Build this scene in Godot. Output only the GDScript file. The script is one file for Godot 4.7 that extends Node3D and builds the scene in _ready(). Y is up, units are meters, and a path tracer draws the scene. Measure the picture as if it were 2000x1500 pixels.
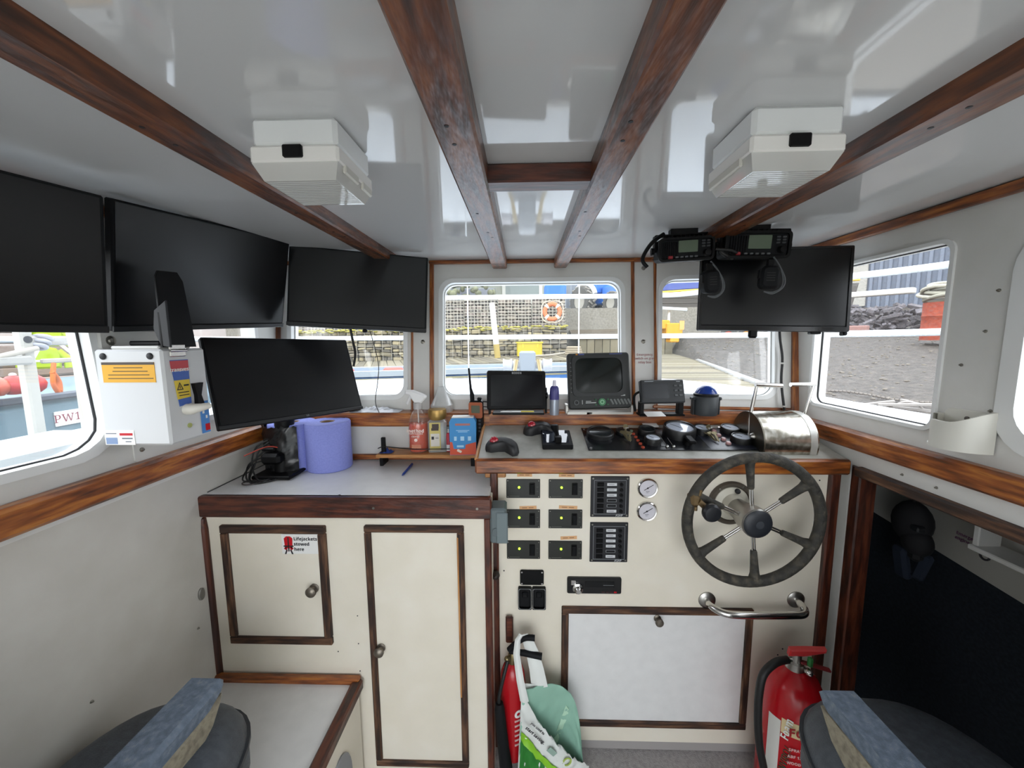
extends Node3D

# ---------------------------------------------------------------- mesh builder
class B:
	var st := SurfaceTool.new()
	var g := 1
	var k := Transform3D.IDENTITY
	func _init(): st.begin(Mesh.PRIMITIVE_TRIANGLES)
	func at(x: Transform3D) -> B:
		k = x
		return self
	func tri(a, b, c, ua = Vector2.ZERO, ub = Vector2.ZERO, uc = Vector2.ZERO, s := -1):
		st.set_smooth_group(s)
		st.set_uv(ua); st.add_vertex(k * a)
		st.set_uv(uc); st.add_vertex(k * c)
		st.set_uv(ub); st.add_vertex(k * b)
	func quad(a, b, c, d, s := -1, ua = Vector2.ZERO, ub = Vector2(1, 0), uc = Vector2(1, 1), ud = Vector2(0, 1)):
		tri(a, b, c, ua, ub, uc, s)
		tri(a, c, d, ua, uc, ud, s)
	func _uv(p: Vector3, nrm: Vector3, grain: int, o: Vector2) -> Vector2:
		var ax := nrm.abs().max_axis_index()
		var i := (ax + 1) % 3
		var j := (ax + 2) % 3
		if grain == j:
			var t := i; i = j; j = t
		return Vector2(p[i] * 0.9, p[j] * 7.0) + o
	func out_quad(a: Vector3, b: Vector3, c: Vector3, d: Vector3, mid: Vector3, grain := 0, o := Vector2.ZERO):
		var nrm := (b - a).cross(c - a)
		if nrm.length() < 1e-12: nrm = (c - a).cross(d - a)
		if nrm.dot((a + b + c + d) * 0.25 - mid) < 0.0:
			var t := b; b = d; d = t
		quad(a, b, c, d, -1, _uv(a, nrm, grain, o), _uv(b, nrm, grain, o), _uv(c, nrm, grain, o), _uv(d, nrm, grain, o))
	func box(c: Vector3, s: Vector3, bev := 0.0, grain := 0) -> B:
		var h := s * 0.5
		bev = min(bev, min(h.x, min(h.y, h.z)) * 0.95)
		var o := Vector2(fmod(abs(c.x * 7.3 + c.y * 3.7 + c.z * 5.1), 1.0), fmod(abs(c.x * 2.9 + c.y * 8.1 + c.z * 1.7), 1.0))
		for ax in 3:
			var i := (ax + 1) % 3
			var j := (ax + 2) % 3
			for sg in [-1.0, 1.0]:
				var p := []
				for q in [[-1, -1], [1, -1], [1, 1], [-1, 1]]:
					var v := Vector3.ZERO
					v[ax] = sg * h[ax]; v[i] = q[0] * (h[i] - bev); v[j] = q[1] * (h[j] - bev)
					p.append(c + v)
				out_quad(p[0], p[1], p[2], p[3], c, grain, o)
			if bev > 0.0:
				for si in [-1.0, 1.0]:
					for sj in [-1.0, 1.0]:
						var p2 := []
						for e in [[0, -1], [0, 1], [1, 1], [1, -1]]:
							var v := Vector3.ZERO
							v[ax] = e[1] * (h[ax] - bev)
							v[i] = si * (h[i] - (bev if e[0] == 1 else 0.0))
							v[j] = sj * (h[j] - (bev if e[0] == 0 else 0.0))
							p2.append(c + v)
						out_quad(p2[0], p2[1], p2[2], p2[3], c, grain, o)
		if bev > 0.0:
			for sx in [-1.0, 1.0]:
				for sy in [-1.0, 1.0]:
					for sz in [-1.0, 1.0]:
						var f := Vector3(sx, sy, sz)
						var a := c + f * Vector3(h.x, h.y - bev, h.z - bev)
						var b2 := c + f * Vector3(h.x - bev, h.y, h.z - bev)
						var d := c + f * Vector3(h.x - bev, h.y - bev, h.z)
						if sx * sy * sz < 0: tri(a, d, b2)
						else: tri(a, b2, d)
		return self
	# profile of (radius, height), from the bottom up along the outside, turned about y
	func lathe(pr: Array, seg := 24, arc := TAU) -> B:
		g += 1
		var full := arc > TAU - 0.001
		for n in pr.size() - 1:
			var p: Vector2 = pr[n]
			var q: Vector2 = pr[n + 1]
			if n > 0:
				var d0: Vector2 = (p - pr[n - 1]).normalized()
				if d0.dot((q - p).normalized()) < 0.8: g += 1
			for s in seg:
				var a0 := arc * s / seg
				var a1 := arc * (s + 1) / seg
				if full and s == seg - 1: a1 = 0.0
				var e0 := Vector3(cos(a0), 0, -sin(a0))
				var e1 := Vector3(cos(a1), 0, -sin(a1))
				var A := e0 * p.x + Vector3.UP * p.y
				var Bq := e1 * p.x + Vector3.UP * p.y
				var C := e1 * q.x + Vector3.UP * q.y
				var D := e0 * q.x + Vector3.UP * q.y
				var u0 := float(s) / seg
				var u1 := float(s + 1) / seg
				var v0 := float(n) / pr.size()
				var v1 := float(n + 1) / pr.size()
				if p.x > 1e-6: tri(A, Bq, C, Vector2(u0, v0), Vector2(u1, v0), Vector2(u1, v1), g)
				if q.x > 1e-6: tri(A, C, D, Vector2(u0, v0), Vector2(u1, v1), Vector2(u0, v1), g)
		g += 1
		return self
	func tube(pts: Array, r, sides := 8, closed := false) -> B:
		g += 1
		var n := pts.size()
		var rings := []
		var up := Vector3.ZERO
		var lens := 0.0
		for i in n:
			var a: Vector3 = pts[(i - 1 + n) % n] if closed or i > 0 else pts[i]
			var b: Vector3 = pts[(i + 1) % n] if closed or i < n - 1 else pts[i]
			var t := (b - a).normalized()
			if up == Vector3.ZERO:
				up = Vector3.UP if abs(t.y) < 0.9 else Vector3.RIGHT
			up = (up - t * up.dot(t)).normalized()
			var w := t.cross(up)
			var rr: float = r[i] if r is Array else r
			var ring := []
			for s in sides:
				var an := TAU * s / sides
				ring.append(pts[i] + (up * cos(an) + w * sin(an)) * rr)
			rings.append(ring)
		for i in (n if closed else n - 1):
			var R: Array = rings[i]
			var Q: Array = rings[(i + 1) % n]
			var l: float = (pts[(i + 1) % n] - pts[i]).length()
			for s in sides:
				var s1 := (s + 1) % sides
				var v0 := float(s) / sides
				var v1 := float(s + 1) / sides
				quad(R[s], R[s1], Q[s1], Q[s], g, Vector2(lens, v0), Vector2(lens, v1), Vector2(lens + l, v1), Vector2(lens + l, v0))
			lens += l
		if not closed:
			for s in range(1, sides - 1):
				tri(rings[0][0], rings[0][s + 1], rings[0][s])
				tri(rings[n - 1][0], rings[n - 1][s], rings[n - 1][s + 1])
		g += 1
		return self
	# anticlockwise outline in xy, drawn out from z = 0 to z = d, its front rim cut by bev
	func prism(po: PackedVector2Array, d: float, bev := 0.0, grain := 0) -> B:
		g += 1
		var n := po.size()
		var ins := po
		if bev > 0.0:
			ins = PackedVector2Array()
			for i in n:
				var e0 := (po[i] - po[(i - 1 + n) % n]).normalized()
				var e1 := (po[(i + 1) % n] - po[i]).normalized()
				var m := Vector2(-e0.y - e1.y, e0.x + e1.x).normalized()
				var cs: float = max(0.4, m.dot(Vector2(-e0.y, e0.x)))
				ins.append(po[i] + m * bev / cs)
		var ix := Geometry2D.triangulate_polygon(po)
		for f in range(0, ix.size(), 3):
			var q := [ix[f], ix[f + 1], ix[f + 2]]
			if (po[q[1]] - po[q[0]]).cross(po[q[2]] - po[q[0]]) < 0: q = [ix[f], ix[f + 2], ix[f + 1]]
			var uu := []
			for e in q: uu.append(_uv(Vector3(po[e].x, po[e].y, 0), Vector3.BACK, grain, Vector2.ZERO))
			tri(Vector3(ins[q[0]].x, ins[q[0]].y, d), Vector3(ins[q[1]].x, ins[q[1]].y, d), Vector3(ins[q[2]].x, ins[q[2]].y, d), uu[0], uu[1], uu[2])
			tri(Vector3(po[q[0]].x, po[q[0]].y, 0), Vector3(po[q[2]].x, po[q[2]].y, 0), Vector3(po[q[1]].x, po[q[1]].y, 0), uu[0], uu[2], uu[1])
		for i in n:
			var j := (i + 1) % n
			if i > 0 and (po[i] - po[i - 1]).normalized().dot((po[j] - po[i]).normalized()) < 0.8: g += 2
			var a := Vector3(po[i].x, po[i].y, 0); var b := Vector3(po[j].x, po[j].y, 0)
			var c := Vector3(po[j].x, po[j].y, d - bev); var e := Vector3(po[i].x, po[i].y, d - bev)
			var l := (b - a).length()
			quad(a, b, c, e, g, Vector2(0, 0), Vector2(l * 0.9, 0), Vector2(l * 0.9, d * 7.0), Vector2(0, d * 7.0))
			if bev > 0.0: quad(e, c, Vector3(ins[j].x, ins[j].y, d), Vector3(ins[i].x, ins[i].y, d), g + 1)
		g += 3
		return self
	# convex outline with a star-shaped hole, as a plate from z = 0 to z = d
	func ring(po: PackedVector2Array, pi: PackedVector2Array, d: float) -> B:
		var c := Vector2.ZERO
		for p in pi: c += p / pi.size()
		var an := []
		for p in pi: an.append((p - c).angle())
		for p in po: an.append((p - c).angle())
		an.sort()
		var ii := []
		var oo := []
		for a in an:
			var dir := Vector2.from_angle(a)
			for w in [[pi, ii], [po, oo]]:
				var best := -1.0
				var l: PackedVector2Array = w[0]
				for e in l.size():
					var h = Geometry2D.segment_intersects_segment(c, c + dir * 50.0, l[e], l[(e + 1) % l.size()])
					if h != null: best = max(best, (h - c).length())
				if best < 0: best = (l[0] - c).length()
				w[1].append(c + dir * best)
		var n := an.size()
		g += 1
		for i in n:
			var j := (i + 1) % n
			if (ii[i] - ii[j]).length() < 1e-5 and (oo[i] - oo[j]).length() < 1e-5: continue
			var a := Vector3(ii[i].x, ii[i].y, d); var b := Vector3(oo[i].x, oo[i].y, d)
			var e := Vector3(oo[j].x, oo[j].y, d); var f := Vector3(ii[j].x, ii[j].y, d)
			var z := Vector3(0, 0, -d)
			quad(a, b, e, f)
			quad(a + z, f + z, e + z, b + z)
			quad(a, f, f + z, a + z, g)
			quad(b, b + z, e + z, e)
		g += 1
		return self
	# smooth sheet over f(u, v) -> Vector3, front side where u to the right and v up
	func sheet(f: Callable, nu: int, nv: int, su := 1.0, sv := 1.0) -> B:
		g += 1
		for i in nu:
			for j in nv:
				var u0 := float(i) / nu; var u1 := float(i + 1) / nu
				var v0 := float(j) / nv; var v1 := float(j + 1) / nv
				quad(f.call(u0, v0), f.call(u1, v0), f.call(u1, v1), f.call(u0, v1), g, Vector2(u0 * su, v0 * sv), Vector2(u1 * su, v0 * sv), Vector2(u1 * su, v1 * sv), Vector2(u0 * su, v1 * sv))
		g += 1
		return self
	func ball(c: Vector3, r: Vector3, seg := 16) -> B:
		var pr := []
		for i in 11:
			var a := -PI / 2 + PI * i / 10
			pr.append(Vector2(max(cos(a), 0.0) if i > 0 and i < 10 else 0.0, sin(a)))
		var old := k
		k = old * Transform3D(Basis.from_scale(r), c)
		lathe(pr, seg)
		k = old
		return self

func rrect(w: float, h: float, r: float, c := Vector2.ZERO, n := 5) -> PackedVector2Array:
	var o := PackedVector2Array()
	for q in 4:
		var m := c + Vector2((w / 2 - r) * [1, -1, -1, 1][q], (h / 2 - r) * [1, 1, -1, -1][q])
		for i in n + 1: o.append(m + Vector2.from_angle(q * PI / 2 + PI / 2 * i / n) * r)
	return o
func oval(a: float, b: float, n := 24, c := Vector2.ZERO) -> PackedVector2Array:
	var o := PackedVector2Array()
	for i in n: o.append(c + Vector2(cos(TAU * i / n) * a, sin(TAU * i / n) * b))
	return o
func poly(a: Array) -> PackedVector2Array:
	var o := PackedVector2Array()
	for i in range(0, a.size(), 2): o.append(Vector2(a[i], a[i + 1]))
	return o
func V(x, y, z) -> Vector3: return Vector3(x, y, z)
func X(p := Vector3.ZERO, yaw := 0.0, pitch := 0.0, roll := 0.0) -> Transform3D:
	return Transform3D(Basis(Vector3.UP, deg_to_rad(yaw)) * Basis(Vector3.RIGHT, deg_to_rad(pitch)) * Basis(Vector3.BACK, deg_to_rad(roll)), p)
func arc(c: Vector3, r: float, a0: float, a1: float, n: int, ax := Vector3.RIGHT, ay := Vector3.UP) -> Array:
	var o := []
	for i in n + 1:
		var a := deg_to_rad(a0 + (a1 - a0) * i / n)
		o.append(c + (ax * cos(a) + ay * sin(a)) * r)
	return o
func loop(c: Vector3, r: float, n := 24, ax := Vector3.RIGHT, ay := Vector3.UP) -> Array:
	var o := arc(c, r, 0, 360, n, ax, ay)
	o.pop_back()
	return o
func bend(pts: Array, per := 6) -> Array:
	var cu := Curve3D.new()
	for i in pts.size():
		var t: Vector3 = (pts[min(i + 1, pts.size() - 1)] - pts[max(i - 1, 0)]) / 6.0
		cu.add_point(pts[i], -t, t)
	var o := []
	for i in pts.size() - 1:
		for j in per: o.append(cu.sample(i, float(j) / per))
	o.append(pts[-1])
	return o

# ---------------------------------------------------------------- naming
var used := {}
func numbered(s: String) -> String:
	used[s] = used.get(s, -1) + 1
	return s if used[s] == 0 else "%s_%03d" % [s, used[s]]
func put(b: B, called: String, m: Material, parent: Node3D = self) -> MeshInstance3D:
	b.st.generate_normals()
	var o := MeshInstance3D.new()
	o.mesh = b.st.commit()
	o.material_override = m
	o.name = numbered(called) if parent == self else called
	parent.add_child(o, true)
	if called in ["print", "handwriting"]: o.set_meta("kind", "stuff")
	return o
func thing(called: String, label: String, cat: String, at := Transform3D.IDENTITY, group := "") -> Node3D:
	var o := Node3D.new()
	o.name = numbered(called)
	add_child(o)
	o.transform = at
	return tag(o, label, cat, group)
func tag(o: Node3D, label: String, cat := "", group := "") -> Node3D:
	o.set_meta("label", label)
	if cat: o.set_meta("category", cat)
	if group: o.set_meta("group", group)
	return o
func struct(called: String) -> Node3D:
	var o := Node3D.new()
	o.name = called
	add_child(o)
	o.set_meta("kind", "structure")
	return o
func copy(o: Node3D, at: Transform3D, label := "") -> Node3D:
	var c: Node3D = o.duplicate()
	c.name = numbered(String(o.name).rstrip("0123456789").trim_suffix("_"))
	add_child(c)
	c.transform = at
	if label: c.set_meta("label", label)
	return c
func words(s: String, h: float, m: Material, at: Transform3D, parent: Node3D, font := "Droid Sans", called := "lettering", bold := false) -> MeshInstance3D:
	var f := SystemFont.new()
	f.font_names = PackedStringArray([font])
	if bold: f.font_weight = 700
	var t := TextMesh.new()
	t.text = s
	t.font = f
	t.font_size = 64
	t.pixel_size = h / 46.0
	t.depth = 0.0012
	if called == "heading":
		t.horizontal_alignment = HORIZONTAL_ALIGNMENT_LEFT
	var o := MeshInstance3D.new()
	o.mesh = t
	o.material_override = m
	o.name = called
	parent.add_child(o, true)
	o.transform = at
	return o

# ---------------------------------------------------------------- materials
func col(m: Color, rough := 0.5, metal := 0.0, spec := 0.5) -> StandardMaterial3D:
	var s := StandardMaterial3D.new()
	s.albedo_color = m
	s.roughness = rough
	s.metallic = metal
	s.metallic_specular = spec
	return s
func hexc(h: String, rough := 0.5, metal := 0.0) -> StandardMaterial3D: return col(Color(h), rough, metal)
func noise_tex(fr: float, oct: int, cols: Array, sd := 1, size := 512, kind := FastNoiseLite.TYPE_SIMPLEX_SMOOTH) -> NoiseTexture2D:
	var nz := FastNoiseLite.new()
	nz.noise_type = kind
	nz.frequency = fr
	nz.fractal_octaves = oct
	nz.seed = sd
	var g := Gradient.new()
	var offs := PackedFloat32Array()
	var cs := PackedColorArray()
	for i in cols.size():
		offs.append(cols[i][0])
		cs.append(Color(cols[i][1]))
	g.offsets = offs
	g.colors = cs
	var t := NoiseTexture2D.new()
	t.width = size; t.height = size
	t.seamless = true
	t.noise = nz
	t.color_ramp = g
	return t
func bump_tex(fr: float, oct: int, strength: float, sd := 1, size := 512, kind := FastNoiseLite.TYPE_SIMPLEX_SMOOTH) -> NoiseTexture2D:
	var t := noise_tex(fr, oct, [[0.0, "000000"], [1.0, "ffffff"]], sd, size, kind)
	t.color_ramp = null
	t.as_normal_map = true
	t.bump_strength = strength
	return t
func mottled(t: Texture2D, rough: float, scale: float, nt: Texture2D = null, metal := 0.0) -> StandardMaterial3D:
	var s := StandardMaterial3D.new()
	s.albedo_texture = t
	s.roughness = rough
	s.metallic = metal
	s.uv1_triplanar = true
	s.uv1_world_triplanar = true
	s.uv1_scale = Vector3.ONE * scale
	if nt:
		s.normal_enabled = true
		s.normal_texture = nt
	return s
func glassy(c: Color, alpha: float, rough := 0.02) -> StandardMaterial3D:
	var s := col(Color(c.r, c.g, c.b, alpha), rough)
	s.transparency = BaseMaterial3D.TRANSPARENCY_ALPHA
	return s
var wood: StandardMaterial3D
var wood_dark: StandardMaterial3D
var wood_worn: StandardMaterial3D
var wood_pale: StandardMaterial3D
var wood_beam: StandardMaterial3D
var shell: StandardMaterial3D
var gel: StandardMaterial3D
var shell_dimmed: StandardMaterial3D
var cream: StandardMaterial3D
var laminate: StandardMaterial3D
var rim_white: StandardMaterial3D
var pane_mat: StandardMaterial3D
var black: StandardMaterial3D
var black_soft: StandardMaterial3D
var rubber: StandardMaterial3D
var chrome: StandardMaterial3D
var steel: StandardMaterial3D
var brass: StandardMaterial3D
var white: StandardMaterial3D
var ink: StandardMaterial3D
var red: StandardMaterial3D
var screw_mat: StandardMaterial3D
var grey_plastic: StandardMaterial3D
func woody(cols: Array, sd: int, rough: float, coat := 0.6) -> StandardMaterial3D:
	var s := StandardMaterial3D.new()
	s.albedo_texture = noise_tex(0.012, 5, cols, sd)
	s.roughness = rough
	if coat > 0:
		s.clearcoat_enabled = true
		s.clearcoat = coat * 0.6
		s.clearcoat_roughness = 0.25
	s.normal_enabled = true
	s.normal_texture = bump_tex(0.03, 3, 3.0, sd)
	s.normal_scale = 0.5
	return s
func make_materials():
	wood = woody([[0.0, "3d1f0d"], [0.3, "713a15"], [0.55, "965322"], [0.8, "b5712f"], [1.0, "80461b"]], 3, 0.4)
	wood_beam = woody([[0.0, "2b160c"], [0.35, "4c2814"], [0.55, "66361a"], [0.8, "7f4923"], [1.0, "582d13"]], 15, 0.42, 0.5)
	wood_dark = woody([[0.0, "1d0d08"], [0.4, "401c10"], [0.6, "552818"], [1.0, "6c3a22"]], 5, 0.45, 0.3)
	wood_worn = woody([[0.0, "1a110c"], [0.4, "39251a"], [0.6, "523624"], [1.0, "806046"]], 9, 0.7, 0.0)
	wood_pale = woody([[0.0, "8c5a2a"], [0.5, "b98048"], [1.0, "cf9c64"]], 12, 0.5, 0.2)
	shell = mottled(noise_tex(0.01, 4, [[0.0, "d6d5cf"], [0.5, "dad9d4"], [1.0, "dedddA"]], 2), 0.35, 1.3)
	shell_dimmed = mottled(noise_tex(0.01, 4, [[0.0, "c4c0b7"], [0.5, "c9c5bd"], [1.0, "cecbc3"]], 6), 0.35, 1.3)  # shell colour darkened, standing in for dimmer light on the left lower wall
	gel = col(Color("d2d2d1"), 0.05, 0.0, 0.6)
	cream = mottled(noise_tex(0.008, 4, [[0.0, "e2dac8"], [0.5, "e6decd"], [1.0, "eae3d4"]], 7), 0.4, 1.1)
	laminate = mottled(noise_tex(0.02, 5, [[0.0, "dcdbd9"], [0.45, "e0dfdd"], [1.0, "e4e3e1"]], 8), 0.3, 1.5)
	rim_white = hexc("e9eae8", 0.3)
	pane_mat = glassy(Color(0.9, 0.95, 0.96), 0.04)
	black = col(Color("0b0b0c"), 0.45, 0.0, 0.3)
	black_soft = col(Color("121315"), 0.6, 0.0, 0.3)
	rubber = hexc("141414", 0.55)
	chrome = hexc("d6d4d0", 0.16, 1.0)
	steel = hexc("a9a6a0", 0.34, 1.0)
	brass = hexc("a98a52", 0.35, 1.0)
	white = hexc("e9e8e4", 0.45)
	ink = hexc("232326", 0.6)
	red = hexc("c01420", 0.3)
	screw_mat = hexc("8d8a82", 0.35, 1.0)
	grey_plastic = hexc("5f6a6c", 0.5)
func dome(b: B, po: PackedVector2Array, h: float, n := 6, ex := 0.55) -> B:
	# a rounded cushion on an anticlockwise outline in xz (x, -z), up along y
	var c := Vector2.ZERO
	for p in po: c += p / po.size()
	b.g += 1
	for i in n:
		var a0 := PI / 2 * i / n
		var a1 := PI / 2 * (i + 1) / n
		var s0 := pow(cos(a0), ex)
		var s1 := pow(max(cos(a1), 0.0), ex) if i < n - 1 else 0.0
		for j in po.size():
			var p := po[j]
			var q := po[(j + 1) % po.size()]
			var A := c + (p - c) * s0; var Bq := c + (q - c) * s0
			var C := c + (q - c) * s1; var D := c + (p - c) * s1
			var y0 := sin(a0) * h; var y1 := sin(a1) * h
			b.tri(V(A.x, y0, -A.y), V(Bq.x, y0, -Bq.y), V(C.x, y1, -C.y), A, Bq, C, b.g)
			if i < n - 1: b.tri(V(A.x, y0, -A.y), V(C.x, y1, -C.y), V(D.x, y1, -D.y), A, C, D, b.g)
	b.g += 1
	return b

func _ready():
	# camera, sky, exposure
	var cam := Camera3D.new()
	cam.name = "camera"
	add_child(cam)
	cam.transform = Transform3D(Basis(Vector3(0.999551, -0.007066, -0.029121), Vector3(0.003627, 0.993186, -0.116484), Vector3(0.029746, 0.116327, 0.992765)).orthonormalized(), V(0, 1.5, 0))
	cam.fov = 90.0
	cam.near = 0.02
	cam.current = true
	var we := WorldEnvironment.new()
	we.name = "environment"
	var env := Environment.new()
	env.background_mode = Environment.BG_SKY
	var sky := Sky.new()
	var sm := ProceduralSkyMaterial.new()
	sm.sky_top_color = Color("dfe6ee")
	sm.sky_horizon_color = Color("eef1f4")
	sm.sky_curve = 0.2
	sm.ground_bottom_color = Color("8a8880")
	sm.ground_horizon_color = Color("b8b9b6")
	sm.sky_energy_multiplier = 1.0
	sky.sky_material = sm
	env.sky = sky
	env.tonemap_mode = Environment.TONE_MAPPER_LINEAR
	env.tonemap_exposure = 6.6
	env.sdfgi_enabled = true
	env.ssao_enabled = true
	env.ssil_enabled = true
	we.environment = env
	add_child(we)
	make_materials()
	build_shell()
	build_windows()
	build_trims()
	build_beams()
	build_cabinet()
	build_console()
	build_switches()
	build_helm()
	build_screens()
	build_ledge()
	build_desk_items()
	build_dash()
	build_overhead()
	build_low_items()
	build_seats()
	build_deck()
	build_quay()
	build_shore()
	build_left_boat()

const SILL := 1.208
const TOP := 1.83
var f_mid := Transform3D(Basis(V(1, 0, 0), V(0, 0.992, -0.128), V(0, 0.128, 0.992)), V(-0.385, 1.208, -1.58))
var f_left := Transform3D(Basis(V(0.9994, 0, -0.035), V(-0.0042, 0.9928, -0.1196), V(0.0347, 0.1197, 0.9922)), V(-1.03, 1.208, -1.56))
var f_right := Transform3D(Basis(V(0.9909, 0, 0.1347), V(0.0168, 0.9922, -0.1236), V(-0.1336, 0.1247, 0.9832)), V(0.545, 1.208, -1.57))
var w_right := Transform3D(Basis(V(0, 0, 1), V(0, 1, 0), V(-1, 0, 0)), V(1.06, 0, 0))
var w_left := Transform3D(Basis(V(0, 0, -1), V(0, 1, 0), V(1, 0, 0)), V(-1.03, 0, 0))
var w_rear := Transform3D(Basis(V(-1, 0, 0), V(0, 1, 0), V(0, 0, -1)), V(0, 0, 1.15))

func back(x: Transform3D, d: float) -> Transform3D: return x * Transform3D(Basis.IDENTITY, V(0, 0, -d))
func rect(a: float, b: float, c: float, d: float) -> PackedVector2Array: return poly([a, b, c, b, c, d, a, d])
func hole(a: float, b: float, c: float, d: float, r: float) -> PackedVector2Array: return rrect(c - a, d - b, r, Vector2((a + c) / 2, (b + d) / 2), 6)
func plate(w: Node3D, x: Transform3D, o: PackedVector2Array, h, called := "panel", m: Material = null):
	var b := B.new().at(back(x, 0.045))
	if h == null: b.prism(o, 0.045)
	else: b.ring(o, h, 0.045)
	put(b, called, m if m else shell, w)
func bolt(w: Node3D, x: Transform3D, u: float, v: float, r := 0.006):
	put(B.new().at(x * Transform3D(Basis(Vector3.RIGHT, PI / 2), V(u, v, 0))).lathe([Vector2(0, -0.001), Vector2(r * 1.5, -0.001), Vector2(r * 1.5, 0.001), Vector2(r, 0.002), Vector2(r * 0.8, 0.005), Vector2(0, 0.006)], 12), "bolt", screw_mat, w)

func build_shell():
	var fl := struct("floor")
	put(B.new().box(V(0.02, -0.03, -0.15), V(2.24, 0.06, 2.9)), "deck_panel", mottled(noise_tex(0.05, 5, [[0.0, "8f8b8a"], [0.5, "a5a19f"], [1.0, "b3afad"]], 21), 0.6, 2.0, bump_tex(0.2, 2, 2.0, 4)), fl)
	put(B.new().box(V(0.47, 0.025, -1.3), V(1.14, 0.05, 0.09), 0.004), "step", hexc("a09b98", 0.5), fl)
	var ce := struct("ceiling")
	put(B.new().box(V(0.02, TOP + 0.03, -0.22), V(2.3, 0.06, 2.95)), "ceiling_panel", gel, ce)
	var wf := struct("wall_front")
	plate(wf, f_mid, rect(0.0, -0.02, 0.84, 0.65), hole(0.044, 0.056, 0.794, 0.536, 0.05))
	plate(wf, f_left, rect(-0.03, -0.02, 0.572, 0.65), hole(0.055, 0.056, 0.532, 0.536, 0.05))
	plate(wf, f_right, rect(-0.005, -0.02, 0.55, 0.65), hole(0.014, 0.06, 0.442, 0.536, 0.05))
	plate(wf, f_mid, rect(-0.078, -0.02, 0.0, 0.65), null, "post")
	plate(wf, f_mid, rect(0.84, -0.02, 0.932, 0.65), null, "post")
	bolt(wf, f_mid, -0.038, 0.285)
	bolt(wf, f_mid, 0.885, 0.585)
	bolt(wf, f_mid, 0.882, 0.28)
	var em := hexc("a05a5c", 0.6)
	words("Emergency\nswitch on grey\nrelay box", 0.0095, em, f_mid * X(V(0.887, 0.21, 0.0005)), wf)
	put(B.new().box(V(0.02, 0.575, -1.545), V(2.1, 1.25, 0.05)), "lower_panel", shell, wf)
	put(B.new().box(V(0.02, SILL - 0.015, -1.57), V(2.1, 0.03, 0.14), 0.0, 0), "ledge", wood, wf)
	put(B.new().box(V(0.02, 0.575, -1.665), V(2.2, 1.22, 0.03)), "outer_skin", rim_white, wf)
	var wr := struct("wall_right")
	plate(wr, w_right, rect(-1.6, 1.14, -0.93, 1.84), hole(-1.435, 1.258, -1.006, 1.735, 0.028))
	plate(wr, w_right, rect(-0.93, 1.14, 0.02, 1.84), hole(-0.85, 1.27, -0.3, 1.70, 0.07))
	plate(wr, w_right, rect(0.02, 1.14, 1.15, 1.84), null)
	plate(wr, w_right, rect(-1.6, 0.0, -1.235, 1.14), null, "lower_panel")
	plate(wr, w_right, rect(-1.235, 1.09, -0.4, 1.14), null, "header")
	plate(wr, w_right, rect(-0.4, 0.0, 1.15, 1.14), null, "lower_panel")
	for q in [[-0.92, 1.51], [-0.905, 1.60], [-0.89, 1.33], [-0.96, 1.43], [-1.07, 1.115], [-0.98, 1.113]]: bolt(wr, w_right, q[0], q[1], 0.0025)
	var wl := struct("wall_left")
	plate(wl, w_left, rect(0.98, 1.1, 1.62, 1.84), hole(1.12, 1.256, 1.454, 1.735, 0.04))
	plate(wl, w_left, rect(0.02, 1.1, 0.98, 1.84), poly([0.32, 1.29, 0.325, 1.265, 0.34, 1.25, 0.37, 1.243, 0.822, 1.236, 0.857, 1.243, 0.882, 1.258, 0.898, 1.28, 0.902, 1.31, 0.878, 1.68, 0.866, 1.70, 0.84, 1.715, 0.37, 1.715, 0.34, 1.708, 0.325, 1.69, 0.32, 1.66]))
	plate(wl, w_left, rect(-1.15, 1.1, 0.02, 1.84), null)
	plate(wl, w_left, rect(-1.15, 0.0, 1.62, 1.1), null, "lower_panel", shell_dimmed)
	for q in [[1.085, 0.60], [0.99, 0.43], [1.01, 0.435], [1.06, 0.44], [0.79, 0.65], [1.14, 0.86]]: bolt(wl, w_left, q[0], q[1], 0.0025)
	put(B.new().at(w_left * X(V(1.108, 0.70, 0.0))).prism(oval(0.012, 0.02, 16), 0.006, 0.002), "cover_disc", hexc("8f8c86", 0.4, 0.6), wl)
	plate(wl, w_left * X(V(0, 0, 0.004)), rrect(0.15, 0.09, 0.012, Vector2(1.03, 1.225)), null, "cover_plate")
	bolt(wl, w_left * X(V(0, 0, 0.005)), 0.975, 1.212, 0.004)
	put(B.new().at(w_left * X(V(0, 0, 0.0))).prism(rrect(0.20, 0.05, 0.008, Vector2(1.0, 1.505)), 0.012, 0.003), "batten", shell, wl)
	bolt(wl, w_left * X(V(0, 0, 0.012)), 0.925, 1.503, 0.008)
	var wb := struct("wall_rear")
	plate(wb, w_rear, rect(-1.08, 0.0, -0.7, 1.84), hole(-1.0, 0.95, -0.76, 1.72, 0.05))
	plate(wb, w_rear, rect(0.7, 0.0, 1.06, 1.84), hole(0.76, 0.95, 0.98, 1.72, 0.05))
	plate(wb, w_rear, rect(-0.7, 1.78, 0.7, 1.84), null, "header")
	# the companionway beside the console
	var cw := struct("companionway")
	put(B.new().at(Transform3D(Basis(V(0, 0, 1), V(0, 1, 0), V(-1, 0, 0)), V(1.52, 0, 0))).prism(poly([-1.75, 0.772, -0.3, 0.618, -0.3, 1.14, -1.75, 1.14]), 0.03), "upper_panel", hexc("b0aea6", 0.6), cw)
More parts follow.
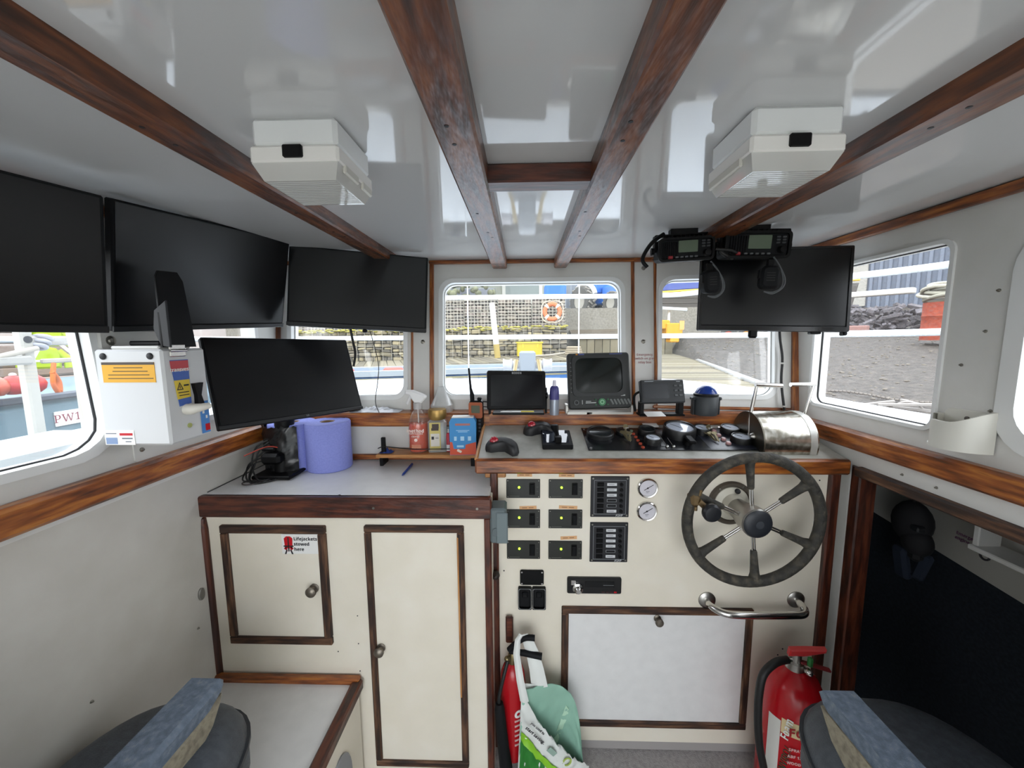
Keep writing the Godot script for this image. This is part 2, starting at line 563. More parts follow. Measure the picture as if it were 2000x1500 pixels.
	put(B.new().at(Transform3D(Basis(V(0, 0, 1), V(0, 1, 0), V(-1, 0, 0)), V(1.52, 0, 0))).prism(poly([-1.75, -0.5, -0.3, -0.5, -0.3, 0.618, -1.75, 0.772]), 0.02), "lower_panel", mottled(noise_tex(0.06, 4, [[0.0, "10141a"], [0.5, "182029"], [1.0, "222c36"]], 31), 0.9, 2.0), cw)
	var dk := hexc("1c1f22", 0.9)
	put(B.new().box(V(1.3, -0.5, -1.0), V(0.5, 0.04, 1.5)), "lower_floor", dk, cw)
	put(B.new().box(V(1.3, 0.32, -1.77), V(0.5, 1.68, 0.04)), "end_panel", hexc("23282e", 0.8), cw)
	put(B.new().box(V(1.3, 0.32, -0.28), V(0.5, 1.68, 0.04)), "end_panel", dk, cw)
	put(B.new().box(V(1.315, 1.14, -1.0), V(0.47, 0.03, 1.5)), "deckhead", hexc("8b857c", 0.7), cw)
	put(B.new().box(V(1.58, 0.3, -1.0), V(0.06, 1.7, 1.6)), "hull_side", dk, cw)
	words("Emergency\nengine stop", 0.0105, hexc("7c4a72", 0.6), Transform3D(Basis(V(0, 0, 1), V(0, 1, 0), V(-1, 0, 0)), V(1.488, 0.82, -1.262)), cw)
	var fr := struct("door_1")
	put(B.new().box(V(1.088, 0.54, -1.217), V(0.056, 1.1, 0.036), 0.004, 1), "jamb", wood_dark, fr)
	put(B.new().box(V(1.075, 1.08, -0.82), V(0.075, 0.03, 0.76), 0.004, 2), "head", wood_worn, fr)
	put(B.new().box(V(1.075, 0.54, -0.42), V(0.075, 1.1, 0.036), 0.004, 1), "jamb", wood_dark, fr)

func build_windows():
	var sets := [
		[f_mid, [0.044, 0.056, 0.794, 0.536, 0.05], 0.014], [f_left, [0.055, 0.056, 0.532, 0.536, 0.05], 0.014], [f_right, [0.014, 0.06, 0.442, 0.536, 0.05], 0.012],
		[w_right, [-1.435, 1.258, -1.006, 1.735, 0.028], 0.006], [w_right, [-0.85, 1.27, -0.3, 1.70, 0.07], 0.03], 
		[w_left, [1.12, 1.256, 1.454, 1.735, 0.04], 0.014], [w_left, [], 0.02], 
		[w_rear, [-1.0, 0.95, -0.76, 1.72, 0.05], 0.015], [w_rear, [0.76, 0.95, 0.98, 1.72, 0.05], 0.015]]
	var n := 0
	for s in sets:
		n += 1
		var w := struct("window_%d" % n)
		var a: Array = s[1]
		var m: float = s[2]
		var xf: Transform3D = s[0]
		var inner: PackedVector2Array
		var outer: PackedVector2Array
		var glass: PackedVector2Array
		if a.is_empty():
			inner = poly([0.325, 1.30, 0.34, 1.26, 0.38, 1.248, 0.822, 1.241, 0.852, 1.248, 0.877, 1.263, 0.893, 1.283, 0.897, 1.312, 0.873, 1.675, 0.861, 1.695, 0.833, 1.71, 0.38, 1.71, 0.34, 1.70, 0.325, 1.66])
			var c := Vector2(0.6, 1.48)
			outer = PackedVector2Array()
			glass = PackedVector2Array()
			for p in inner:
				outer.append(c + (p - c) * Vector2(1.07, 1.085))
				glass.append(c + (p - c) * 0.995)
		else:
			inner = hole(a[0] + 0.004, a[1] + 0.004, a[2] - 0.004, a[3] - 0.004, a[4])
			outer = hole(a[0] - m, a[1] - m, a[2] + m, a[3] + m, a[4] + m * 0.7)
			glass = hole(a[0] + 0.002, a[1] + 0.002, a[2] - 0.002, a[3] - 0.002, a[4])
		put(B.new().at(back(xf, 0.05)).ring(outer, inner, 0.056), "rim", rim_white, w)
		var pm := pane_mat
		if n == 4:   # salt and dried spray on the glass of this side window
			pm = glassy(Color(0.93, 0.92, 0.92), 1.0, 0.2)
			pm.albedo_texture = noise_tex(0.14, 4, [[0.0, "eee8e80c"], [0.5, "eee8e812"], [0.62, "f4eeee20"], [0.75, "ffffff38"], [1.0, "ffffff4c"]], 17)
			pm.uv1_triplanar = true
			pm.uv1_scale = Vector3.ONE * 1.6
		put(B.new().at(back(xf, 0.03)).prism(glass, 0.004), "pane", pm, w)
		if n in [1, 2, 3, 4, 7]:
			var pts := []
			for p in inner: pts.append(back(xf, 0.022) * V(p.x, p.y, 0))
			put(B.new().tube(pts, 0.0035, 6, true), "seal", hexc("2a2b2d", 0.6) if n in [4, 7] else hexc("b9bab8", 0.5), w)

func build_trims():
	var n := 0
	for t in [
		[f_mid, V(-0.082, 0.31, 0.004), V(0.009, 0.64, 0.012), 1], [f_mid, V(0.001, 0.31, 0.004), V(0.017, 0.64, 0.014), 1],
		[f_mid, V(0.839, 0.31, 0.004), V(0.013, 0.64, 0.014), 1], [f_mid, V(0.932, 0.31, 0.004), V(0.013, 0.64, 0.014), 1],
		[f_right, V(0.512, 0.31, 0.004), V(0.026, 0.64, 0.02), 1], [f_left, V(0.002, 0.31, 0.006), V(0.02, 0.64, 0.02), 1],
		[f_mid, V(0.42, 0.618, 0.006), V(0.86, 0.014, 0.018), 0], [f_right, V(0.25, 0.618, 0.006), V(0.56, 0.014, 0.018), 0], [f_left, V(0.26, 0.618, 0.006), V(0.56, 0.014, 0.018), 0],
		[f_mid, V(0.885, 0.618, 0.006), V(0.09, 0.016, 0.018), 0],
		[w_right, V(-0.2, 1.815, 0.008), V(2.7, 0.026, 0.016), 0], [w_left, V(0.2, 1.815, 0.008), V(2.7, 0.026, 0.016), 0],
		[f_right, V(0.25, 0.012, 0.004), V(0.53, 0.012, 0.012), 0]]:
		n += 1
		var o := put(B.new().at(t[0]).box(t[1], t[2], 0.003, t[3]), "trim_%d" % n, wood)
		o.set_meta("kind", "structure")
	# the sill rail along the front, and the two that run aft along the sides
	var r := put(B.new().box(V(-0.58, 1.182, -1.502), V(0.9, 0.054, 0.024), 0.005, 0), "trim_14", wood)
	r.set_meta("kind", "structure")
	r = put(B.new().box(V(0.46, 1.186, -1.502), V(1.2, 0.054, 0.024), 0.005, 0), "trim_15", wood)
	r.set_meta("kind", "structure")
	r = put(B.new().box(V(1.045, 1.176, -0.18), V(0.034, 0.058, 2.64), 0.007, 2), "trim_16", wood)
	r.set_meta("kind", "structure")
	r = put(B.new().box(V(-1.012, 1.152, -0.2), V(0.04, 0.062, 2.66), 0.008, 2), "trim_17", wood)
	r.set_meta("kind", "structure")
	r = put(B.new().box(V(-0.62, 1.025, -1.512), V(0.86, 0.022, 0.014), 0.003, 0), "baseboard_front", wood)
	r.set_meta("kind", "structure")

func build_beams():
	var specs := [
		["dark wood ceiling beam left of centre, running fore and aft above the chartplotter", -0.096, 0.06, 1.79],
		["dark wood ceiling beam right of centre, running fore and aft above the radar", 0.154, 0.052, 1.79],
		["wood ceiling batten passing behind the left-hand lamp", -0.524, 0.058, 1.798],
		["wood ceiling batten passing behind the right-hand lamp", 0.594, 0.07, 1.798]]
	for s in specs:
		var far: float = -1.535 if s[3] < 1.795 else -1.57
		var o := thing("ceiling_beam", s[0], "beam", X(V(s[1], s[3], 0)), "fore-and-aft ceiling beams")
		put(B.new().box(V(0, (TOP + 0.01 - s[3]) / 2, (far + 1.14) / 2), V(s[2], TOP + 0.01 - s[3], 1.14 - far), 0.004, 2), "timber", wood_beam, o)
		if s[3] < 1.795: put(B.new().box(V(0, 0.019, far - 0.05), V(s[2], 0.038, 0.11), 0.004, 2), "end_block", wood_beam, o)
		for q in [[-0.56, -0.008], [-0.61, -0.006], [-0.93, -0.01], [-1.09, 0.0], [-1.14, 0.008]]:
			put(B.new().at(X(V(q[1], 0.0005, q[0]), 0, 90)).prism(oval(0.0035, 0.0035, 8), 0.001), "screw_hole", ink, o)
	var c := thing("cross_beam", "short wood cross piece joining the two middle ceiling beams", "beam", X(V(0.031, 1.795, -0.79)))
	put(B.new().box(V(0, 0.017, 0), V(0.206, 0.034, 0.05), 0.003, 0), "timber", wood_dark, c)

func knob(parent: Node3D, x: float, y: float, z: float, r: float):
	put(B.new().at(Transform3D(Basis(Vector3.RIGHT, PI / 2), V(x, y, z))).lathe([Vector2(0, 0), Vector2(r * 0.85, 0), Vector2(r * 0.9, 0.003), Vector2(r * 0.5, 0.006), Vector2(r * 0.5, 0.014), Vector2(r, 0.02), Vector2(r, 0.026), Vector2(r * 0.7, 0.031), Vector2(0, 0.033)], 20), "knob", hexc("7d756a", 0.4, 0.8), parent)
func framed_door(parent: Node3D, called: String, a: float, b: float, c: float, d: float, z: float, w: float, m: Material, pm: Material) -> Node3D:
	var dr := put(B.new().box(V((a + c) / 2, (b + d) / 2, z - 0.004), V(c - a - w, d - b - w, 0.012), 0.0015), called, pm, parent)
	put(B.new().box(V((a + c) / 2, b + w / 2, z + 0.002), V(c - a, w, 0.016), 0.003, 0), "frame", m, dr)
	put(B.new().box(V((a + c) / 2, d - w / 2, z + 0.002), V(c - a, w, 0.016), 0.003, 0), "frame", m, dr)
	put(B.new().box(V(a + w / 2, (b + d) / 2, z + 0.002), V(w, d - b - w * 2, 0.016), 0.003, 1), "frame", m, dr)
	put(B.new().box(V(c - w / 2, (b + d) / 2, z + 0.002), V(w, d - b - w * 2, 0.016), 0.003, 1), "frame", m, dr)
	return dr

func build_cabinet():
	var c := thing("cabinet", "tall cream cabinet with two dark-framed doors left of the helm console", "cabinet")
	put(B.new().box(V(-0.575, 0.495, -1.335), V(0.94, 0.99, 0.37), 0.002), "body", cream, c)
	put(B.new().box(V(-0.576, 0.977, -1.146), V(0.95, 0.068, 0.026), 0.004, 0), "fascia", wood_dark, c)
	put(B.new().at(X(V(-1.035, 0, -1.148))).lathe([Vector2(0, 0.0), Vector2(0.016, 0.0), Vector2(0.016, 0.9), Vector2(0.012, 0.935), Vector2(0.0, 0.945)], 14), "corner_post", wood_dark, c)
	put(B.new().box(V(-0.114, 0.472, -1.147), V(0.022, 0.944, 0.018), 0.004, 1), "corner_post", wood_dark, c)
	for q in [[-0.47, 0.978], [-0.145, 0.978]]: put(B.new().at(X(V(q[0], q[1], -1.134))).prism(oval(0.004, 0.004, 10), 0.002), "screw", screw_mat, c)
	put(B.new().at(X(V(-0.585, 1.008, -1.152))).ball(V(0, 0.002, 0), V(0.005, 0.004, 0.005), 8), "stud", ink, c)
	var d := framed_door(c, "door", -0.977, 0.50, -0.633, 0.913, -1.148, 0.026, wood_worn, cream)
	knob(d, -0.682, 0.70, -1.145, 0.017)
	var lj := put(B.new().box(V(-0.715, 0.853, -1.1412), V(0.122, 0.066, 0.001)), "sticker", white, d)
	var jx := X(V(-0.754, 0.85, -1.1406))
	put(B.new().at(jx).prism(poly([-0.012, -0.012, 0.012, -0.012, 0.014, 0.022, 0.006, 0.029, -0.006, 0.029, -0.014, 0.022]), 0.0006).prism(poly([-0.016, -0.012, -0.004, -0.022, -0.008, -0.004]), 0.0006).prism(poly([0.016, -0.012, 0.008, -0.004, 0.004, -0.022]), 0.0006), "jacket_symbol", red, d)
	put(B.new().at(jx).prism(poly([-0.002, -0.022, 0.002, -0.022, 0.002, 0.026, -0.002, 0.026]), 0.0009).prism(poly([-0.014, -0.031, -0.009, -0.031, -0.004, -0.016, -0.008, -0.016]), 0.0009).prism(poly([0.009, -0.031, 0.014, -0.031, 0.008, -0.016, 0.004, -0.016]), 0.0009).prism(poly([-0.016, -0.006, 0.016, -0.006, 0.016, -0.002, -0.016, -0.002]), 0.0009), "jacket_straps", ink, d)
	words("Lifejackets\nstowed\nhere", 0.0106, ink, X(V(-0.737, 0.853, -1.1404)), d, "Droid Sans", "heading", true)
	d = framed_door(c, "door", -0.508, 0.05, -0.19, 0.916, -1.148, 0.022, wood_worn, cream)
	knob(d, -0.472, 0.492, -1.145, 0.016)
	put(B.new().box(V(-0.2095, 0.6, -1.141), V(0.005, 0.56, 0.008), 0.001, 1), "worn_edge", wood_pale, d)
	for q in [[-0.55, 0.5], [-0.548, 0.6], [-0.55, 0.4], [-0.62, 0.47], [-0.35, 0.893]]: put(B.new().at(X(V(q[0], q[1], -1.1498))).prism(oval(0.002, 0.002, 8), 0.001), "pin_hole", ink, c)
	var w := thing("worktop", "pale laminate desk top on the cabinet left of the helm", "worktop")
	put(B.new().box(V(-0.575, 1.001, -1.337), V(0.93, 0.02, 0.38), 0.002), "top", laminate, w)
	put(B.new().tube([V(-1.028, 1.0115, -1.515), V(-1.028, 1.0115, -1.17)], 0.0025, 5), "sealant_bead", hexc("4f504e", 0.7), w)
	var b := thing("bench", "low white locker seat with wood edging in front of the cabinet", "bench")
	put(B.new().box(V(-0.79, 0.18, -0.99), V(0.48, 0.36, 0.29), 0.002), "locker", cream, b)
	put(B.new().box(V(-0.80, 0.365, -0.99), V(0.46, 0.014, 0.29), 0.002), "seat_panel", laminate, b)
	put(B.new().box(V(-0.79, 0.375, -1.135), V(0.49, 0.034, 0.022), 0.004, 0), "edging", wood, b)
	put(B.new().box(V(-0.553, 0.366, -0.99), V(0.034, 0.036, 0.30), 0.005, 2), "edging", wood_dark, b)
	put(B.new().at(Transform3D(Basis(V(0, 0, -1), V(0, 1, 0), V(1, 0, 0)), V(-0.5495, 0.16, -0.98))).prism(oval(0.07, 0.11, 28), 0.006, 0.002), "oval_cover", hexc("8f9092", 0.6), b)
	var iso := thing("switch_box", "grey plastic relay box fixed to the cabinet corner beside the console", "switch box", X(V(-0.08, 0.922, -1.165)))
	put(B.new().box(V(0, 0, 0), V(0.05, 0.115, 0.07), 0.006), "case", grey_plastic, iso)
	put(B.new().box(V(0.012, -0.004, 0.036), V(0.036, 0.10, 0.008), 0.003), "cover", hexc("6a7678", 0.5), iso)
	put(B.new().at(X(V(-0.008, -0.018, 0.036))).prism(oval(0.011, 0.014, 18), 0.003, 0.001), "dial", hexc("566062", 0.5), iso)

func build_console():
	var c := thing("helm_console", "cream helm console with wood edges carrying the switches and the wheel", "console")
	put(B.new().box(V(0.47, 0.55, -1.385), V(1.13, 1.02, 0.27), 0.002), "body", cream, c)
	put(B.new().box(V(-0.1, 0.54, -1.243), V(0.026, 1.04, 0.02), 0.004, 1), "corner_post", wood_dark, c)
	put(B.new().box(V(1.017, 0.54, -1.243), V(0.032, 1.04, 0.02), 0.004, 1), "corner_post", wood_dark, c)
	put(B.new().at(Transform3D(Basis(V(0, 0, -1), V(0, 1, 0), V(1, 0, 0)), V(-0.155, 0, 0))).prism(poly([1.232, 1.062, 1.51, 1.062, 1.51, 1.164, 1.232, 1.105]), 1.2), "dash_top", mottled(noise_tex(0.02, 4, [[0.0, "a3a298"], [0.5, "b1b0a7"], [1.0, "bbbab2"]], 14), 0.45, 2.0), c)
	put(B.new().box(V(0.444, 1.083, -1.23), V(1.21, 0.05, 0.022), 0.006, 0), "fascia", wood, c)
	put(B.new().tube([V(-0.157, 1.106, -1.228), V(-0.157, 1.165, -1.495)], 0.006, 8), "side_edging", wood_pale, c)
	put(B.new().box(V(-0.095, 1.05, -1.262), V(0.07, 0.022, 0.05), 0.003, 0), "bearer", wood_pale, c)
	var d := framed_door(c, "door", 0.131, 0.108, 0.788, 0.572, -1.248, 0.024, wood_worn, laminate)
	knob(d, 0.462, 0.533, -1.245, 0.014)
	for q in [[0.975, 1.03], [0.93, 0.42], [0.90, 0.42], [0.92, 0.395], [0.885, 0.397], [0.955, 0.56], [-0.07, 0.7]]: put(B.new().at(X(V(q[0], q[1], -1.2498))).prism(oval(0.0025, 0.0025, 8), 0.001), "pin_hole", ink, c)
	var h := put(B.new().ball(V(-0.096, 0.705, -1.215), V(0.014, 0.014, 0.018), 10).tube([V(-0.11, 0.71, -1.235), V(-0.096, 0.705, -1.2)], 0.008, 8), "door_catch", hexc("241a14", 0.5), c)
	h.position = Vector3.ZERO

func build_switches():
	var led := hexc("b9ff3c", 0.3)
	led.emission_enabled = true
	led.emission = Color("a4ff20")
	led.emission_energy_multiplier = 1.6
	var plate_m := hexc("1b1c17", 0.4)
	var tape := hexc("d9a876", 0.6)
	var proto := thing("pump_switch", "", "switch", X(), "bilge pump switches")
	put(B.new().prism(rrect(0.114, 0.066, 0.002), 0.004, 0.001), "face_plate", plate_m, proto)
	put(B.new().at(X(V(0.030, 0, 0.004))).box(V(0, 0, 0), V(0.019, 0.042, 0.004), 0.001), "rocker_bezel", black, proto)
	put(B.new().at(X(V(0.030, 0, 0.006), 0, 9)).box(V(0, 0, 0), V(0.014, 0.035, 0.007), 0.0015), "rocker", black_soft, proto)
	put(B.new().at(Transform3D(Basis(Vector3.RIGHT, PI / 2), V(-0.014, 0.005, 0.004))).lathe([Vector2(0, 0), Vector2(0.0035, 0), Vector2(0.0035, 0.002), Vector2(0.002, 0.0036), Vector2(0, 0.004)], 12), "lamp", led, proto)
	for s in [[-0.052, 0.028], [0.052, 0.028], [-0.052, -0.028], [0.052, -0.028]]:
		put(B.new().at(X(V(s[0], s[1], 0.004))).prism(oval(0.0018, 0.0018, 8), 0.0008), "screw", screw_mat, proto)
	var dim := hexc("5d5f58", 0.6)
	put(B.new().box(V(-0.03, -0.026, 0.0043), V(0.034, 0.0014, 0.0006)).box(V(0.048, 0.006, 0.0043), V(0.006, 0.001, 0.0006)).box(V(0.048, -0.009, 0.0043), V(0.006, 0.001, 0.0006)), "print", dim, proto)
	var where := ["top left", "top right", "middle left", "middle right", "bottom left", "bottom right"]
	for i in 6:
		var at := X(V([-0.002, 0.141][i % 2], [0.998, 0.891, 0.779][i / 2], -1.25))
		var o := proto if i == 0 else copy(proto, at)
		o.transform = at
		o.set_meta("label", "black switch panel with a lit green lamp, %s of the block of six" % where[i])
	var spots := [[0.003, 1.045, 0.05], [0.144, 1.044, 0.052], [0.014, 0.930, 0.058], [0.150, 0.932, 0.062], [0.153, 0.823, 0.056]]
	var tl := ["top left", "top right", "middle left", "middle right", "bottom right"]
	for i in 5:
		var s: Array = spots[i]
		var t := thing("tape_label", "orange tape label stuck above the %s switch panel" % tl[i], "label", X(V(s[0], s[1], -1.2498), 0, 0, [0, -1, 2, -2, 3][i]), "orange tape labels")
		put(B.new().box(V(0, 0, 0.0005), V(s[2], 0.0115, 0.001)), "strip", tape, t)
		put(B.new().box(V(-s[2] * 0.2, 0, 0.0011), V(s[2] * 0.3, 0.003, 0.0004)).box(V(s[2] * 0.18, 0, 0.0011), V(s[2] * 0.28, 0.003, 0.0004)), "handwriting", hexc("9c7250", 0.7), t)
	for n in 2:
		var p := thing("breaker_panel", ["upper black breaker panel with a column of white name tags", "lower black breaker panel with a column of white name tags"][n], "breaker panel", X(V(0.289, [0.971, 0.809][n], -1.25)), "breaker panels")
		put(B.new().prism(rrect(0.128, 0.142, 0.002), 0.005, 0.0012), "face_plate", hexc("15151a", 0.4), p)
		var line := hexc("8b8d90", 0.5)
		put(B.new().box(V(0, 0.058, 0.0053), V(0.106, 0.0012, 0.0008)).box(V(0, -0.06, 0.0053), V(0.106, 0.0012, 0.0008)).box(V(-0.053, -0.001, 0.0053), V(0.0012, 0.118, 0.0008)).box(V(0.053, -0.001, 0.0053), V(0.0012, 0.118, 0.0008)), "border_line", line, p)
		for i in 6:
			var y := 0.044 - i * 0.0187
			var blank: bool = (n == 0 and i in [3, 4]) or (n == 1 and i == 4)
			var tg := put(B.new().box(V(0.006, y, 0.0055), V(0.032, 0.0095, 0.0012)), "name_tag", line if blank else hexc("cfd0d2", 0.5), p)
			if blank: put(B.new().box(V(0.006, y, 0.0058), V(0.029, 0.007, 0.0012)), "insert", black_soft, tg)
			else: put(B.new().box(V(0.004, y, 0.0062), V(0.02, 0.0022, 0.0004)), "print", hexc("85868a", 0.6), tg)
			put(B.new().at(X(V(-0.032, y, 0.006), 0, 8)).box(V(0, 0, 0), V(0.022, 0.013, 0.006), 0.001), "breaker_rocker", black, p)
			put(B.new().at(Transform3D(Basis(Vector3.RIGHT, PI / 2), V(0.037, y, 0.005))).lathe([Vector2(0, 0), Vector2(0.006, 0), Vector2(0.006, 0.004), Vector2(0.004, 0.005), Vector2(0.004, 0.009), Vector2(0, 0.009)], 10), "reset_button", black, p)
		for s in [[-1, 1], [1, 1], [-1, -1], [1, -1]]: put(B.new().at(X(V(s[0] * 0.057, s[1] * 0.064, 0.005))).prism(oval(0.003, 0.003, 10), 0.001), "screw", screw_mat, p)
		words("ASAP", 0.0075, hexc("c9cacc", 0.5), X(V(0.032, -0.0645, 0.0056)), p)
	for n in 2:
		var gz := thing("pressure_gauge", ["upper round chrome pressure gauge beside the breaker panels", "lower round chrome pressure gauge beside the breaker panels"][n], "gauge", X(V(0.413, [1.003, 0.922][n], -1.25), 0, 90), "chrome gauges")
		put(B.new().lathe([Vector2(0, 0), Vector2(0.034, 0), Vector2(0.034, 0.009), Vector2(0.031, 0.012), Vector2(0.028, 0.011), Vector2(0.027, 0.006), Vector2(0, 0.006)], 32), "bezel", chrome, gz)
		put(B.new().lathe([Vector2(0, 0.004), Vector2(0.0275, 0.004), Vector2(0.0275, 0.0068), Vector2(0, 0.0068)], 28), "dial", hexc("d3d0d6", 0.4), gz)
		put(B.new().at(X(V(0, 0.0076, 0), 32)).box(V(0.004, 0, 0), V(0.036, 0.001, 0.0016)).ball(V(0, 0, 0), V(0.003, 0.001, 0.003), 10), "needle", ink, gz)
		put(B.new().box(V(0, 0.007, 0.011), V(0.012, 0.0006, 0.002)).box(V(-0.001, 0.007, 0.016), V(0.007, 0.0006, 0.0014)), "print", hexc("8a8890", 0.5), gz)
	var so := thing("power_socket", "black power socket plate with two flap outlets below the switches", "socket", X(V(0.027, 0.632, -1.25)))
	put(B.new().at(X(V(0, 0.046, 0))).prism(rrect(0.082, 0.054, 0.006), 0.007, 0.0015), "face_plate", black, so)
	for s in [[-1, 1], [1, 1], [-1, -1], [1, -1]]: put(B.new().at(X(V(s[0] * 0.035, 0.046 + s[1] * 0.021, 0.007))).prism(oval(0.003, 0.003, 10), 0.001), "screw", chrome, so)
	for s in [-1, 1]:
		var q := put(B.new().at(X(V(s * 0.0245, -0.028, 0))).ring(rrect(0.047, 0.08, 0.005), rrect(0.039, 0.072, 0.009), 0.014), "outlet_frame", black, so)
		put(B.new().at(X(V(s * 0.0245, -0.028, 0.013))).ring(rrect(0.0435, 0.0765, 0.006), rrect(0.041, 0.074, 0.008), 0.0015), "outline", hexc("7b7c7d", 0.5), q)
		put(B.new().at(X(V(s * 0.0245, -0.028, 0))).prism(rrect(0.039, 0.072, 0.008), 0.006, 0.002).box(V(0, 0.012, 0.008), V(0.02, 0.02, 0.01), 0.003), "outlet", black_soft, q)
	var r := thing("stereo", "black slim stereo with one chrome knob set into the console", "radio", X(V(0.242, 0.652, -1.25)))
	put(B.new().prism(rrect(0.186, 0.06, 0.006), 0.008, 0.002), "face", hexc("121212", 0.3), r)
	put(B.new().box(V(0.018, 0.006, 0.0085), V(0.10, 0.022, 0.002), 0.0006), "display", hexc("0b0d0e", 0.1), r)
	var kn := put(B.new().at(Transform3D(Basis(Vector3.RIGHT, PI / 2), V(-0.057, -0.008, 0.008))).lathe([Vector2(0, 0), Vector2(0.019, 0), Vector2(0.018, 0.006), Vector2(0.012, 0.009), Vector2(0.012, 0.018), Vector2(0.008, 0.022), Vector2(0, 0.022)], 22), "volume_knob", chrome, r)
	put(B.new().box(V(-0.072, 0.012, 0.0095), V(0.016, 0.018, 0.003), 0.001), "knob_surround", chrome, kn)
	put(B.new().box(V(0.048, 0.004, 0.0098), V(0.036, 0.0016, 0.0006)), "print", hexc("6f7274", 0.5), r)
	for i in 4: put(B.new().box(V(0.03 + i * 0.014, -0.022, 0.009), V(0.01, 0.005, 0.003), 0.001), "button", red if i == 3 else hexc("3a2020", 0.5), r)

func build_helm():
	var o := thing("steering_wheel", "dark worn six-spoke steering wheel with a spinner knob on the console", "steering wheel", X(V(0.69, 0.952, -1.25)))
	var hub_z := 0.13
	var worn := mottled(noise_tex(0.02, 5, [[0.0, "23221f"], [0.45, "35332e"], [0.7, "4a453b"], [1.0, "6a6252"]], 41), 0.75, 3.0, bump_tex(0.05, 4, 4.0, 3))
	var fl := put(B.new().at(Transform3D(Basis(Vector3.RIGHT, PI / 2), V(0, 0, 0))).lathe([Vector2(0, 0), Vector2(0.074, 0), Vector2(0.075, 0.005), Vector2(0.070, 0.012), Vector2(0.060, 0.012), Vector2(0.058, 0.008), Vector2(0, 0.008)], 36), "mounting_flange", hexc("5a5248", 0.5, 0.4), o)
	put(B.new().at(Transform3D(Basis(Vector3.RIGHT, PI / 2), V(0, 0, 0.006))).lathe([Vector2(0, 0), Vector2(0.058, 0), Vector2(0.056, 0.004), Vector2(0.038, 0.012), Vector2(0.032, 0.04), Vector2(0, 0.04)], 32), "pump_face", hexc("c9c4b4", 0.4), o)
	for a in [60, 130, 215, 300]: put(B.new().at(Transform3D(Basis(Vector3.RIGHT, PI / 2), V(cos(deg_to_rad(a)) * 0.066, sin(deg_to_rad(a)) * 0.066, 0.011))).lathe([Vector2(0, 0), Vector2(0.004, 0), Vector2(0.004, 0.003), Vector2(0, 0.004)], 6), "bolt", screw_mat, fl)
	put(B.new().ball(V(0.012, 0.046, 0.018), V(0.009, 0.009, 0.009), 12), "filler_plug", ink, fl)
	put(B.new().at(Transform3D(Basis(Vector3.RIGHT, PI / 2), V(0, 0, 0.04))).lathe([Vector2(0, 0), Vector2(0.032, 0), Vector2(0.034, 0.03), Vector2(0.039, 0.05), Vector2(0.044, 0.075), Vector2(0.045, 0.108), Vector2(0.042, 0.112), Vector2(0, 0.112)], 32), "hub", steel, o)
	put(B.new().at(Transform3D(Basis(Vector3.RIGHT, PI / 2), V(0, 0, 0.15))).lathe([Vector2(0, 0), Vector2(0.042, 0), Vector2(0.042, 0.004), Vector2(0.036, 0.009), Vector2(0.02, 0.0115), Vector2(0, 0.012)], 32), "hub_cap", hexc("22252b", 0.45), o)
	put(B.new().at(X(V(0, 0.002, 0.1625))).prism(oval(0.012, 0.012, 20), 0.0006), "emblem", hexc("3a3d42", 0.4), o)
	put(B.new().tube(loop(V(0, 0, hub_z), 0.197, 64), 0.0158, 14, true), "rim", worn, o)
	for i in 6:
		var a := deg_to_rad(36 + 60 * i)
		var d := V(cos(a), sin(a), 0)
		var n := V(-sin(a), cos(a), 0)
		var z := V(0, 0, hub_z - 0.006)
		var sp := put(B.new().tube([z + d * 0.03 + n * 0.0035, z + d * 0.125 + n * 0.0035], 0.003, 8).tube([z + d * 0.03 - n * 0.0035, z + d * 0.125 - n * 0.0035], 0.003, 8), "spoke", chrome, o)
		put(B.new().tube([z + d * 0.098, z + d * 0.102, z + d * 0.15, z + d * 0.172, z + d * 0.186, z + d * 0.193], [0.008, 0.0095, 0.0115, 0.013, 0.017, 0.018], 12), "spoke_sleeve", worn, sp)
	var k := deg_to_rad(163)
	var kp := V(cos(k) * 0.155, sin(k) * 0.155, 0.165)
	var kb := put(B.new().at(Transform3D(Basis(Vector3.RIGHT, PI / 2), kp)).lathe([Vector2(0, -0.02), Vector2(0.014, -0.02), Vector2(0.018, -0.006), Vector2(0.026, 0.004), Vector2(0.027, 0.014), Vector2(0.022, 0.022), Vector2(0, 0.026)], 24), "spinner_knob", hexc("1b1c20", 0.35), o)
	var cl := V(cos(deg_to_rad(160)) * 0.197, sin(deg_to_rad(160)) * 0.197, hub_z)
	put(B.new().tube([kp - V(0, 0, 0.018), cl + V(0.012, 0.0, 0.016)], 0.009, 8).box(cl + V(0.004, 0.0, 0.0), V(0.028, 0.036, 0.042), 0.008).tube([cl + V(0.016, 0.016, 0.012), cl + V(0.018, 0.034, 0.014)], 0.005, 8).tube([cl + V(0.006, -0.018, 0.012), cl + V(0.006, -0.03, 0.012)], 0.006, 6), "clamp", hexc("7a6546", 0.5, 0.6), kb)
	var g := thing("grab_rail", "polished steel grab rail below the steering wheel", "grab rail", X(V(0.78, 0.603, -1.25)))
	put(B.new().tube(bend([V(-0.15, -0.002, 0.004), V(-0.15, -0.003, 0.03), V(-0.125, -0.006, 0.058), V(-0.085, -0.006, 0.068), V(0.0, -0.005, 0.07), V(0.09, -0.003, 0.07), V(0.13, -0.002, 0.066), V(0.149, 0.0, 0.045), V(0.15, 0.003, 0.02), V(0.15, 0.004, 0.004)]), 0.0115, 14), "bar", chrome, g)
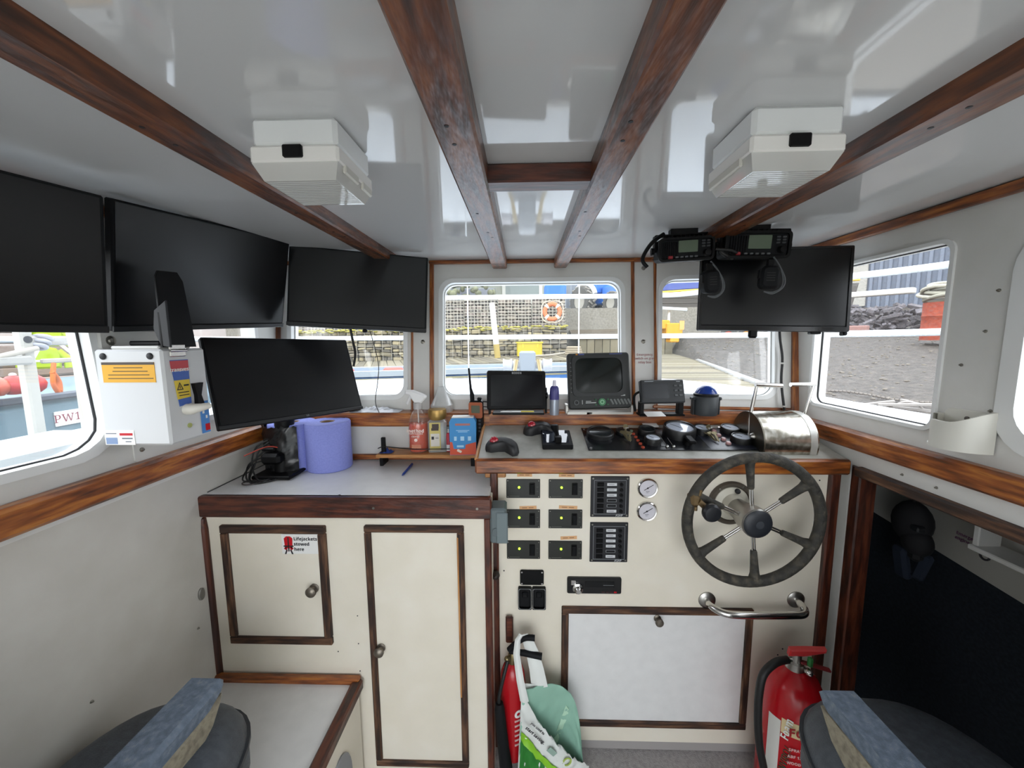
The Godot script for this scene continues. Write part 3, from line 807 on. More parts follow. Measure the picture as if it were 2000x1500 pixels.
	for s in [[-0.15, -0.002], [0.15, 0.004]]:
		put(B.new().at(Transform3D(Basis(Vector3.RIGHT, PI / 2), V(s[0], s[1], 0))).lathe([Vector2(0, 0), Vector2(0.029, 0), Vector2(0.029, 0.004), Vector2(0.022, 0.009), Vector2(0.013, 0.011), Vector2(0, 0.011)], 26), "foot", steel, g)

func monitor(called: String, label: String, w: float, h: float, at: Transform3D, chin := 0.014, logo := "") -> Node3D:
	var o := thing(called, label, "monitor", at)
	put(B.new().box(V(0, 0, -0.011), V(w, h, 0.022), 0.003).box(V(0, -0.01, -0.03), V(w * 0.7, h * 0.6, 0.02), 0.008), "case", black_soft, o)
	put(B.new().box(V(0, chin * 0.4, 0.0005), V(w - 0.014, h - 0.008 - chin, 0.001)), "screen", col(Color("07080b"), 0.28, 0.0, 0.5), o)
	put(B.new().box(V(0, -h / 2 + chin / 2, 0.001), V(w, chin, 0.004), 0.0012), "lower_bezel", hexc("141518", 0.4), o)
	put(B.new().box(V(0, 0, -0.048), V(0.1, 0.1, 0.02), 0.003), "mount_plate", black, o)
	if logo: words(logo, chin * 0.55, hexc("8c8e90", 0.4), X(V(0, -h / 2 + chin * 0.5, 0.003)), o, "Droid Sans", "logo", true)
	return o

func build_screens():
	monitor("monitor", "black monitor at the left edge, nearest of the row hung under the ceiling", 0.45, 0.27, X(V(-0.919, 1.652, -0.565), 70.8, 9.2, 0))
	var m2 := monitor("monitor", "black monitor hung above the white control box, second of the row", 0.50, 0.30, X(V(-0.887, 1.682, -1.119), 78.8, 13.8, 3.1))
	var m3 := monitor("monitor", "black monitor hung across the left front window", 0.48, 0.285, X(V(-0.596, 1.682, -1.418), 14.8, -7.35, -3.2))
	put(B.new().box(V(0.02, -0.149, -0.004), V(0.016, 0.012, 0.014), 0.003), "plug", black, m3)
	put(B.new().tube(bend([V(-0.07, 0.145, -0.03), V(-0.05, 0.16, -0.02), V(-0.02, 0.158, -0.015), V(0.01, 0.15, -0.02), V(0.03, 0.143, -0.03)]), 0.005, 6), "cable_loop", rubber, m3)
	put(B.new().tube(bend([V(0.03, 0.155, -0.03), V(0.08, 0.162, -0.02), V(0.13, 0.152, -0.03)]), 0.004, 6), "cable_loop", rubber, m2)
	for q in [[m2, -0.09], [m3, -0.18]]: put(B.new().box(V(0.0, 0.06, q[1] * 0.6), V(0.05, 0.05, 0.09), 0.004).box(V(0.0, 0.1, q[1] * 0.8), V(0.03, 0.14, 0.03), 0.004), "bracket", black, q[0])
	var m4 := monitor("monitor", "black monitor standing low on the desk, tilted back beside the control box", 0.486, 0.292, X(V(-0.81, 1.370, -1.32), 58.6, -19.3, -1.4), 0.012)
	put(B.new().at(m4.transform.affine_inverse()).tube([V(-0.85, 1.35, -1.35), V(-0.88, 1.25, -1.37), V(-0.885, 1.02, -1.345)], [0.03, 0.034, 0.03], 10).box(V(-0.89, 1.02, -1.335), V(0.14, 0.014, 0.12), 0.004), "stand", black, m4)
	words("LG", 0.006, hexc("77797c"), X(V(0.02, -0.14, 0.004)), m4, "Droid Sans", "logo", true)
	var tv := monitor("television", "black flat television hung in the right front corner behind the radios", 0.437, 0.265, X(V(0.800, 1.652, -1.28), -8.9, -4.7, -1.45), 0.016, "RISCA")
	put(B.new().ring(rrect(0.437, 0.265, 0.004), rrect(0.421, 0.243, 0.002, Vector2(0, 0.003)), 0.004), "bezel", hexc("0e0e0f", 0.2), tv)
	put(B.new().box(V(-0.05, -0.142, -0.006), V(0.026, 0.028, 0.016), 0.005), "sensor", black, tv)
	put(B.new().box(V(0.212, -0.128, -0.012), V(0.012, 0.03, 0.024), 0.003).box(V(0.13, -0.135, -0.01), V(0.03, 0.01, 0.02), 0.002), "corner_bracket", black, tv)
	put(B.new().box(V(0.02, 0.03, -0.15), V(0.05, 0.05, 0.2), 0.004), "wall_arm", black, tv)
	# cables that hang from them
	var cb := thing("cable", "thin pale cable hanging from the monitor in the left front window", "cable")
	put(B.new().tube(bend([V(-0.572, 1.535, -1.43), V(-0.56, 1.47, -1.44), V(-0.553, 1.4, -1.45), V(-0.565, 1.33, -1.46), V(-0.58, 1.26, -1.47), V(-0.575, 1.212, -1.49)]), 0.0016, 6), "wire", hexc("3c3a38", 0.6), cb)
	cb = thing("cable", "short black cable behind the top right corner of the tilted desk monitor", "cable")
	put(B.new().tube(bend([V(-0.665, 1.56, -1.47), V(-0.657, 1.5, -1.47), V(-0.645, 1.45, -1.46), V(-0.65, 1.40, -1.45)]), 0.005, 6), "wire", rubber, cb)
	cb = thing("cable", "black cable clipped down the right front window post under the television", "cable")
	put(B.new().tube(bend([V(0.985, 1.60, -1.53), V(0.987, 1.5, -1.518), V(0.997, 1.42, -1.51), V(0.993, 1.33, -1.50), V(1.005, 1.22, -1.488)]), 0.0045, 8), "wire", rubber, cb)
	for q in [V(0.996, 1.40, -1.505), V(1.003, 1.235, -1.488)]: put(B.new().box(q, V(0.012, 0.006, 0.012), 0.002), "clip", hexc("c9c6c0", 0.5), cb)
	# the white control box on the left wall
	var o := thing("control_box", "white metal control box with yellow, red and blue warning stickers on the left wall", "control box", X(V(-0.93, 1.25, -0.88)))
	put(B.new().box(V(-0.003, 0.116, -0.062), V(0.166, 0.232, 0.124), 0.005), "case", hexc("d2d3d3", 0.3), o)
	put(B.new().box(V(-0.09, 0.1, -0.06), V(0.014, 0.18, 0.08), 0.003), "wall_bracket", steel, o)
	put(B.new().box(V(0.0, 0.236, -0.06), V(0.12, 0.008, 0.09), 0.003), "lid", white, o)
	for x in [-0.062, 0.052]: put(B.new().ball(V(x, 0.216, 0.001), V(0.008, 0.008, 0.004), 12), "screw_cap", ink, o)
	var fx := X(V(0, 0, 0.0006))
	var y1 := put(B.new().at(fx).box(V(-0.004, 0.178, 0), V(0.128, 0.048, 0.001)), "caution_sticker", hexc("e0a520", 0.5), o)
	put(B.new().at(fx).box(V(-0.004, 0.199, 0.0007), V(0.128, 0.006, 0.0004)), "sticker_band", hexc("3a3128", 0.5), y1)
	var bars := B.new().at(fx)
	for i in 4: bars.box(V(-0.004 + (i % 2) * 0.004, 0.189 - i * 0.0085, 0.0007), V([0.07, 0.085, 0.10, 0.11][i], 0.0022, 0.0004))
	put(bars, "print", hexc("6a5220", 0.6), y1)
	var s2 := put(B.new().at(fx).box(V(-0.046, 0.02, 0), V(0.074, 0.036, 0.001)), "maker_sticker", white, o)
	put(B.new().at(fx).box(V(-0.066, 0.012, 0.0007), V(0.028, 0.016, 0.0004)), "blue_band", hexc("7f95b8", 0.5), s2)
	put(B.new().at(fx).box(V(-0.029, 0.028, 0.0007), V(0.032, 0.006, 0.0004)), "red_band", red, s2)
	put(B.new().at(fx).box(V(-0.027, 0.018, 0.0007), V(0.026, 0.003, 0.0004)).box(V(-0.025, 0.01, 0.0007), V(0.014, 0.002, 0.0004)).box(V(-0.066, 0.03, 0.0007), V(0.026, 0.002, 0.0004)), "print", hexc("5d6470", 0.5), s2)
	# right-hand side of it, which faces the middle of the cabin
	var sx := Transform3D(Basis(V(0, 0, -1), V(0, 1, 0), V(1, 0, 0)), V(0.0805, 0, 0))
	var s3 := put(B.new().at(sx).prism(poly([0.032, 0.09, 0.066, 0.094, 0.068, 0.205, 0.018, 0.205]), 0.001), "warning_sticker", hexc("3f62b0", 0.4), o)
	put(B.new().at(sx).prism(poly([0.02, 0.178, 0.067, 0.178, 0.0675, 0.203, 0.018, 0.203]), 0.0015), "red_band", hexc("c8424a", 0.4), s3)
	put(B.new().at(sx).prism(poly([0.029, 0.108, 0.066, 0.11, 0.066, 0.155, 0.024, 0.155]), 0.0015), "yellow_band", hexc("e2c53c", 0.4), s3)
	put(B.new().at(sx * X(V(0, 0, 0.0015))).ring(poly([0.028, 0.131, 0.046, 0.131, 0.037, 0.15]), poly([0.031, 0.133, 0.043, 0.133, 0.037, 0.146]), 0.0006).box(V(0.037, 0.138, 0.0003), V(0.0016, 0.007, 0.0006)).box(V(0.055, 0.141, 0.0003), V(0.014, 0.004, 0.0006)).box(V(0.046, 0.124, 0.0003), V(0.03, 0.0022, 0.0006)).box(V(0.047, 0.117, 0.0003), V(0.028, 0.0022, 0.0006)), "warning_triangle", ink, s3)
	words("transvest", 0.009, white, sx * X(V(0.043, 0.181, 0.0016)), s3, "Droid Sans", "lettering", true)
	var s4 := put(B.new().at(sx).box(V(0.103, 0.05, 0.0005), V(0.026, 0.085, 0.001)), "blue_sticker", hexc("4a86c8", 0.4), o)
	put(B.new().at(sx).box(V(0.108, 0.022, 0.0014), V(0.014, 0.018, 0.0008)), "red_square", red, s4)
	put(B.new().at(sx).box(V(0.098, 0.066, 0.0014), V(0.006, 0.012, 0.0008)).box(V(0.107, 0.05, 0.0014), V(0.005, 0.008, 0.0008)), "print", white, s4)
	put(B.new().at(sx).box(V(0.04, 0.236, 0.002), V(0.044, 0.014, 0.004), 0.002).box(V(0.04, 0.22, 0.002), V(0.044, 0.014, 0.004), 0.002).tube([V(0.018, 0.228, 0.004), V(0.062, 0.228, 0.004)], 0.004, 8), "hinge", chrome, o)
	put(B.new().at(sx).tube([V(0.05, 0.08, 0.0), V(0.05, 0.08, 0.012), V(0.066, 0.082, 0.026), V(0.085, 0.083, 0.03)], [0.014, 0.014, 0.010, 0.008], 12), "lever", hexc("e8e4d8", 0.4), o)
	put(B.new().at(sx).prism(poly([0.075, 0.088, 0.095, 0.088, 0.088, 0.112, 0.097, 0.143, 0.07, 0.143, 0.076, 0.112]), 0.012, 0.002), "cable_clip", black, o)
	put(B.new().at(sx).prism(oval(0.006, 0.006, 14, Vector2(0.054, 0.038)), 0.003, 0.001), "button", hexc("a9b06a", 0.4), o)
	var hd := put(B.new().at(sx * X(V(0, 0, -0.002))).prism(poly([0.002, 0.236, 0.096, 0.236, 0.076, 0.398, 0.062, 0.418, 0.012, 0.414, 0.004, 0.40]), 0.005, 0.001), "hood", black, o)
	put(B.new().at(X(V(0.02, 0, -0.008))).prism(poly([0.08, 0.236, 0.08, 0.345, 0.05, 0.322, 0.044, 0.28, 0.058, 0.24]), 0.005, 0.001), "hood_flap", hexc("1b1d20", 0.5), hd)
	put(B.new().box(V(-0.01, 0.246, -0.07), V(0.08, 0.012, 0.04), 0.003), "tray", black, o)

func build_ledge():
	var y := SILL
	# radar
	var xr := X(V(0.291, 1.339, -1.474), 4.9, -10.2, 0.6)
	var o := thing("radar", "old square grey radar with a curved dark tube on the window ledge", "radar", xr)
	var rm := hexc("262827", 0.6)
	put(B.new().at(X(V(0, 0, -0.018))).prism(rrect(0.242, 0.216, 0.012), 0.018, 0.005).at(X(V(0, 0.005, -0.04))).prism(rrect(0.225, 0.2, 0.01), 0.025), "case", rm, o)
	put(B.new().at(X(V(-0.002, 0.02, 0))).ring(rrect(0.206, 0.158, 0.02), rrect(0.182, 0.134, 0.028), 0.006), "bezel", hexc("242626", 0.5), o)
	put(B.new().sheet(func(u: float, v: float): return V(-0.094 + u * 0.184, -0.048 + v * 0.136, 0.001 + 0.004 * sin(PI * u) * sin(PI * v)), 10, 10), "tube_face", hexc("0d1413", 0.12), o)
	put(B.new().at(X(V(0.007, -0.082, 0))).prism(oval(0.0145, 0.0145, 22), 0.004, 0.001), "cursor_pad", hexc("3f7a52", 0.5), o)
	put(B.new().at(X(V(0.007, -0.082, 0.004))).ring(oval(0.008, 0.008, 16), oval(0.0055, 0.0055, 16), 0.0008), "pad_ring", hexc("9cc6a6", 0.5), o)
	for s in [[-0.017, -0.072], [-0.017, -0.092], [0.03, -0.072], [0.03, -0.092]]: put(B.new().box(V(s[0], s[1], 0.001), V(0.008, 0.006, 0.003), 0.001), "pad_key", hexc("2f5a3e", 0.5), o)
	for i in 6: put(B.new().at(X(V(0.046 + i * 0.0135, -0.082, 0.0), 0, 0, 28)).box(V(0, 0, 0), V(0.008, 0.024, 0.005), 0.002), "key", hexc("6d716f", 0.5), o)
	put(B.new().at(X(V(-0.092, -0.082, 0))).ring(oval(0.010, 0.010, 20), oval(0.006, 0.006, 20), 0.004), "dial", hexc("4d5050", 0.5), o)
	put(B.new().box(V(-0.069, -0.081, 0.0003), V(0.002, 0.016, 0.001)).box(V(-0.045, -0.078, 0.0003), V(0.02, 0.0022, 0.001)).box(V(-0.036, -0.084, 0.0003), V(0.04, 0.003, 0.001)).box(V(0.09, -0.058, 0.0003), V(0.017, 0.005, 0.001)), "print", hexc("b8bab8", 0.5), o)
	put(B.new().box(V(-0.084, 0.1025, 0.0003), V(0.008, 0.005, 0.001)), "orange_mark", hexc("d08a30"), o)
	put(B.new().box(V(-0.066, 0.1025, 0.0003), V(0.022, 0.005, 0.001)).box(V(0.068, 0.1025, 0.0003), V(0.05, 0.0028, 0.001)), "maker_mark", hexc("5c64a0"), o)
	for i in 8: put(B.new().box(V(-0.109, 0.07 - i * 0.016, 0.0003), V(0.004, 0.002, 0.001)), "scale_mark", hexc("8a8c8a"), o)
	var xi := xr.affine_inverse()
	put(B.new().at(xi).box(V(0.255, SILL + 0.004, -1.50), V(0.02, 0.008, 0.06)).box(V(0.42, 1.225, -1.50), V(0.012, 0.036, 0.05), 0.002).box(V(0.17, 1.225, -1.51), V(0.012, 0.036, 0.05), 0.002).box(V(0.295, 1.212, -1.50), V(0.25, 0.008, 0.06)), "cradle", steel, o)
	# chartplotter
	var xp := X(V(-0.025, 1.308, -1.447), 10, -13, -1.5)
	o = thing("chartplotter", "wide flat black chartplotter on the window ledge below the yellow crate", "chartplotter", xp)
	put(B.new().at(X(V(0, 0, -0.02))).prism(rrect(0.226, 0.148, 0.008), 0.02, 0.003), "case", black, o)
	put(B.new().box(V(0, -0.002, 0.0003), V(0.198, 0.118, 0.0012)), "screen", col(Color("06080f"), 0.12), o)
	words("KODEN", 0.008, hexc("a5a7a8"), X(V(0.0, 0.0645, 0.0006)), o, "Droid Sans", "logo", true)
	for s in [-1, 1]: put(B.new().at(Transform3D(Basis(V(0, 1, 0), V(-s, 0, 0), V(0, 0, 1)) if s < 0 else Basis(V(0, -1, 0), V(1, 0, 0), V(0, 0, 1)), V(s * 0.112, -0.02, -0.012))).lathe([Vector2(0, 0), Vector2(0.012, 0.0), Vector2(0.014, 0.008), Vector2(0, 0.009)], 10), "clamp_knob", black, o)
	var pi2 := xp.affine_inverse()
	put(B.new().at(pi2).box(V(-0.02, 1.213, -1.49), V(0.2, 0.008, 0.07), 0.002).box(V(-0.132, 1.26, -1.475), V(0.008, 0.1, 0.03), 0.002).box(V(0.088, 1.26, -1.5), V(0.008, 0.1, 0.03), 0.002), "bracket", black, o)
	# sounder
	var xs := X(V(0.519, 1.303, -1.432), 3.3, -16.8, 0.6)
	o = thing("sounder", "small grey fish sounder with six buttons between radar and compass", "sounder", xs)
	put(B.new().at(X(V(0, 0, -0.02))).prism(rrect(0.164, 0.088, 0.006), 0.02, 0.004).box(V(0, 0, -0.012), V(0.14, 0.07, 0.026), 0.006), "case", hexc("26282a", 0.5), o)
	put(B.new().box(V(-0.026, 0.001, 0.0003), V(0.094, 0.056, 0.0012)), "screen", hexc("3a3c3f", 0.25), o)
	for i in 6: put(B.new().box(V(0.048 + (i % 2) * 0.018, 0.02 - (i / 2) * 0.018, 0.001), V(0.012, 0.008, 0.003), 0.001), "key", hexc("4b4e50", 0.5), o)
	put(B.new().box(V(-0.05, 0.038, 0.0004), V(0.034, 0.003, 0.001)).box(V(0.06, 0.036, 0.0004), V(0.014, 0.003, 0.001)), "print", hexc("8d9092", 0.5), o)
	for q in [[V(0.445, 1.235, -1.45), V(0.016, 0.055, 0.03)], [V(0.59, 1.235, -1.45), V(0.02, 0.055, 0.03)], [V(0.52, 1.212, -1.455), V(0.17, 0.008, 0.05)]]: put(B.new().at(xs.affine_inverse()).box(q[0], q[1], 0.003), "bracket", black, o)
	put(B.new().at(xs.affine_inverse()).tube(bend([V(0.43, 1.22, -1.47), V(0.425, 1.28, -1.47), V(0.45, 1.30, -1.46)]), 0.005, 6), "lead", black, o)
	o = thing("paper_sheet", "small white paper lying under the fish sounder", "paper", X(V(0.49, 1.2175, -1.43), 4, 12))
	put(B.new().box(V(0, 0, 0), V(0.07, 0.001, 0.045)), "sheet", white, o)
	o = thing("paper_sheet", "white paper tag at the back of the dash behind the engine gauges", "paper", Transform3D(Basis(V(1, 0, 0), V(0, 0.978, 0.207), V(0, -0.207, 0.978)), V(0.49, 1.1645, -1.47)))
	put(B.new().box(V(0, 0.0015, 0), V(0.055, 0.002, 0.032)), "sheet", white, o)
	# compass
	o = thing("compass", "round black compass with a blue dome on the window ledge", "compass", X(V(0.695, y, -1.47)))
	put(B.new().lathe([Vector2(0, 0), Vector2(0.042, 0), Vector2(0.044, 0.01), Vector2(0.045, 0.066), Vector2(0.04, 0.074), Vector2(0, 0.074)], 28), "bowl", hexc("33373a", 0.5), o)
	put(B.new().box(V(-0.049, 0.062, 0), V(0.012, 0.012, 0.03), 0.003).box(V(0.049, 0.062, 0), V(0.012, 0.012, 0.03), 0.003).box(V(-0.048, 0.03, 0), V(0.006, 0.06, 0.022), 0.002).box(V(0.048, 0.03, 0), V(0.006, 0.06, 0.022), 0.002), "bracket", hexc("2a2d30", 0.5), o)
	put(B.new().lathe([Vector2(0.04, 0.072), Vector2(0.038, 0.086), Vector2(0.03, 0.1), Vector2(0.018, 0.11), Vector2(0, 0.114)], 28), "dome", col(Color("1e3a86"), 0.05), o)
	put(B.new().lathe([Vector2(0.044, 0.072), Vector2(0.044, 0.08), Vector2(0.039, 0.083)], 28), "collar", black, o)
	put(B.new().at(X(V(0, 0.0, 0), 0)).tube(arc(V(0, 0.08, 0), 0.038, 200, 340, 16, Vector3.RIGHT, V(0, 0, -1)), 0.0022, 6), "card_ring", hexc("c8d4ea", 0.4), o)
	# spray can
	o = thing("spray_can", "slim silver and purple spray can between chartplotter and radar", "spray can", X(V(0.119, y, -1.468)))
	put(B.new().lathe([Vector2(0, 0), Vector2(0.0175, 0), Vector2(0.018, 0.004), Vector2(0.018, 0.088)], 22), "body", hexc("a9b0bc", 0.3, 0.6), o)
	put(B.new().lathe([Vector2(0.0182, 0.06), Vector2(0.0182, 0.088), Vector2(0.017, 0.104), Vector2(0.012, 0.112), Vector2(0, 0.112)], 22), "shoulder", hexc("42407e", 0.35), o)
	put(B.new().lathe([Vector2(0.0184, 0.052), Vector2(0.0184, 0.082)], 22, PI * 0.5), "label", hexc("4c9a54", 0.4), o)
	put(B.new().lathe([Vector2(0, 0.11), Vector2(0.008, 0.11), Vector2(0.007, 0.132), Vector2(0.005, 0.135), Vector2(0, 0.135)], 14), "nozzle", hexc("dcd8e4", 0.4), o)
	# handheld radio
	o = thing("handheld_radio", "orange and black handheld radio with a long aerial beside the blue box", "radio", X(V(-0.183, 1.07, -1.472), -6, 0))
	put(B.new().box(V(0, 0.10, 0), V(0.052, 0.19, 0.034), 0.006), "body", black, o)
	put(B.new().at(X(V(0, 0.158, 0.0155))).ring(rrect(0.054, 0.062, 0.008), rrect(0.034, 0.03, 0.003, Vector2(0, 0.004)), 0.004), "face_frame", hexc("9c4a1c", 0.45), o)
	put(B.new().box(V(0, 0.162, 0.0165), V(0.036, 0.032, 0.002)), "display", hexc("555a48", 0.3), o)
	for i in 12: put(B.new().box(V(-0.015 + (i % 3) * 0.015, 0.118 - (i / 3) * 0.014, 0.018), V(0.009, 0.007, 0.003), 0.001), "key", hexc("3a3c40", 0.5), o)
	put(B.new().box(V(0.012, 0.2, 0), V(0.016, 0.012, 0.016), 0.003), "tuning_knob", black_soft, o)
	put(B.new().tube([V(-0.016, 0.19, 0), V(-0.017, 0.215, 0), V(-0.022, 0.24, 0), V(-0.028, 0.32, 0)], [0.009, 0.009, 0.005, 0.0035], 10), "aerial", black_soft, o)
	put(B.new().tube(bend([V(0.024, 0.19, 0), V(0.05, 0.185, -0.01), V(0.075, 0.165, -0.02)]), 0.003, 6).tube(bend([V(0.026, 0.17, 0), V(0.045, 0.165, -0.01), V(0.05, 0.15, -0.02)]), 0.002, 6), "lead", rubber, o)
	# what lies along the ledge
	o = thing("funnel", "clear plastic funnel upside down behind the gold-lidded jar", "funnel", X(V(-0.335, y, -1.545)))
	put(B.new().lathe([Vector2(0.045, 0), Vector2(0.045, 0.028), Vector2(0.042, 0.03), Vector2(0.022, 0.075), Vector2(0.016, 0.1), Vector2(0.012, 0.1), Vector2(0.018, 0.074), Vector2(0.038, 0.03)], 22), "cone", glassy(Color("e6e8e6"), 0.42, 0.15), o)
	o = thing("plastic_bag", "crumpled clear plastic bag on the ledge under the left front window", "bag", X(V(-0.60, y, -1.535)))
	var nz := FastNoiseLite.new()
	nz.seed = 5; nz.frequency = 14.0
	put(B.new().sheet(func(u: float, v: float): return V((u - 0.5) * 0.2, 0.003 + sin(PI * u) * sin(PI * v) * (0.006 + 0.03 * abs(nz.get_noise_2d(u * 1.2, v))), (0.5 - v) * 0.07), 22, 12), "film", glassy(Color("dfe2e8"), 0.75, 0.2), o)
	o = thing("sunglasses", "black folded sunglasses on the ledge beside the plastic bag", "glasses", X(V(-0.72, y, -1.53), 12))
	put(B.new().at(X(V(-0.03, 0.016, 0.02))).prism(oval(0.027, 0.017, 20), 0.003, 0.001).at(X(V(0.03, 0.016, 0.02))).prism(oval(0.027, 0.017, 20), 0.003, 0.001), "lens", hexc("0a0a0c", 0.1), o)
	put(B.new().tube(bend([V(-0.058, 0.02, 0.02), V(0.0, 0.024, 0.022), V(0.058, 0.02, 0.02)]), 0.003, 6).tube([V(-0.056, 0.02, 0.018), V(0.04, 0.012, 0.0)], 0.0025, 6), "frame", black, o)
	o = thing("marker_pen", "yellow and white marker lying on the ledge in front of the chartplotter", "pen", Transform3D(Basis(Vector3.BACK, -PI / 2), V(-0.09, y + 0.007, -1.478)))
	put(B.new().lathe([Vector2(0, 0), Vector2(0.004, 0), Vector2(0.006, 0.01), Vector2(0.006, 0.11), Vector2(0, 0.112)], 12), "barrel", white, o)
	put(B.new().lathe([Vector2(0.0064, 0.08), Vector2(0.0068, 0.082), Vector2(0.0068, 0.13), Vector2(0, 0.132)], 12), "cap", hexc("d2c04a", 0.4), o)

func build_desk_items():
	var y := 1.0115
	var blue := mottled(noise_tex(0.08, 3, [[0.0, "7f87cf"], [0.5, "8a92d8"], [1.0, "949ce0"]], 51), 0.85, 3.0)
	var roll := thing("paper_roll", "large blue paper towel roll standing on the desk", "paper roll", X(V(-0.752, y, -1.425)), "blue paper rolls")
	var pr := [Vector2(0.026, 0.172), Vector2(0.026, 0.0), Vector2(0.08, 0.0), Vector2(0.082, 0.004)]
	for i in 5: pr.append_array([Vector2(0.082, 0.004 + i * 0.036), Vector2(0.0815, 0.006 + i * 0.036)])
	pr.append_array([Vector2(0.082, 0.176), Vector2(0.080, 0.180)])
	for i in 6: pr.append_array([Vector2(0.077 - i * 0.009, 0.181), Vector2(0.074 - i * 0.009, 0.180)])
	pr.append_array([Vector2(0.027, 0.181), Vector2(0.026, 0.172)])
	put(B.new().lathe(pr, 40), "paper", blue, roll)
	put(B.new().lathe([Vector2(0.022, 0.001), Vector2(0.0265, 0.001), Vector2(0.0265, 0.179), Vector2(0.022, 0.179), Vector2(0.022, 0.001)], 24), "cardboard_core", hexc("a58a66", 0.8), roll)
	var r2 := copy(roll, X(V(-0.888, y, -1.42)), "blue paper towel roll half wrapped in torn black plastic at the wall")
	var nz := FastNoiseLite.new()
	nz.seed = 8; nz.frequency = 3.0
	put(B.new().sheet(func(u: float, v: float):
		var a := PI * 0.62 + u * PI * 1.15
		var edge: float = 0.02 + 0.178 * v
		var r: float = 0.095 + 0.010 * nz.get_noise_2d(u * 4.0, v * 3.0) + 0.01 * (1.0 - v) * absf(nz.get_noise_2d(u * 9.0, 3.0))
		return V(cos(a - PI * 0.05) * r, edge - 0.018 + 0.02 * nz.get_noise_2d(u * 5.0, 1.0) * v, -sin(a - PI * 0.05) * r), 36, 14), "torn_wrapper", hexc("0f0f11", 0.25), r2)
	var o := thing("pen", "blue ballpoint pen lying on the desk", "pen", Transform3D(Basis(Vector3.RIGHT, -PI / 2), V(-0.437, y + 0.0045, -1.32)))
	put(B.new().lathe([Vector2(0, 0), Vector2(0.0015, 0), Vector2(0.004, 0.012), Vector2(0.0042, 0.1), Vector2(0.0035, 0.128), Vector2(0, 0.13)], 10), "barrel", hexc("27469c", 0.35), o)
	put(B.new().box(V(0, 0.105, 0.005), V(0.003, 0.04, 0.0016), 0.0005), "clip", hexc("1b2f70", 0.35), o)
	o = thing("cable_tangle", "tangle of black and red leads under the tilted desk monitor", "cables", X(V(-0.93, y, -1.30)))
	for i in 5:
		var s := i * 1.7
		put(B.new().tube(bend([V(0.03, 0.14, -0.05), V(-0.03 + 0.01 * i, 0.11 - 0.01 * i, -0.02), V(-0.04 + 0.012 * sin(s), 0.05, 0.0), V(-0.02 + 0.02 * cos(s), 0.006, 0.03 + 0.008 * i), V(0.02 + 0.012 * i, 0.005, 0.03 * sin(s)), V(0.05, 0.008, -0.01 - 0.01 * i)]), 0.0028, 6), "lead", rubber, o)
	put(B.new().tube(bend([V(-0.02, 0.10, 0.06), V(0.02, 0.115, 0.0), V(0.05, 0.10, -0.03), V(0.07, 0.07, -0.05)]), 0.0022, 6), "red_lead", hexc("a33a2a", 0.5), o)
	put(B.new().tube(bend([V(0.02, 0.005, 0.0), V(-0.02, 0.004, 0.035), V(-0.035, 0.004, 0.06), V(-0.01, 0.004, 0.075), V(0.02, 0.004, 0.05), V(0.03, 0.004, 0.01)]), 0.0018, 6), "loop_lead", hexc("2a2023", 0.5), o)
	put(B.new().box(V(0.03, 0.07, -0.02), V(0.07, 0.04, 0.06), 0.01).box(V(0.01, 0.10, -0.03), V(0.05, 0.012, 0.03), 0.004), "power_block", black, o)
	# shelf on the desk and what stands on it
	o = thing("bottle_shelf", "narrow light wood shelf with an elastic cord holding bottles above the desk", "shelf", X(V(-0.365, 1.05, -1.466)))
	put(B.new().box(V(0, 0.006, 0), V(0.405, 0.013, 0.102), 0.002, 0), "board", wood_pale, o)
	put(B.new().box(V(-0.19, -0.02, 0.0), V(0.014, 0.04, 0.06), 0.002).box(V(0.17, -0.02, 0.0), V(0.02, 0.04, 0.06), 0.002), "foot", black_soft, o)
	put(B.new().box(V(-0.178, 0.045, 0.03), V(0.016, 0.062, 0.012), 0.002), "cord_post", black, o)
	put(B.new().tube([V(-0.2, 0.032, 0.03), V(-0.178, 0.042, 0.038), V(-0.05, 0.034, 0.05), V(0.1, 0.036, 0.05), V(0.2, 0.042, 0.04)], 0.002, 6), "elastic_cord", rubber, o)
	o = thing("blue_cloth", "scrap of blue cloth at the left end of the bottle shelf", "cloth", X(V(-0.535, 1.063, -1.445)))
	put(B.new().sheet(func(u: float, v: float): return V((u - 0.5) * 0.05, 0.002 + 0.012 * sin(PI * u) * sin(PI * v) * (1.0 + 0.6 * sin(u * 17.0 + v * 9.0)), (0.5 - v) * 0.036), 14, 10), "scrap", hexc("23397c", 0.9), o)
	var sy := 1.0635
	o = thing("spray_bottle", "clear spray bottle of orange cleaner with a white trigger head", "bottle", X(V(-0.414, sy, -1.472)))
	var orange := glassy(Color("cf4310"), 0.94, 0.12)
	put(B.new().lathe([Vector2(0, 0.003), Vector2(0.034, 0.003), Vector2(0.037, 0.01), Vector2(0.037, 0.09), Vector2(0.035, 0.112), Vector2(0, 0.112)], 28), "liquid", orange, o)
	put(B.new().lathe([Vector2(0, 0), Vector2(0.036, 0), Vector2(0.0395, 0.008), Vector2(0.0395, 0.10), Vector2(0.034, 0.13), Vector2(0.022, 0.155), Vector2(0.014, 0.164), Vector2(0.0135, 0.17)], 28), "bottle_body", glassy(Color("f0e6e2"), 0.10, 0.05), o)
	put(B.new().lathe([Vector2(0, 0.168), Vector2(0.0165, 0.168), Vector2(0.0165, 0.19), Vector2(0.012, 0.194), Vector2(0, 0.194)], 20), "collar", hexc("b9b6b4", 0.4), o)
	put(B.new().at(X(V(0, 0.205, -0.011))).prism(poly([-0.012, -0.014, 0.016, -0.014, 0.034, 0.006, 0.034, 0.014, 0.02, 0.022, -0.018, 0.036, -0.046, 0.036, -0.048, 0.022, -0.03, 0.016]), 0.022, 0.005), "trigger_head", hexc("ecebea", 0.4), o)
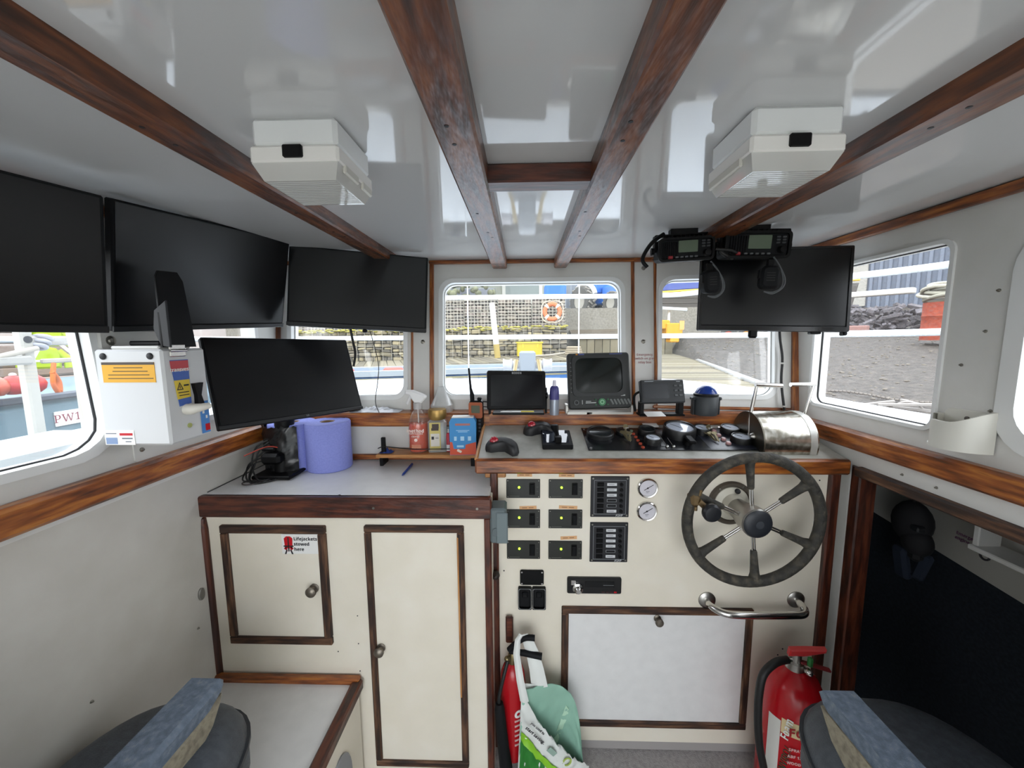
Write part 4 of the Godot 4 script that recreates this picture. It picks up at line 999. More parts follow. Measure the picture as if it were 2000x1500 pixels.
	put(B.new().at(X(V(-0.034, 0.205, -0.005), 0, 0, -24)).box(V(0, 0, 0), V(0.011, 0.046, 0.01), 0.003), "trigger", hexc("e4e3e2", 0.4), o)
	put(B.new().tube([V(0, 0.168, 0), V(0.004, 0.02, 0)], 0.0025, 6), "dip_tube", hexc("e0dcd8", 0.5), o)
	var pm := hexc("f4ddd2", 0.5)
	words("method", 0.013, pm, X(V(-0.002, 0.088, 0.0385)), o, "Droid Sans", "lettering", true)
	words("multi-surface\ncleaner", 0.007, pm, X(V(-0.002, 0.072, 0.0388)), o)
	put(B.new().at(X(V(-0.001, 0.052, 0.0392))).prism(oval(0.0065, 0.0065, 18), 0.0008), "round_mark", pm, o)
	put(B.new().box(V(0, 0.032, 0.0395), V(0.036, 0.002, 0.0008)).box(V(0, 0.027, 0.0395), V(0.036, 0.002, 0.0008)).box(V(0, 0.022, 0.0395), V(0.036, 0.003, 0.0008)), "print", hexc("eab08a", 0.5), o)
	o = thing("coffee_jar", "glass jar with a gold lid and a pale label beside the spray bottle", "jar", X(V(-0.339, sy, -1.476), 8))
	var sq := rrect(0.074, 0.062, 0.014)
	put(B.new().at(Transform3D(Basis(Vector3.RIGHT, -PI / 2), V(0, 0, 0))).prism(sq, 0.128, 0.01), "glass", glassy(Color("dfe3df"), 0.34, 0.05), o)
	put(B.new().at(Transform3D(Basis(Vector3.RIGHT, -PI / 2), V(0, 0.003, 0))).prism(rrect(0.066, 0.054, 0.012), 0.022), "coffee", hexc("4a3226", 0.9), o)
	put(B.new().lathe([Vector2(0, 0.126), Vector2(0.03, 0.126), Vector2(0.035, 0.136), Vector2(0.036, 0.142), Vector2(0.036, 0.158), Vector2(0.034, 0.166), Vector2(0, 0.166)], 28), "lid", hexc("a9894f", 0.35, 0.7), o)
	var lb := put(B.new().box(V(-0.008, 0.064, 0.0315), V(0.042, 0.108, 0.0012)), "label", hexc("cdbb6c", 0.5), o)
	put(B.new().box(V(-0.006, 0.104, 0.0325), V(0.026, 0.018, 0.001)).box(V(-0.008, 0.092, 0.0325), V(0.028, 0.01, 0.001)), "brown_panel", hexc("38241c", 0.5), lb)
	put(B.new().box(V(-0.008, 0.05, 0.0325), V(0.034, 0.05, 0.001)), "white_panel", hexc("d8d2c6", 0.5), lb)
	put(B.new().box(V(-0.017, 0.058, 0.0333), V(0.01, 0.012, 0.0006)).box(V(-0.001, 0.056, 0.0333), V(0.012, 0.0012, 0.0006)).box(V(-0.001, 0.06, 0.0333), V(0.012, 0.0012, 0.0006)), "print", ink, lb)
	o = thing("glue_tube", "small red and white tube standing between jar and blue box", "tube", X(V(-0.294, sy, -1.462)))
	put(B.new().lathe([Vector2(0, 0), Vector2(0.009, 0), Vector2(0.009, 0.07), Vector2(0.006, 0.074), Vector2(0, 0.075)], 16), "tube_body", hexc("b02436", 0.4), o)
	put(B.new().lathe([Vector2(0.0094, 0.004), Vector2(0.0094, 0.028)], 16), "label", white, o)
	put(B.new().lathe([Vector2(0, 0.074), Vector2(0.0035, 0.074), Vector2(0.002, 0.09), Vector2(0, 0.091)], 10), "tip", hexc("d8d0cc", 0.4), o)
	o = thing("tablet_box", "blue and orange dishwasher tablet box at the right end of the shelf", "box", X(V(-0.231, sy, -1.436), 3))
	put(B.new().prism(poly([-0.05, 0, 0.05, 0, 0.05, 0.128, 0.042, 0.142, -0.042, 0.142, -0.05, 0.128]), 0.024).at(X(V(0, 0, -0.024))).prism(poly([-0.05, 0, 0.05, 0, 0.05, 0.128, 0.042, 0.142, -0.042, 0.142, -0.05, 0.128]), 0.024), "carton", hexc("2a86c4", 0.45), o)
	put(B.new().box(V(0, 0.144, 0), V(0.082, 0.004, 0.044), 0.001), "top_flap", hexc("d9d6d2", 0.5), o)
	put(B.new().at(X(V(0, 0, 0.0236))).prism(poly([-0.0495, 0.001, 0.0495, 0.001, 0.0495, 0.05, 0.01, 0.04, 0.008, 0.024, -0.035, 0.024, -0.04, 0.05, -0.0495, 0.052]), 0.001), "orange_print", hexc("cf4c2a", 0.5), o)
	put(B.new().at(X(V(0, 0, 0.0236))).box(V(0, 0.118, 0.0006), V(0.056, 0.008, 0.0008), 0.0), "slot", hexc("a86a64", 0.5), o)
	put(B.new().at(X(V(0, 0, 0.0236))).box(V(0, 0.095, 0.0006), V(0.05, 0.002, 0.0008)).box(V(0, 0.09, 0.0006), V(0.036, 0.002, 0.0008)).box(V(-0.028, 0.064, 0.0006), V(0.01, 0.016, 0.0008)).box(V(-0.002, 0.064, 0.0006), V(0.014, 0.016, 0.0008)).box(V(0.025, 0.064, 0.0006), V(0.012, 0.016, 0.0008)).box(V(-0.01, 0.034, 0.0008), V(0.026, 0.008, 0.0008)), "print", hexc("a9d2ec", 0.5), o)
	put(B.new().at(X(V(-0.014, 0.016, 0.0247), 0, 0, -28)).prism(rrect(0.018, 0.009, 0.002), 0.0008), "tablet_picture", hexc("e8d8c8", 0.5), o)

func dash(x: float, s: float, yaw := 0.0) -> Transform3D:   # a spot on the sloping dash: y stands off it, z runs down towards the wheel
	return Transform3D(Basis(V(1, 0, 0), V(0, 0.978, 0.207), V(0, -0.207, 0.978)), V(x, 1.1075 + 0.207 * s, -1.24 - 0.978 * s)) * X(Vector3.ZERO, yaw)

func dial(parent: Node3D, x: float, z: float, r: float, h: float, face: Material, called := "gauge"):
	var g := put(B.new().at(X(V(x, 0.004, z))).lathe([Vector2(0, 0), Vector2(r, 0), Vector2(r, h * 0.8), Vector2(r * 0.95, h), Vector2(r * 0.84, h), Vector2(r * 0.8, h * 0.8), Vector2(0, h * 0.8)], 32), called, hexc("151617", 0.4), parent)
	put(B.new().at(X(V(x, 0.004 + h * 0.8, z))).lathe([Vector2(0, 0.0), Vector2(r * 0.82, 0.0), Vector2(r * 0.82, 0.0015), Vector2(0, 0.0015)], 28), "dial_face", face, g)
	put(B.new().at(X(V(x, 0.004 + h * 0.8 + 0.002, z), 40)).box(V(0, 0, -r * 0.3), V(0.0014, 0.0008, r * 0.75)), "needle", ink, g)

func build_dash():
	var pale := col(Color("cfd6e4"), 0.08, 0.0, 0.8)
	var dark := col(Color("202426"), 0.1, 0.0, 0.6)
	var o := thing("instrument_console", "long black engine instrument panel with round gauges on the sloping dash", "instrument panel", dash(0.518, 0.137))
	put(B.new().box(V(0, 0.002, 0), V(0.592, 0.004, 0.176), 0.001), "face_plate", col(Color("15161a"), 0.22), o)
	put(B.new().box(V(0.205, 0.0042, 0.0), V(0.17, 0.001, 0.165)), "right_plate", col(Color("2a2d38"), 0.3), o)
	for s in [[-0.286, 0.078], [-0.286, -0.078], [0.286, 0.078], [0.286, -0.078]]: put(B.new().at(X(V(s[0], 0.004, s[1]))).lathe([Vector2(0, 0), Vector2(0.005, 0), Vector2(0.005, 0.002), Vector2(0, 0.003)], 10), "corner_bolt", chrome, o)
	dial(o, -0.235, -0.028, 0.05, 0.016, dark)
	dial(o, -0.146, -0.048, 0.027, 0.010, dark)
	dial(o, -0.060, -0.044, 0.031, 0.020, dark)
	dial(o, -0.062, 0.034, 0.029, 0.022, pale)
	dial(o, 0.054, -0.03, 0.057, 0.034, pale, "rev_counter")
	dial(o, 0.144, -0.044, 0.031, 0.024, pale)
	dial(o, 0.248, -0.05, 0.033, 0.022, pale)
	dial(o, 0.248, 0.026, 0.033, 0.022, pale)
	for i in 6: put(B.new().at(X(V(-0.112 + i * 0.001, 0.004, -0.058 + i * 0.026))).lathe([Vector2(0, 0), Vector2(0.0065, 0), Vector2(0.006, 0.004), Vector2(0, 0.006)], 12), "warning_light", hexc("a8432c" if i > 0 else "7a8a78", 0.3), o)
	for i in 5: put(B.new().at(X(V(0.188 + i * 0.002, 0.004, -0.078 + i * 0.031))).lathe([Vector2(0, 0), Vector2(0.009, 0), Vector2(0.009, 0.006), Vector2(0.006, 0.009), Vector2(0, 0.009)], 14), "button", hexc("c79a98" if i > 0 else "a9bdb9", 0.3), o)
	put(B.new().at(X(V(0.225, 0.004, -0.083))).lathe([Vector2(0, 0), Vector2(0.007, 0), Vector2(0.006, 0.006), Vector2(0, 0.008)], 12), "button", chrome, o)
	put(B.new().at(X(V(0.058, 0.004, 0.044))).lathe([Vector2(0, 0), Vector2(0.016, 0), Vector2(0.015, 0.02), Vector2(0, 0.022)], 18).box(V(0, 0.022, 0.012), V(0.026, 0.012, 0.05), 0.004), "switch_knob", black, o)
	for x in [-0.022, 0.0]: put(B.new().tube([V(x, 0.004, 0.066), V(x - 0.01, 0.02, 0.03)], 0.0012, 6).ball(V(x, 0.006, 0.067), V(0.006, 0.005, 0.006), 10), "toggle", chrome, o)
	for s in [[-0.142, -0.03], [0.152, -0.026]]: put(B.new().at(X(V(s[0], 0.004, s[1]))).lathe([Vector2(0, 0), Vector2(0.011, 0), Vector2(0.010, 0.012), Vector2(0, 0.012)], 16), "key_switch", steel, o)
	var kp := thing("key_bunch", "brass keys hanging in the left ignition switch beside the red lights", "keys", dash(0.376, 0.167), "ignition keys")
	var key := PackedVector2Array()
	var key_metal := hexc("9a8f70", 0.35, 0.9)
	for a in range(-60, 241, 20): key.append(Vector2(cos(deg_to_rad(a)) * 0.012, sin(deg_to_rad(a)) * 0.010 + 0.03))
	key.append_array(poly([-0.004, 0.019, -0.004, -0.018, 0.0, -0.024, 0.004, -0.018, 0.006, -0.012, 0.004, -0.006, 0.006, 0.0, 0.004, 0.019]))
	put(B.new().at(X(V(0, 0.012, 0.0), 10, -10).scaled_local(V(0.8, 0.8, 0.8))).prism(key, 0.0025, 0.0006), "ignition_key", key_metal, kp)
	put(B.new().tube(loop(V(0, 0.032, 0.006), 0.010, 16, V(0, 0.6, 0.8), V(1, 0, 0)), 0.0012, 6, true), "key_ring", chrome, kp)
	for s in [[-0.008, 0.035, 14], [0.003, 0.05, -8], [-0.004, 0.042, 4]]: put(B.new().at(X(V(s[0], 0.014 + s[0] * 0.3, s[1]), s[2], -74).scaled_local(V(0.85, 0.85, 0.85))).prism(key, 0.0024, 0.0006), "spare_key", key_metal, kp)
	copy(kp, dash(0.676, 0.165, 6), "brass keys hanging in the right ignition switch left of the button column")
	# autopilot lever unit
	o = thing("joystick", "black square joystick unit with a glossy top on the dash", "joystick", dash(0.118, 0.116))
	put(B.new().box(V(0, 0.009, 0), V(0.106, 0.018, 0.122), 0.003), "base", black_soft, o)
	put(B.new().box(V(-0.004, 0.0185, -0.006), V(0.09, 0.002, 0.1), 0.0008), "glossy_plate", col(Color("2a2f3a"), 0.04, 0.0, 0.9), o)
	put(B.new().box(V(0.002, 0.028, 0.034), V(0.024, 0.022, 0.024), 0.003), "pivot", black, o)
	put(B.new().tube([V(0.002, 0.03, 0.032), V(-0.002, 0.045, 0.01), V(-0.006, 0.052, -0.005)], [0.006, 0.008, 0.014], 10).box(V(-0.007, 0.054, -0.012), V(0.028, 0.014, 0.02), 0.004), "lever", black, o)
	# trackball mice
	var kid := poly([-0.058, -0.012, -0.05, -0.03, -0.03, -0.036, -0.008, -0.026, 0.014, -0.022, 0.03, -0.034, 0.046, -0.048, 0.062, -0.04, 0.064, -0.018, 0.056, 0.008, 0.038, 0.028, 0.012, 0.038, -0.02, 0.036, -0.046, 0.022, -0.057, 0.004])
	o = thing("trackball", "black trackball mouse with a red ball at the left end of the dash", "trackball", dash(-0.075, 0.062, -10), "trackball mice")
	put(dome(B.new().at(X(V(0, 0.001, 0))), kid, 0.036, 8, 0.42), "body", hexc("1d1d1f", 0.5), o)
	put(B.new().ball(V(-0.026, 0.033, 0.008), V(0.0155, 0.0155, 0.0155), 20), "ball", col(Color("a30d22"), 0.08, 0.0, 0.8), o)
	put(B.new().at(X(V(-0.026, 0.026, 0.006), 0, 8)).tube(loop(V(0, 0.002, 0), 0.0145, 20, V(1, 0, 0), V(0, 0, 1)), 0.0025, 6, true), "ball_ring", black, o)
	put(B.new().box(V(0.01, 0.0345, -0.004), V(0.02, 0.003, 0.003), 0.001).box(V(0.046, 0.02, 0.022), V(0.012, 0.002, 0.001)), "button_seam", black, o)
	copy(o, dash(0.055, 0.198, 8), "black trackball mouse with a red ball behind the joystick unit")
	# throttle
	o = thing("engine_control", "polished steel engine control with two levers at the right end of the dash", "throttle", dash(0.888, 0.11))
	var half := PackedVector2Array()
	for i in 17:
		var a := PI * i / 16
		half.append(Vector2(cos(a) * 0.098, sin(a) * 0.098))
	half.append_array(poly([-0.098, -0.01, 0.098, -0.01]))
	var ex := Transform3D(Basis(V(0, 0, -1), V(0, 1, 0), V(1, 0, 0)), V(-0.09, 0.01, -0.012))
	var worn := mottled(noise_tex(0.014, 5, [[0.0, "7c7668"], [0.45, "a8a398"], [0.6, "c4c1b8"], [1.0, "d4d2cb"]], 61), 0.22, 5.0, null, 1.0)
	put(B.new().at(ex).prism(half, 0.178, 0.004), "drum", worn, o)
	put(B.new().at(X(V(-0.088, 0.01, -0.012)) * Transform3D(Basis(V(0, 0, -1), V(0, 1, 0), V(1, 0, 0)), V(-0.006, 0, 0))).prism(half, 0.006, 0.001), "end_plate", hexc("7b766a", 0.35, 1.0), o)
	put(B.new().at(ex * X(V(0, 0, 0.148))).prism(PackedVector2Array(Array(half).map(func(p): return p * 1.012)), 0.022, 0.001), "scale_band", hexc("c9c8c2", 0.45, 0.6), o)
	put(B.new().at(Transform3D(Basis(Vector3.BACK, PI / 2), V(-0.094, 0.035, 0.02))).lathe([Vector2(0, 0), Vector2(0.012, 0), Vector2(0.012, 0.004), Vector2(0.007, 0.012), Vector2(0, 0.013)], 14), "pivot_bolt", steel, o)
	var di := dash(0.888, 0.11).affine_inverse()
	var ll := put(B.new().at(di).tube([V(0.797, 1.15, -1.35), V(0.797, 1.215, -1.355), V(0.811, 1.333, -1.35)], [0.006, 0.006, 0.0055], 10), "lever", chrome, o)
	put(B.new().at(di).tube([V(0.806, 1.336, -1.35), V(0.897, 1.333, -1.35)], 0.0075, 12), "handle", chrome, ll)
	ll = put(B.new().at(di).tube([V(0.984, 1.15, -1.36), V(0.986, 1.21, -1.36), V(1.008, 1.335, -1.355)], [0.006, 0.006, 0.0055], 10), "lever", chrome, o)
	put(B.new().at(di).tube([V(1.014, 1.337, -1.355), V(0.926, 1.336, -1.35)], 0.0075, 12), "handle", chrome, ll)

func build_overhead():
	# two square lamps under the ceiling
	var o := thing("ceiling_lamp", "square white ceiling lamp on the left with a ribbed clear cover, unlit", "lamp", X(V(-0.342, TOP, -0.665)), "unlit ceiling lamps")
	put(B.new().box(V(0, -0.02, 0), V(0.13, 0.042, 0.125), 0.006), "base", rim_white, o)
	put(B.new().box(V(0, -0.0525, 0), V(0.136, 0.026, 0.132), 0.004), "collar", hexc("efece6", 0.35), o)
	var cv := B.new()
	var top4 := [V(-0.066, -0.064, 0.064), V(0.066, -0.064, 0.064), V(0.066, -0.064, -0.064), V(-0.066, -0.064, -0.064)]
	var bot4 := [V(-0.056, -0.086, 0.052), V(0.056, -0.086, 0.052), V(0.056, -0.086, -0.056), V(-0.056, -0.086, -0.056)]
	for i in 4: cv.out_quad(top4[i], top4[(i + 1) % 4], bot4[(i + 1) % 4], bot4[i], V(0, -0.08, 0))
	cv.out_quad(bot4[0], bot4[1], bot4[2], bot4[3], V(0, -0.08, 0))
	put(cv, "cover", glassy(Color("d9d8d2"), 0.72, 0.06), o)
	var ribs := B.new()
	for i in 14: ribs.box(V(0, -0.0862, 0.046 - i * 0.0072), V(0.108, 0.0016, 0.0034), 0.0007)
	put(ribs, "ribbing", glassy(Color("e6e6e2"), 0.6, 0.04), o)
	for q in [[0.066, 0.02, 0.05], [0.066, -0.04, 0.04], [-0.066, -0.01, 0.1]]: put(B.new().box(V(q[0], -0.066, q[1]), V(0.006, 0.014, q[2]), 0.002), "catch", hexc("dad7cc", 0.4), o)
	put(B.new().box(V(0.0, -0.05, 0.067), V(0.03, 0.018, 0.008), 0.002), "switch", black, o)
	put(B.new().box(V(0, -0.075, 0), V(0.09, 0.008, 0.05), 0.003), "reflector", white, o)
	copy(o, X(V(0.397, TOP, -0.665)), "square white ceiling lamp on the right with a ribbed clear cover, unlit")
	# radios hung from the deckhead
	for n in 2:
		var s: float = [1.0, 1.12][n]
		var at := X(V([0.492, 0.688][n], [1.768, 1.772][n], [-1.215, -1.19][n]), [-4, -6][n], [4, 3][n], [2, -2][n])
		o = thing("fixed_radio", ["black fixed radio hung under the ceiling, nearer the window post", "black fixed radio hung under the ceiling, nearer the right wall"][n], "radio", at, "fixed radios")
		put(B.new().at(X(V(0, 0, -0.06))).prism(rrect(0.158 * s, 0.066 * s, 0.012), 0.06, 0.008), "case", black_soft, o)
		put(B.new().at(X(V(0, -0.002, 0))).ring(rrect(0.162 * s, 0.07 * s, 0.014), rrect(0.148 * s, 0.056 * s, 0.008), 0.008), "front_rim", black, o)
		for i in 7: put(B.new().box(V((-0.066 + i * 0.0065) * s, -0.002, 0.002), V(0.0034, 0.046 * s, 0.004), 0.001), "grille_slat", black, o)
		put(B.new().at(X(V(0.006 * s, 0.006, 0.001))).prism(rrect(0.056 * s, 0.034 * s, 0.002), 0.002), "display", col(Color("5d6a58"), 0.2), o)
		put(B.new().at(Transform3D(Basis(Vector3.RIGHT, PI / 2), V(0.06 * s, -0.016, 0.002))).lathe([Vector2(0, 0), Vector2(0.011, 0), Vector2(0.009, 0.014), Vector2(0, 0.015)], 16), "knob", black, o)
		for i in 6: put(B.new().box(V((0.05 + (i % 2) * 0.014) * s, 0.004 + (i / 2) * 0.008, 0.003), V(0.010, 0.005, 0.004), 0.001), "key", hexc("3f4143", 0.5), o)
		for i in 5: put(B.new().box(V((-0.026 + i * 0.014) * s, -0.024 * s, 0.003), V(0.009, 0.005, 0.004), 0.001), "key", hexc("5b5d5f", 0.4), o)
		put(B.new().box(V(-0.045 * s, -0.024 * s, 0.004), V(0.014, 0.010, 0.005), 0.002), "distress_key", hexc("8c1f26", 0.4), o)
		put(B.new().box(V(0, 0.044, -0.03), V(0.172 * s, 0.006, 0.03), 0.002).box(V(-0.084 * s, 0.02, -0.03), V(0.006, 0.05, 0.03), 0.002).box(V(0.084 * s, 0.02, -0.03), V(0.006, 0.05, 0.03), 0.002).box(V(0.0, 0.0525, -0.03), V(0.08, 0.02, 0.03), 0.002), "bracket", black, o)
		for q in [-1, 1]: put(B.new().at(Transform3D(Basis(Vector3.BACK, -q * PI / 2), V(q * 0.086 * s, 0.0, -0.03))).lathe([Vector2(0, 0), Vector2(0.011, 0), Vector2(0.012, 0.009), Vector2(0, 0.01)], 10), "clamp_knob", black, o)
		var ribs2 := B.new()
		for i in 9: ribs2.box(V((-0.05 + i * 0.0125) * s, 0.036 * s, -0.03), V(0.004, 0.008, 0.05), 0.001)
		put(ribs2, "cooling_fin", black_soft, o)
		# its hand microphone
		var m := thing("hand_microphone", ["black hand microphone hanging under the radio at the window post", "black hand microphone hanging against the television screen"][n], "microphone", X(V([0.548, 0.715][n], [1.662, 1.672][n], -1.165), [10, -12][n], 0, [4, -3][n]), "hand microphones")
		put(B.new().at(X(V(0, 0, -0.014))).prism(rrect(0.05, 0.066, 0.016), 0.026, 0.007), "case", black_soft, m)
		for i in 4: put(B.new().box(V(0, 0.012 - i * 0.007, 0.0122), V(0.022, 0.002, 0.001)), "grille_slot", hexc("050505"), m)
		put(B.new().box(V(-0.026, 0.01, -0.002), V(0.006, 0.026, 0.014), 0.002), "talk_key", black, m)
		put(B.new().box(V(0, 0.04, -0.006), V(0.02, 0.03, 0.012), 0.004), "hook", black, m)
		for q in 2: put(B.new().tube(bend([V(0.008, 0.06, -0.01), V(0.024, 0.03, 0.0), V(0.034 + q * 0.005, -0.005, 0.004), V(0.03 + q * 0.004, -0.03, 0.006), V(0.012, -0.042 - q * 0.004, 0.004), V(-0.01, -0.04, 0.0)]), 0.0022, 6), "coiled_lead", hexc("55585a", 0.5), m)
	o = thing("radio_lead", "bundle of black leads looped between the two radios", "cable", X(V(0.58, 1.765, -1.2)))
	put(B.new().tube(bend([V(0.0, 0.05, -0.03), V(0.02, 0.02, -0.02), V(0.01, -0.01, 0.0), V(0.04, -0.03, 0.0), V(0.05, -0.02, -0.02)]), 0.006, 8).tube(bend([V(-0.01, -0.005, 0.01), V(0.03, -0.012, 0.02), V(0.06, -0.018, 0.0)]), 0.004, 8), "lead", rubber, o)
	put(B.new().tube(bend([V(-0.2, -0.05, -0.02), V(-0.215, -0.025, -0.02), V(-0.19, 0.02, -0.02), V(-0.15, 0.05, -0.03)]), 0.006, 8), "coiled_lead", black, o)
	# white moulded holder on the right wall
	o = thing("cup_holder", "white moulded plastic holder screwed to the right wall below the window pillar", "holder", Transform3D(w_right.basis, V(1.06, 1.235, -0.928)))
	put(B.new().at(X(V(0, 0.045, 0))).prism(rrect(0.106, 0.09, 0.02), 0.006, 0.002), "back_plate", hexc("dcdad0", 0.4), o)
	var hm := hexc("d6d4ca", 0.4)
	var cup := B.new()
	for side in [[0.34, 1.0], [0.0, 0.13]]:     # a wide curved front and a narrow cheek, with a slot between them
		var top := func(a: float) -> float: return 0.064 + 0.03 * smoothstep(0.55, 1.0, a) if side[1] > 0.5 else 0.074
		for wall in 3:
			cup.sheet(func(u: float, v: float):
				var t: float = lerpf(side[0], side[1], (1.0 - u) if wall == 1 else u)
				var r: float = 0.058 if wall == 0 else (0.050 if wall == 1 else 0.058 - 0.008 * v)
				var h: float = top.call(t)
				return V(-cos(PI * t) * r, h if wall == 2 else v * h, 0.004 + sin(PI * t) * r * 1.12), 20, 2 if wall < 2 else 1)
	put(cup, "cup", hm, o)
	var half := PackedVector2Array()
	for q in 15: half.append(Vector2(cos(PI * q / 14) * 0.058, -0.004 - sin(PI * q / 14) * 0.065))
	half.reverse()
	put(B.new().at(Transform3D(Basis(Vector3.RIGHT, -PI / 2), V(0, -0.002, 0))).prism(half, 0.008, 0.002), "base", hm, o)
	put(B.new().at(X(V(0.0, 0.07, 0.006))).prism(oval(0.005, 0.005, 12), 0.003, 0.001), "screw", screw_mat, o)
	# things in the companionway
	o = thing("hanging_bag", "dark bag hanging from a hook inside the companionway", "bag", X(V(1.37, 0.79, -1.33)))
	put(B.new().ball(V(0, 0.06, 0), V(0.05, 0.075, 0.06), 14).ball(V(-0.006, 0.0, 0.03), V(0.04, 0.05, 0.045), 12).box(V(0.0, -0.035, 0.02), V(0.06, 0.06, 0.07), 0.012), "pouch", hexc("16161a", 0.8), o)
	put(B.new().tube([V(0, 0.12, 0), V(0.0, 0.2, 0.0), V(0.0, 0.26, 0.0)], 0.007, 8).tube(bend([V(-0.01, 0.2, -0.06), V(0, 0.215, 0), V(0.0, 0.19, 0.05)]), 0.006, 6), "strap", black, o)
	put(B.new().at(X(V(-0.02, -0.09, 0.0), 0, 0, 12)).box(V(0, 0, 0), V(0.03, 0.12, 0.05), 0.01).at(X(V(0.0, -0.08, 0.05), 20, 10, -8)).box(V(0, 0, 0), V(0.02, 0.1, 0.035), 0.008), "hanging_flap", hexc("1a2434", 0.85), o)
	put(B.new().box(V(-0.03, 0.06, 0.05), V(0.03, 0.02, 0.03), 0.004), "buckle", hexc("24262a", 0.4), o)
	o = thing("deck_pipe", "dark pipe running under the deckhead of the companionway", "pipe")
	put(B.new().tube([V(1.33, 1.09, -1.5), V(1.36, 1.05, -1.3), V(1.40, 0.99, -1.05), V(1.43, 0.95, -0.85)], 0.014, 10), "pipe_run", black, o)
	o = thing("shelf_bracket", "white angled shelf edge inside the companionway at the right margin", "shelf", X(V(1.40, 0.87, -1.12)))
	put(B.new().box(V(0, 0.05, -0.02), V(0.07, 0.13, 0.016), 0.003).box(V(0, -0.008, 0.2), V(0.09, 0.016, 0.46), 0.003), "shelf_edge", shell, o)
	put(B.new().box(V(0.03, 0.05, 0.25), V(0.03, 0.10, 0.3), 0.01), "stowed_bundle", black, o)
	put(B.new().tube(loop(V(0.0, -0.035, -0.02), 0.012, 14, V(0, 0, 1), V(0, 1, 0)), 0.003, 6, true), "hook", ink, o)

func extinguisher_body(r: float, h: float) -> Array:
	return [Vector2(0, 0.0), Vector2(r * 0.9, 0.0), Vector2(r, 0.012), Vector2(r, h * 0.8), Vector2(r * 0.94, h * 0.88), Vector2(r * 0.75, h * 0.95), Vector2(r * 0.4, h * 0.99), Vector2(r * 0.3, h), Vector2(0, h)]

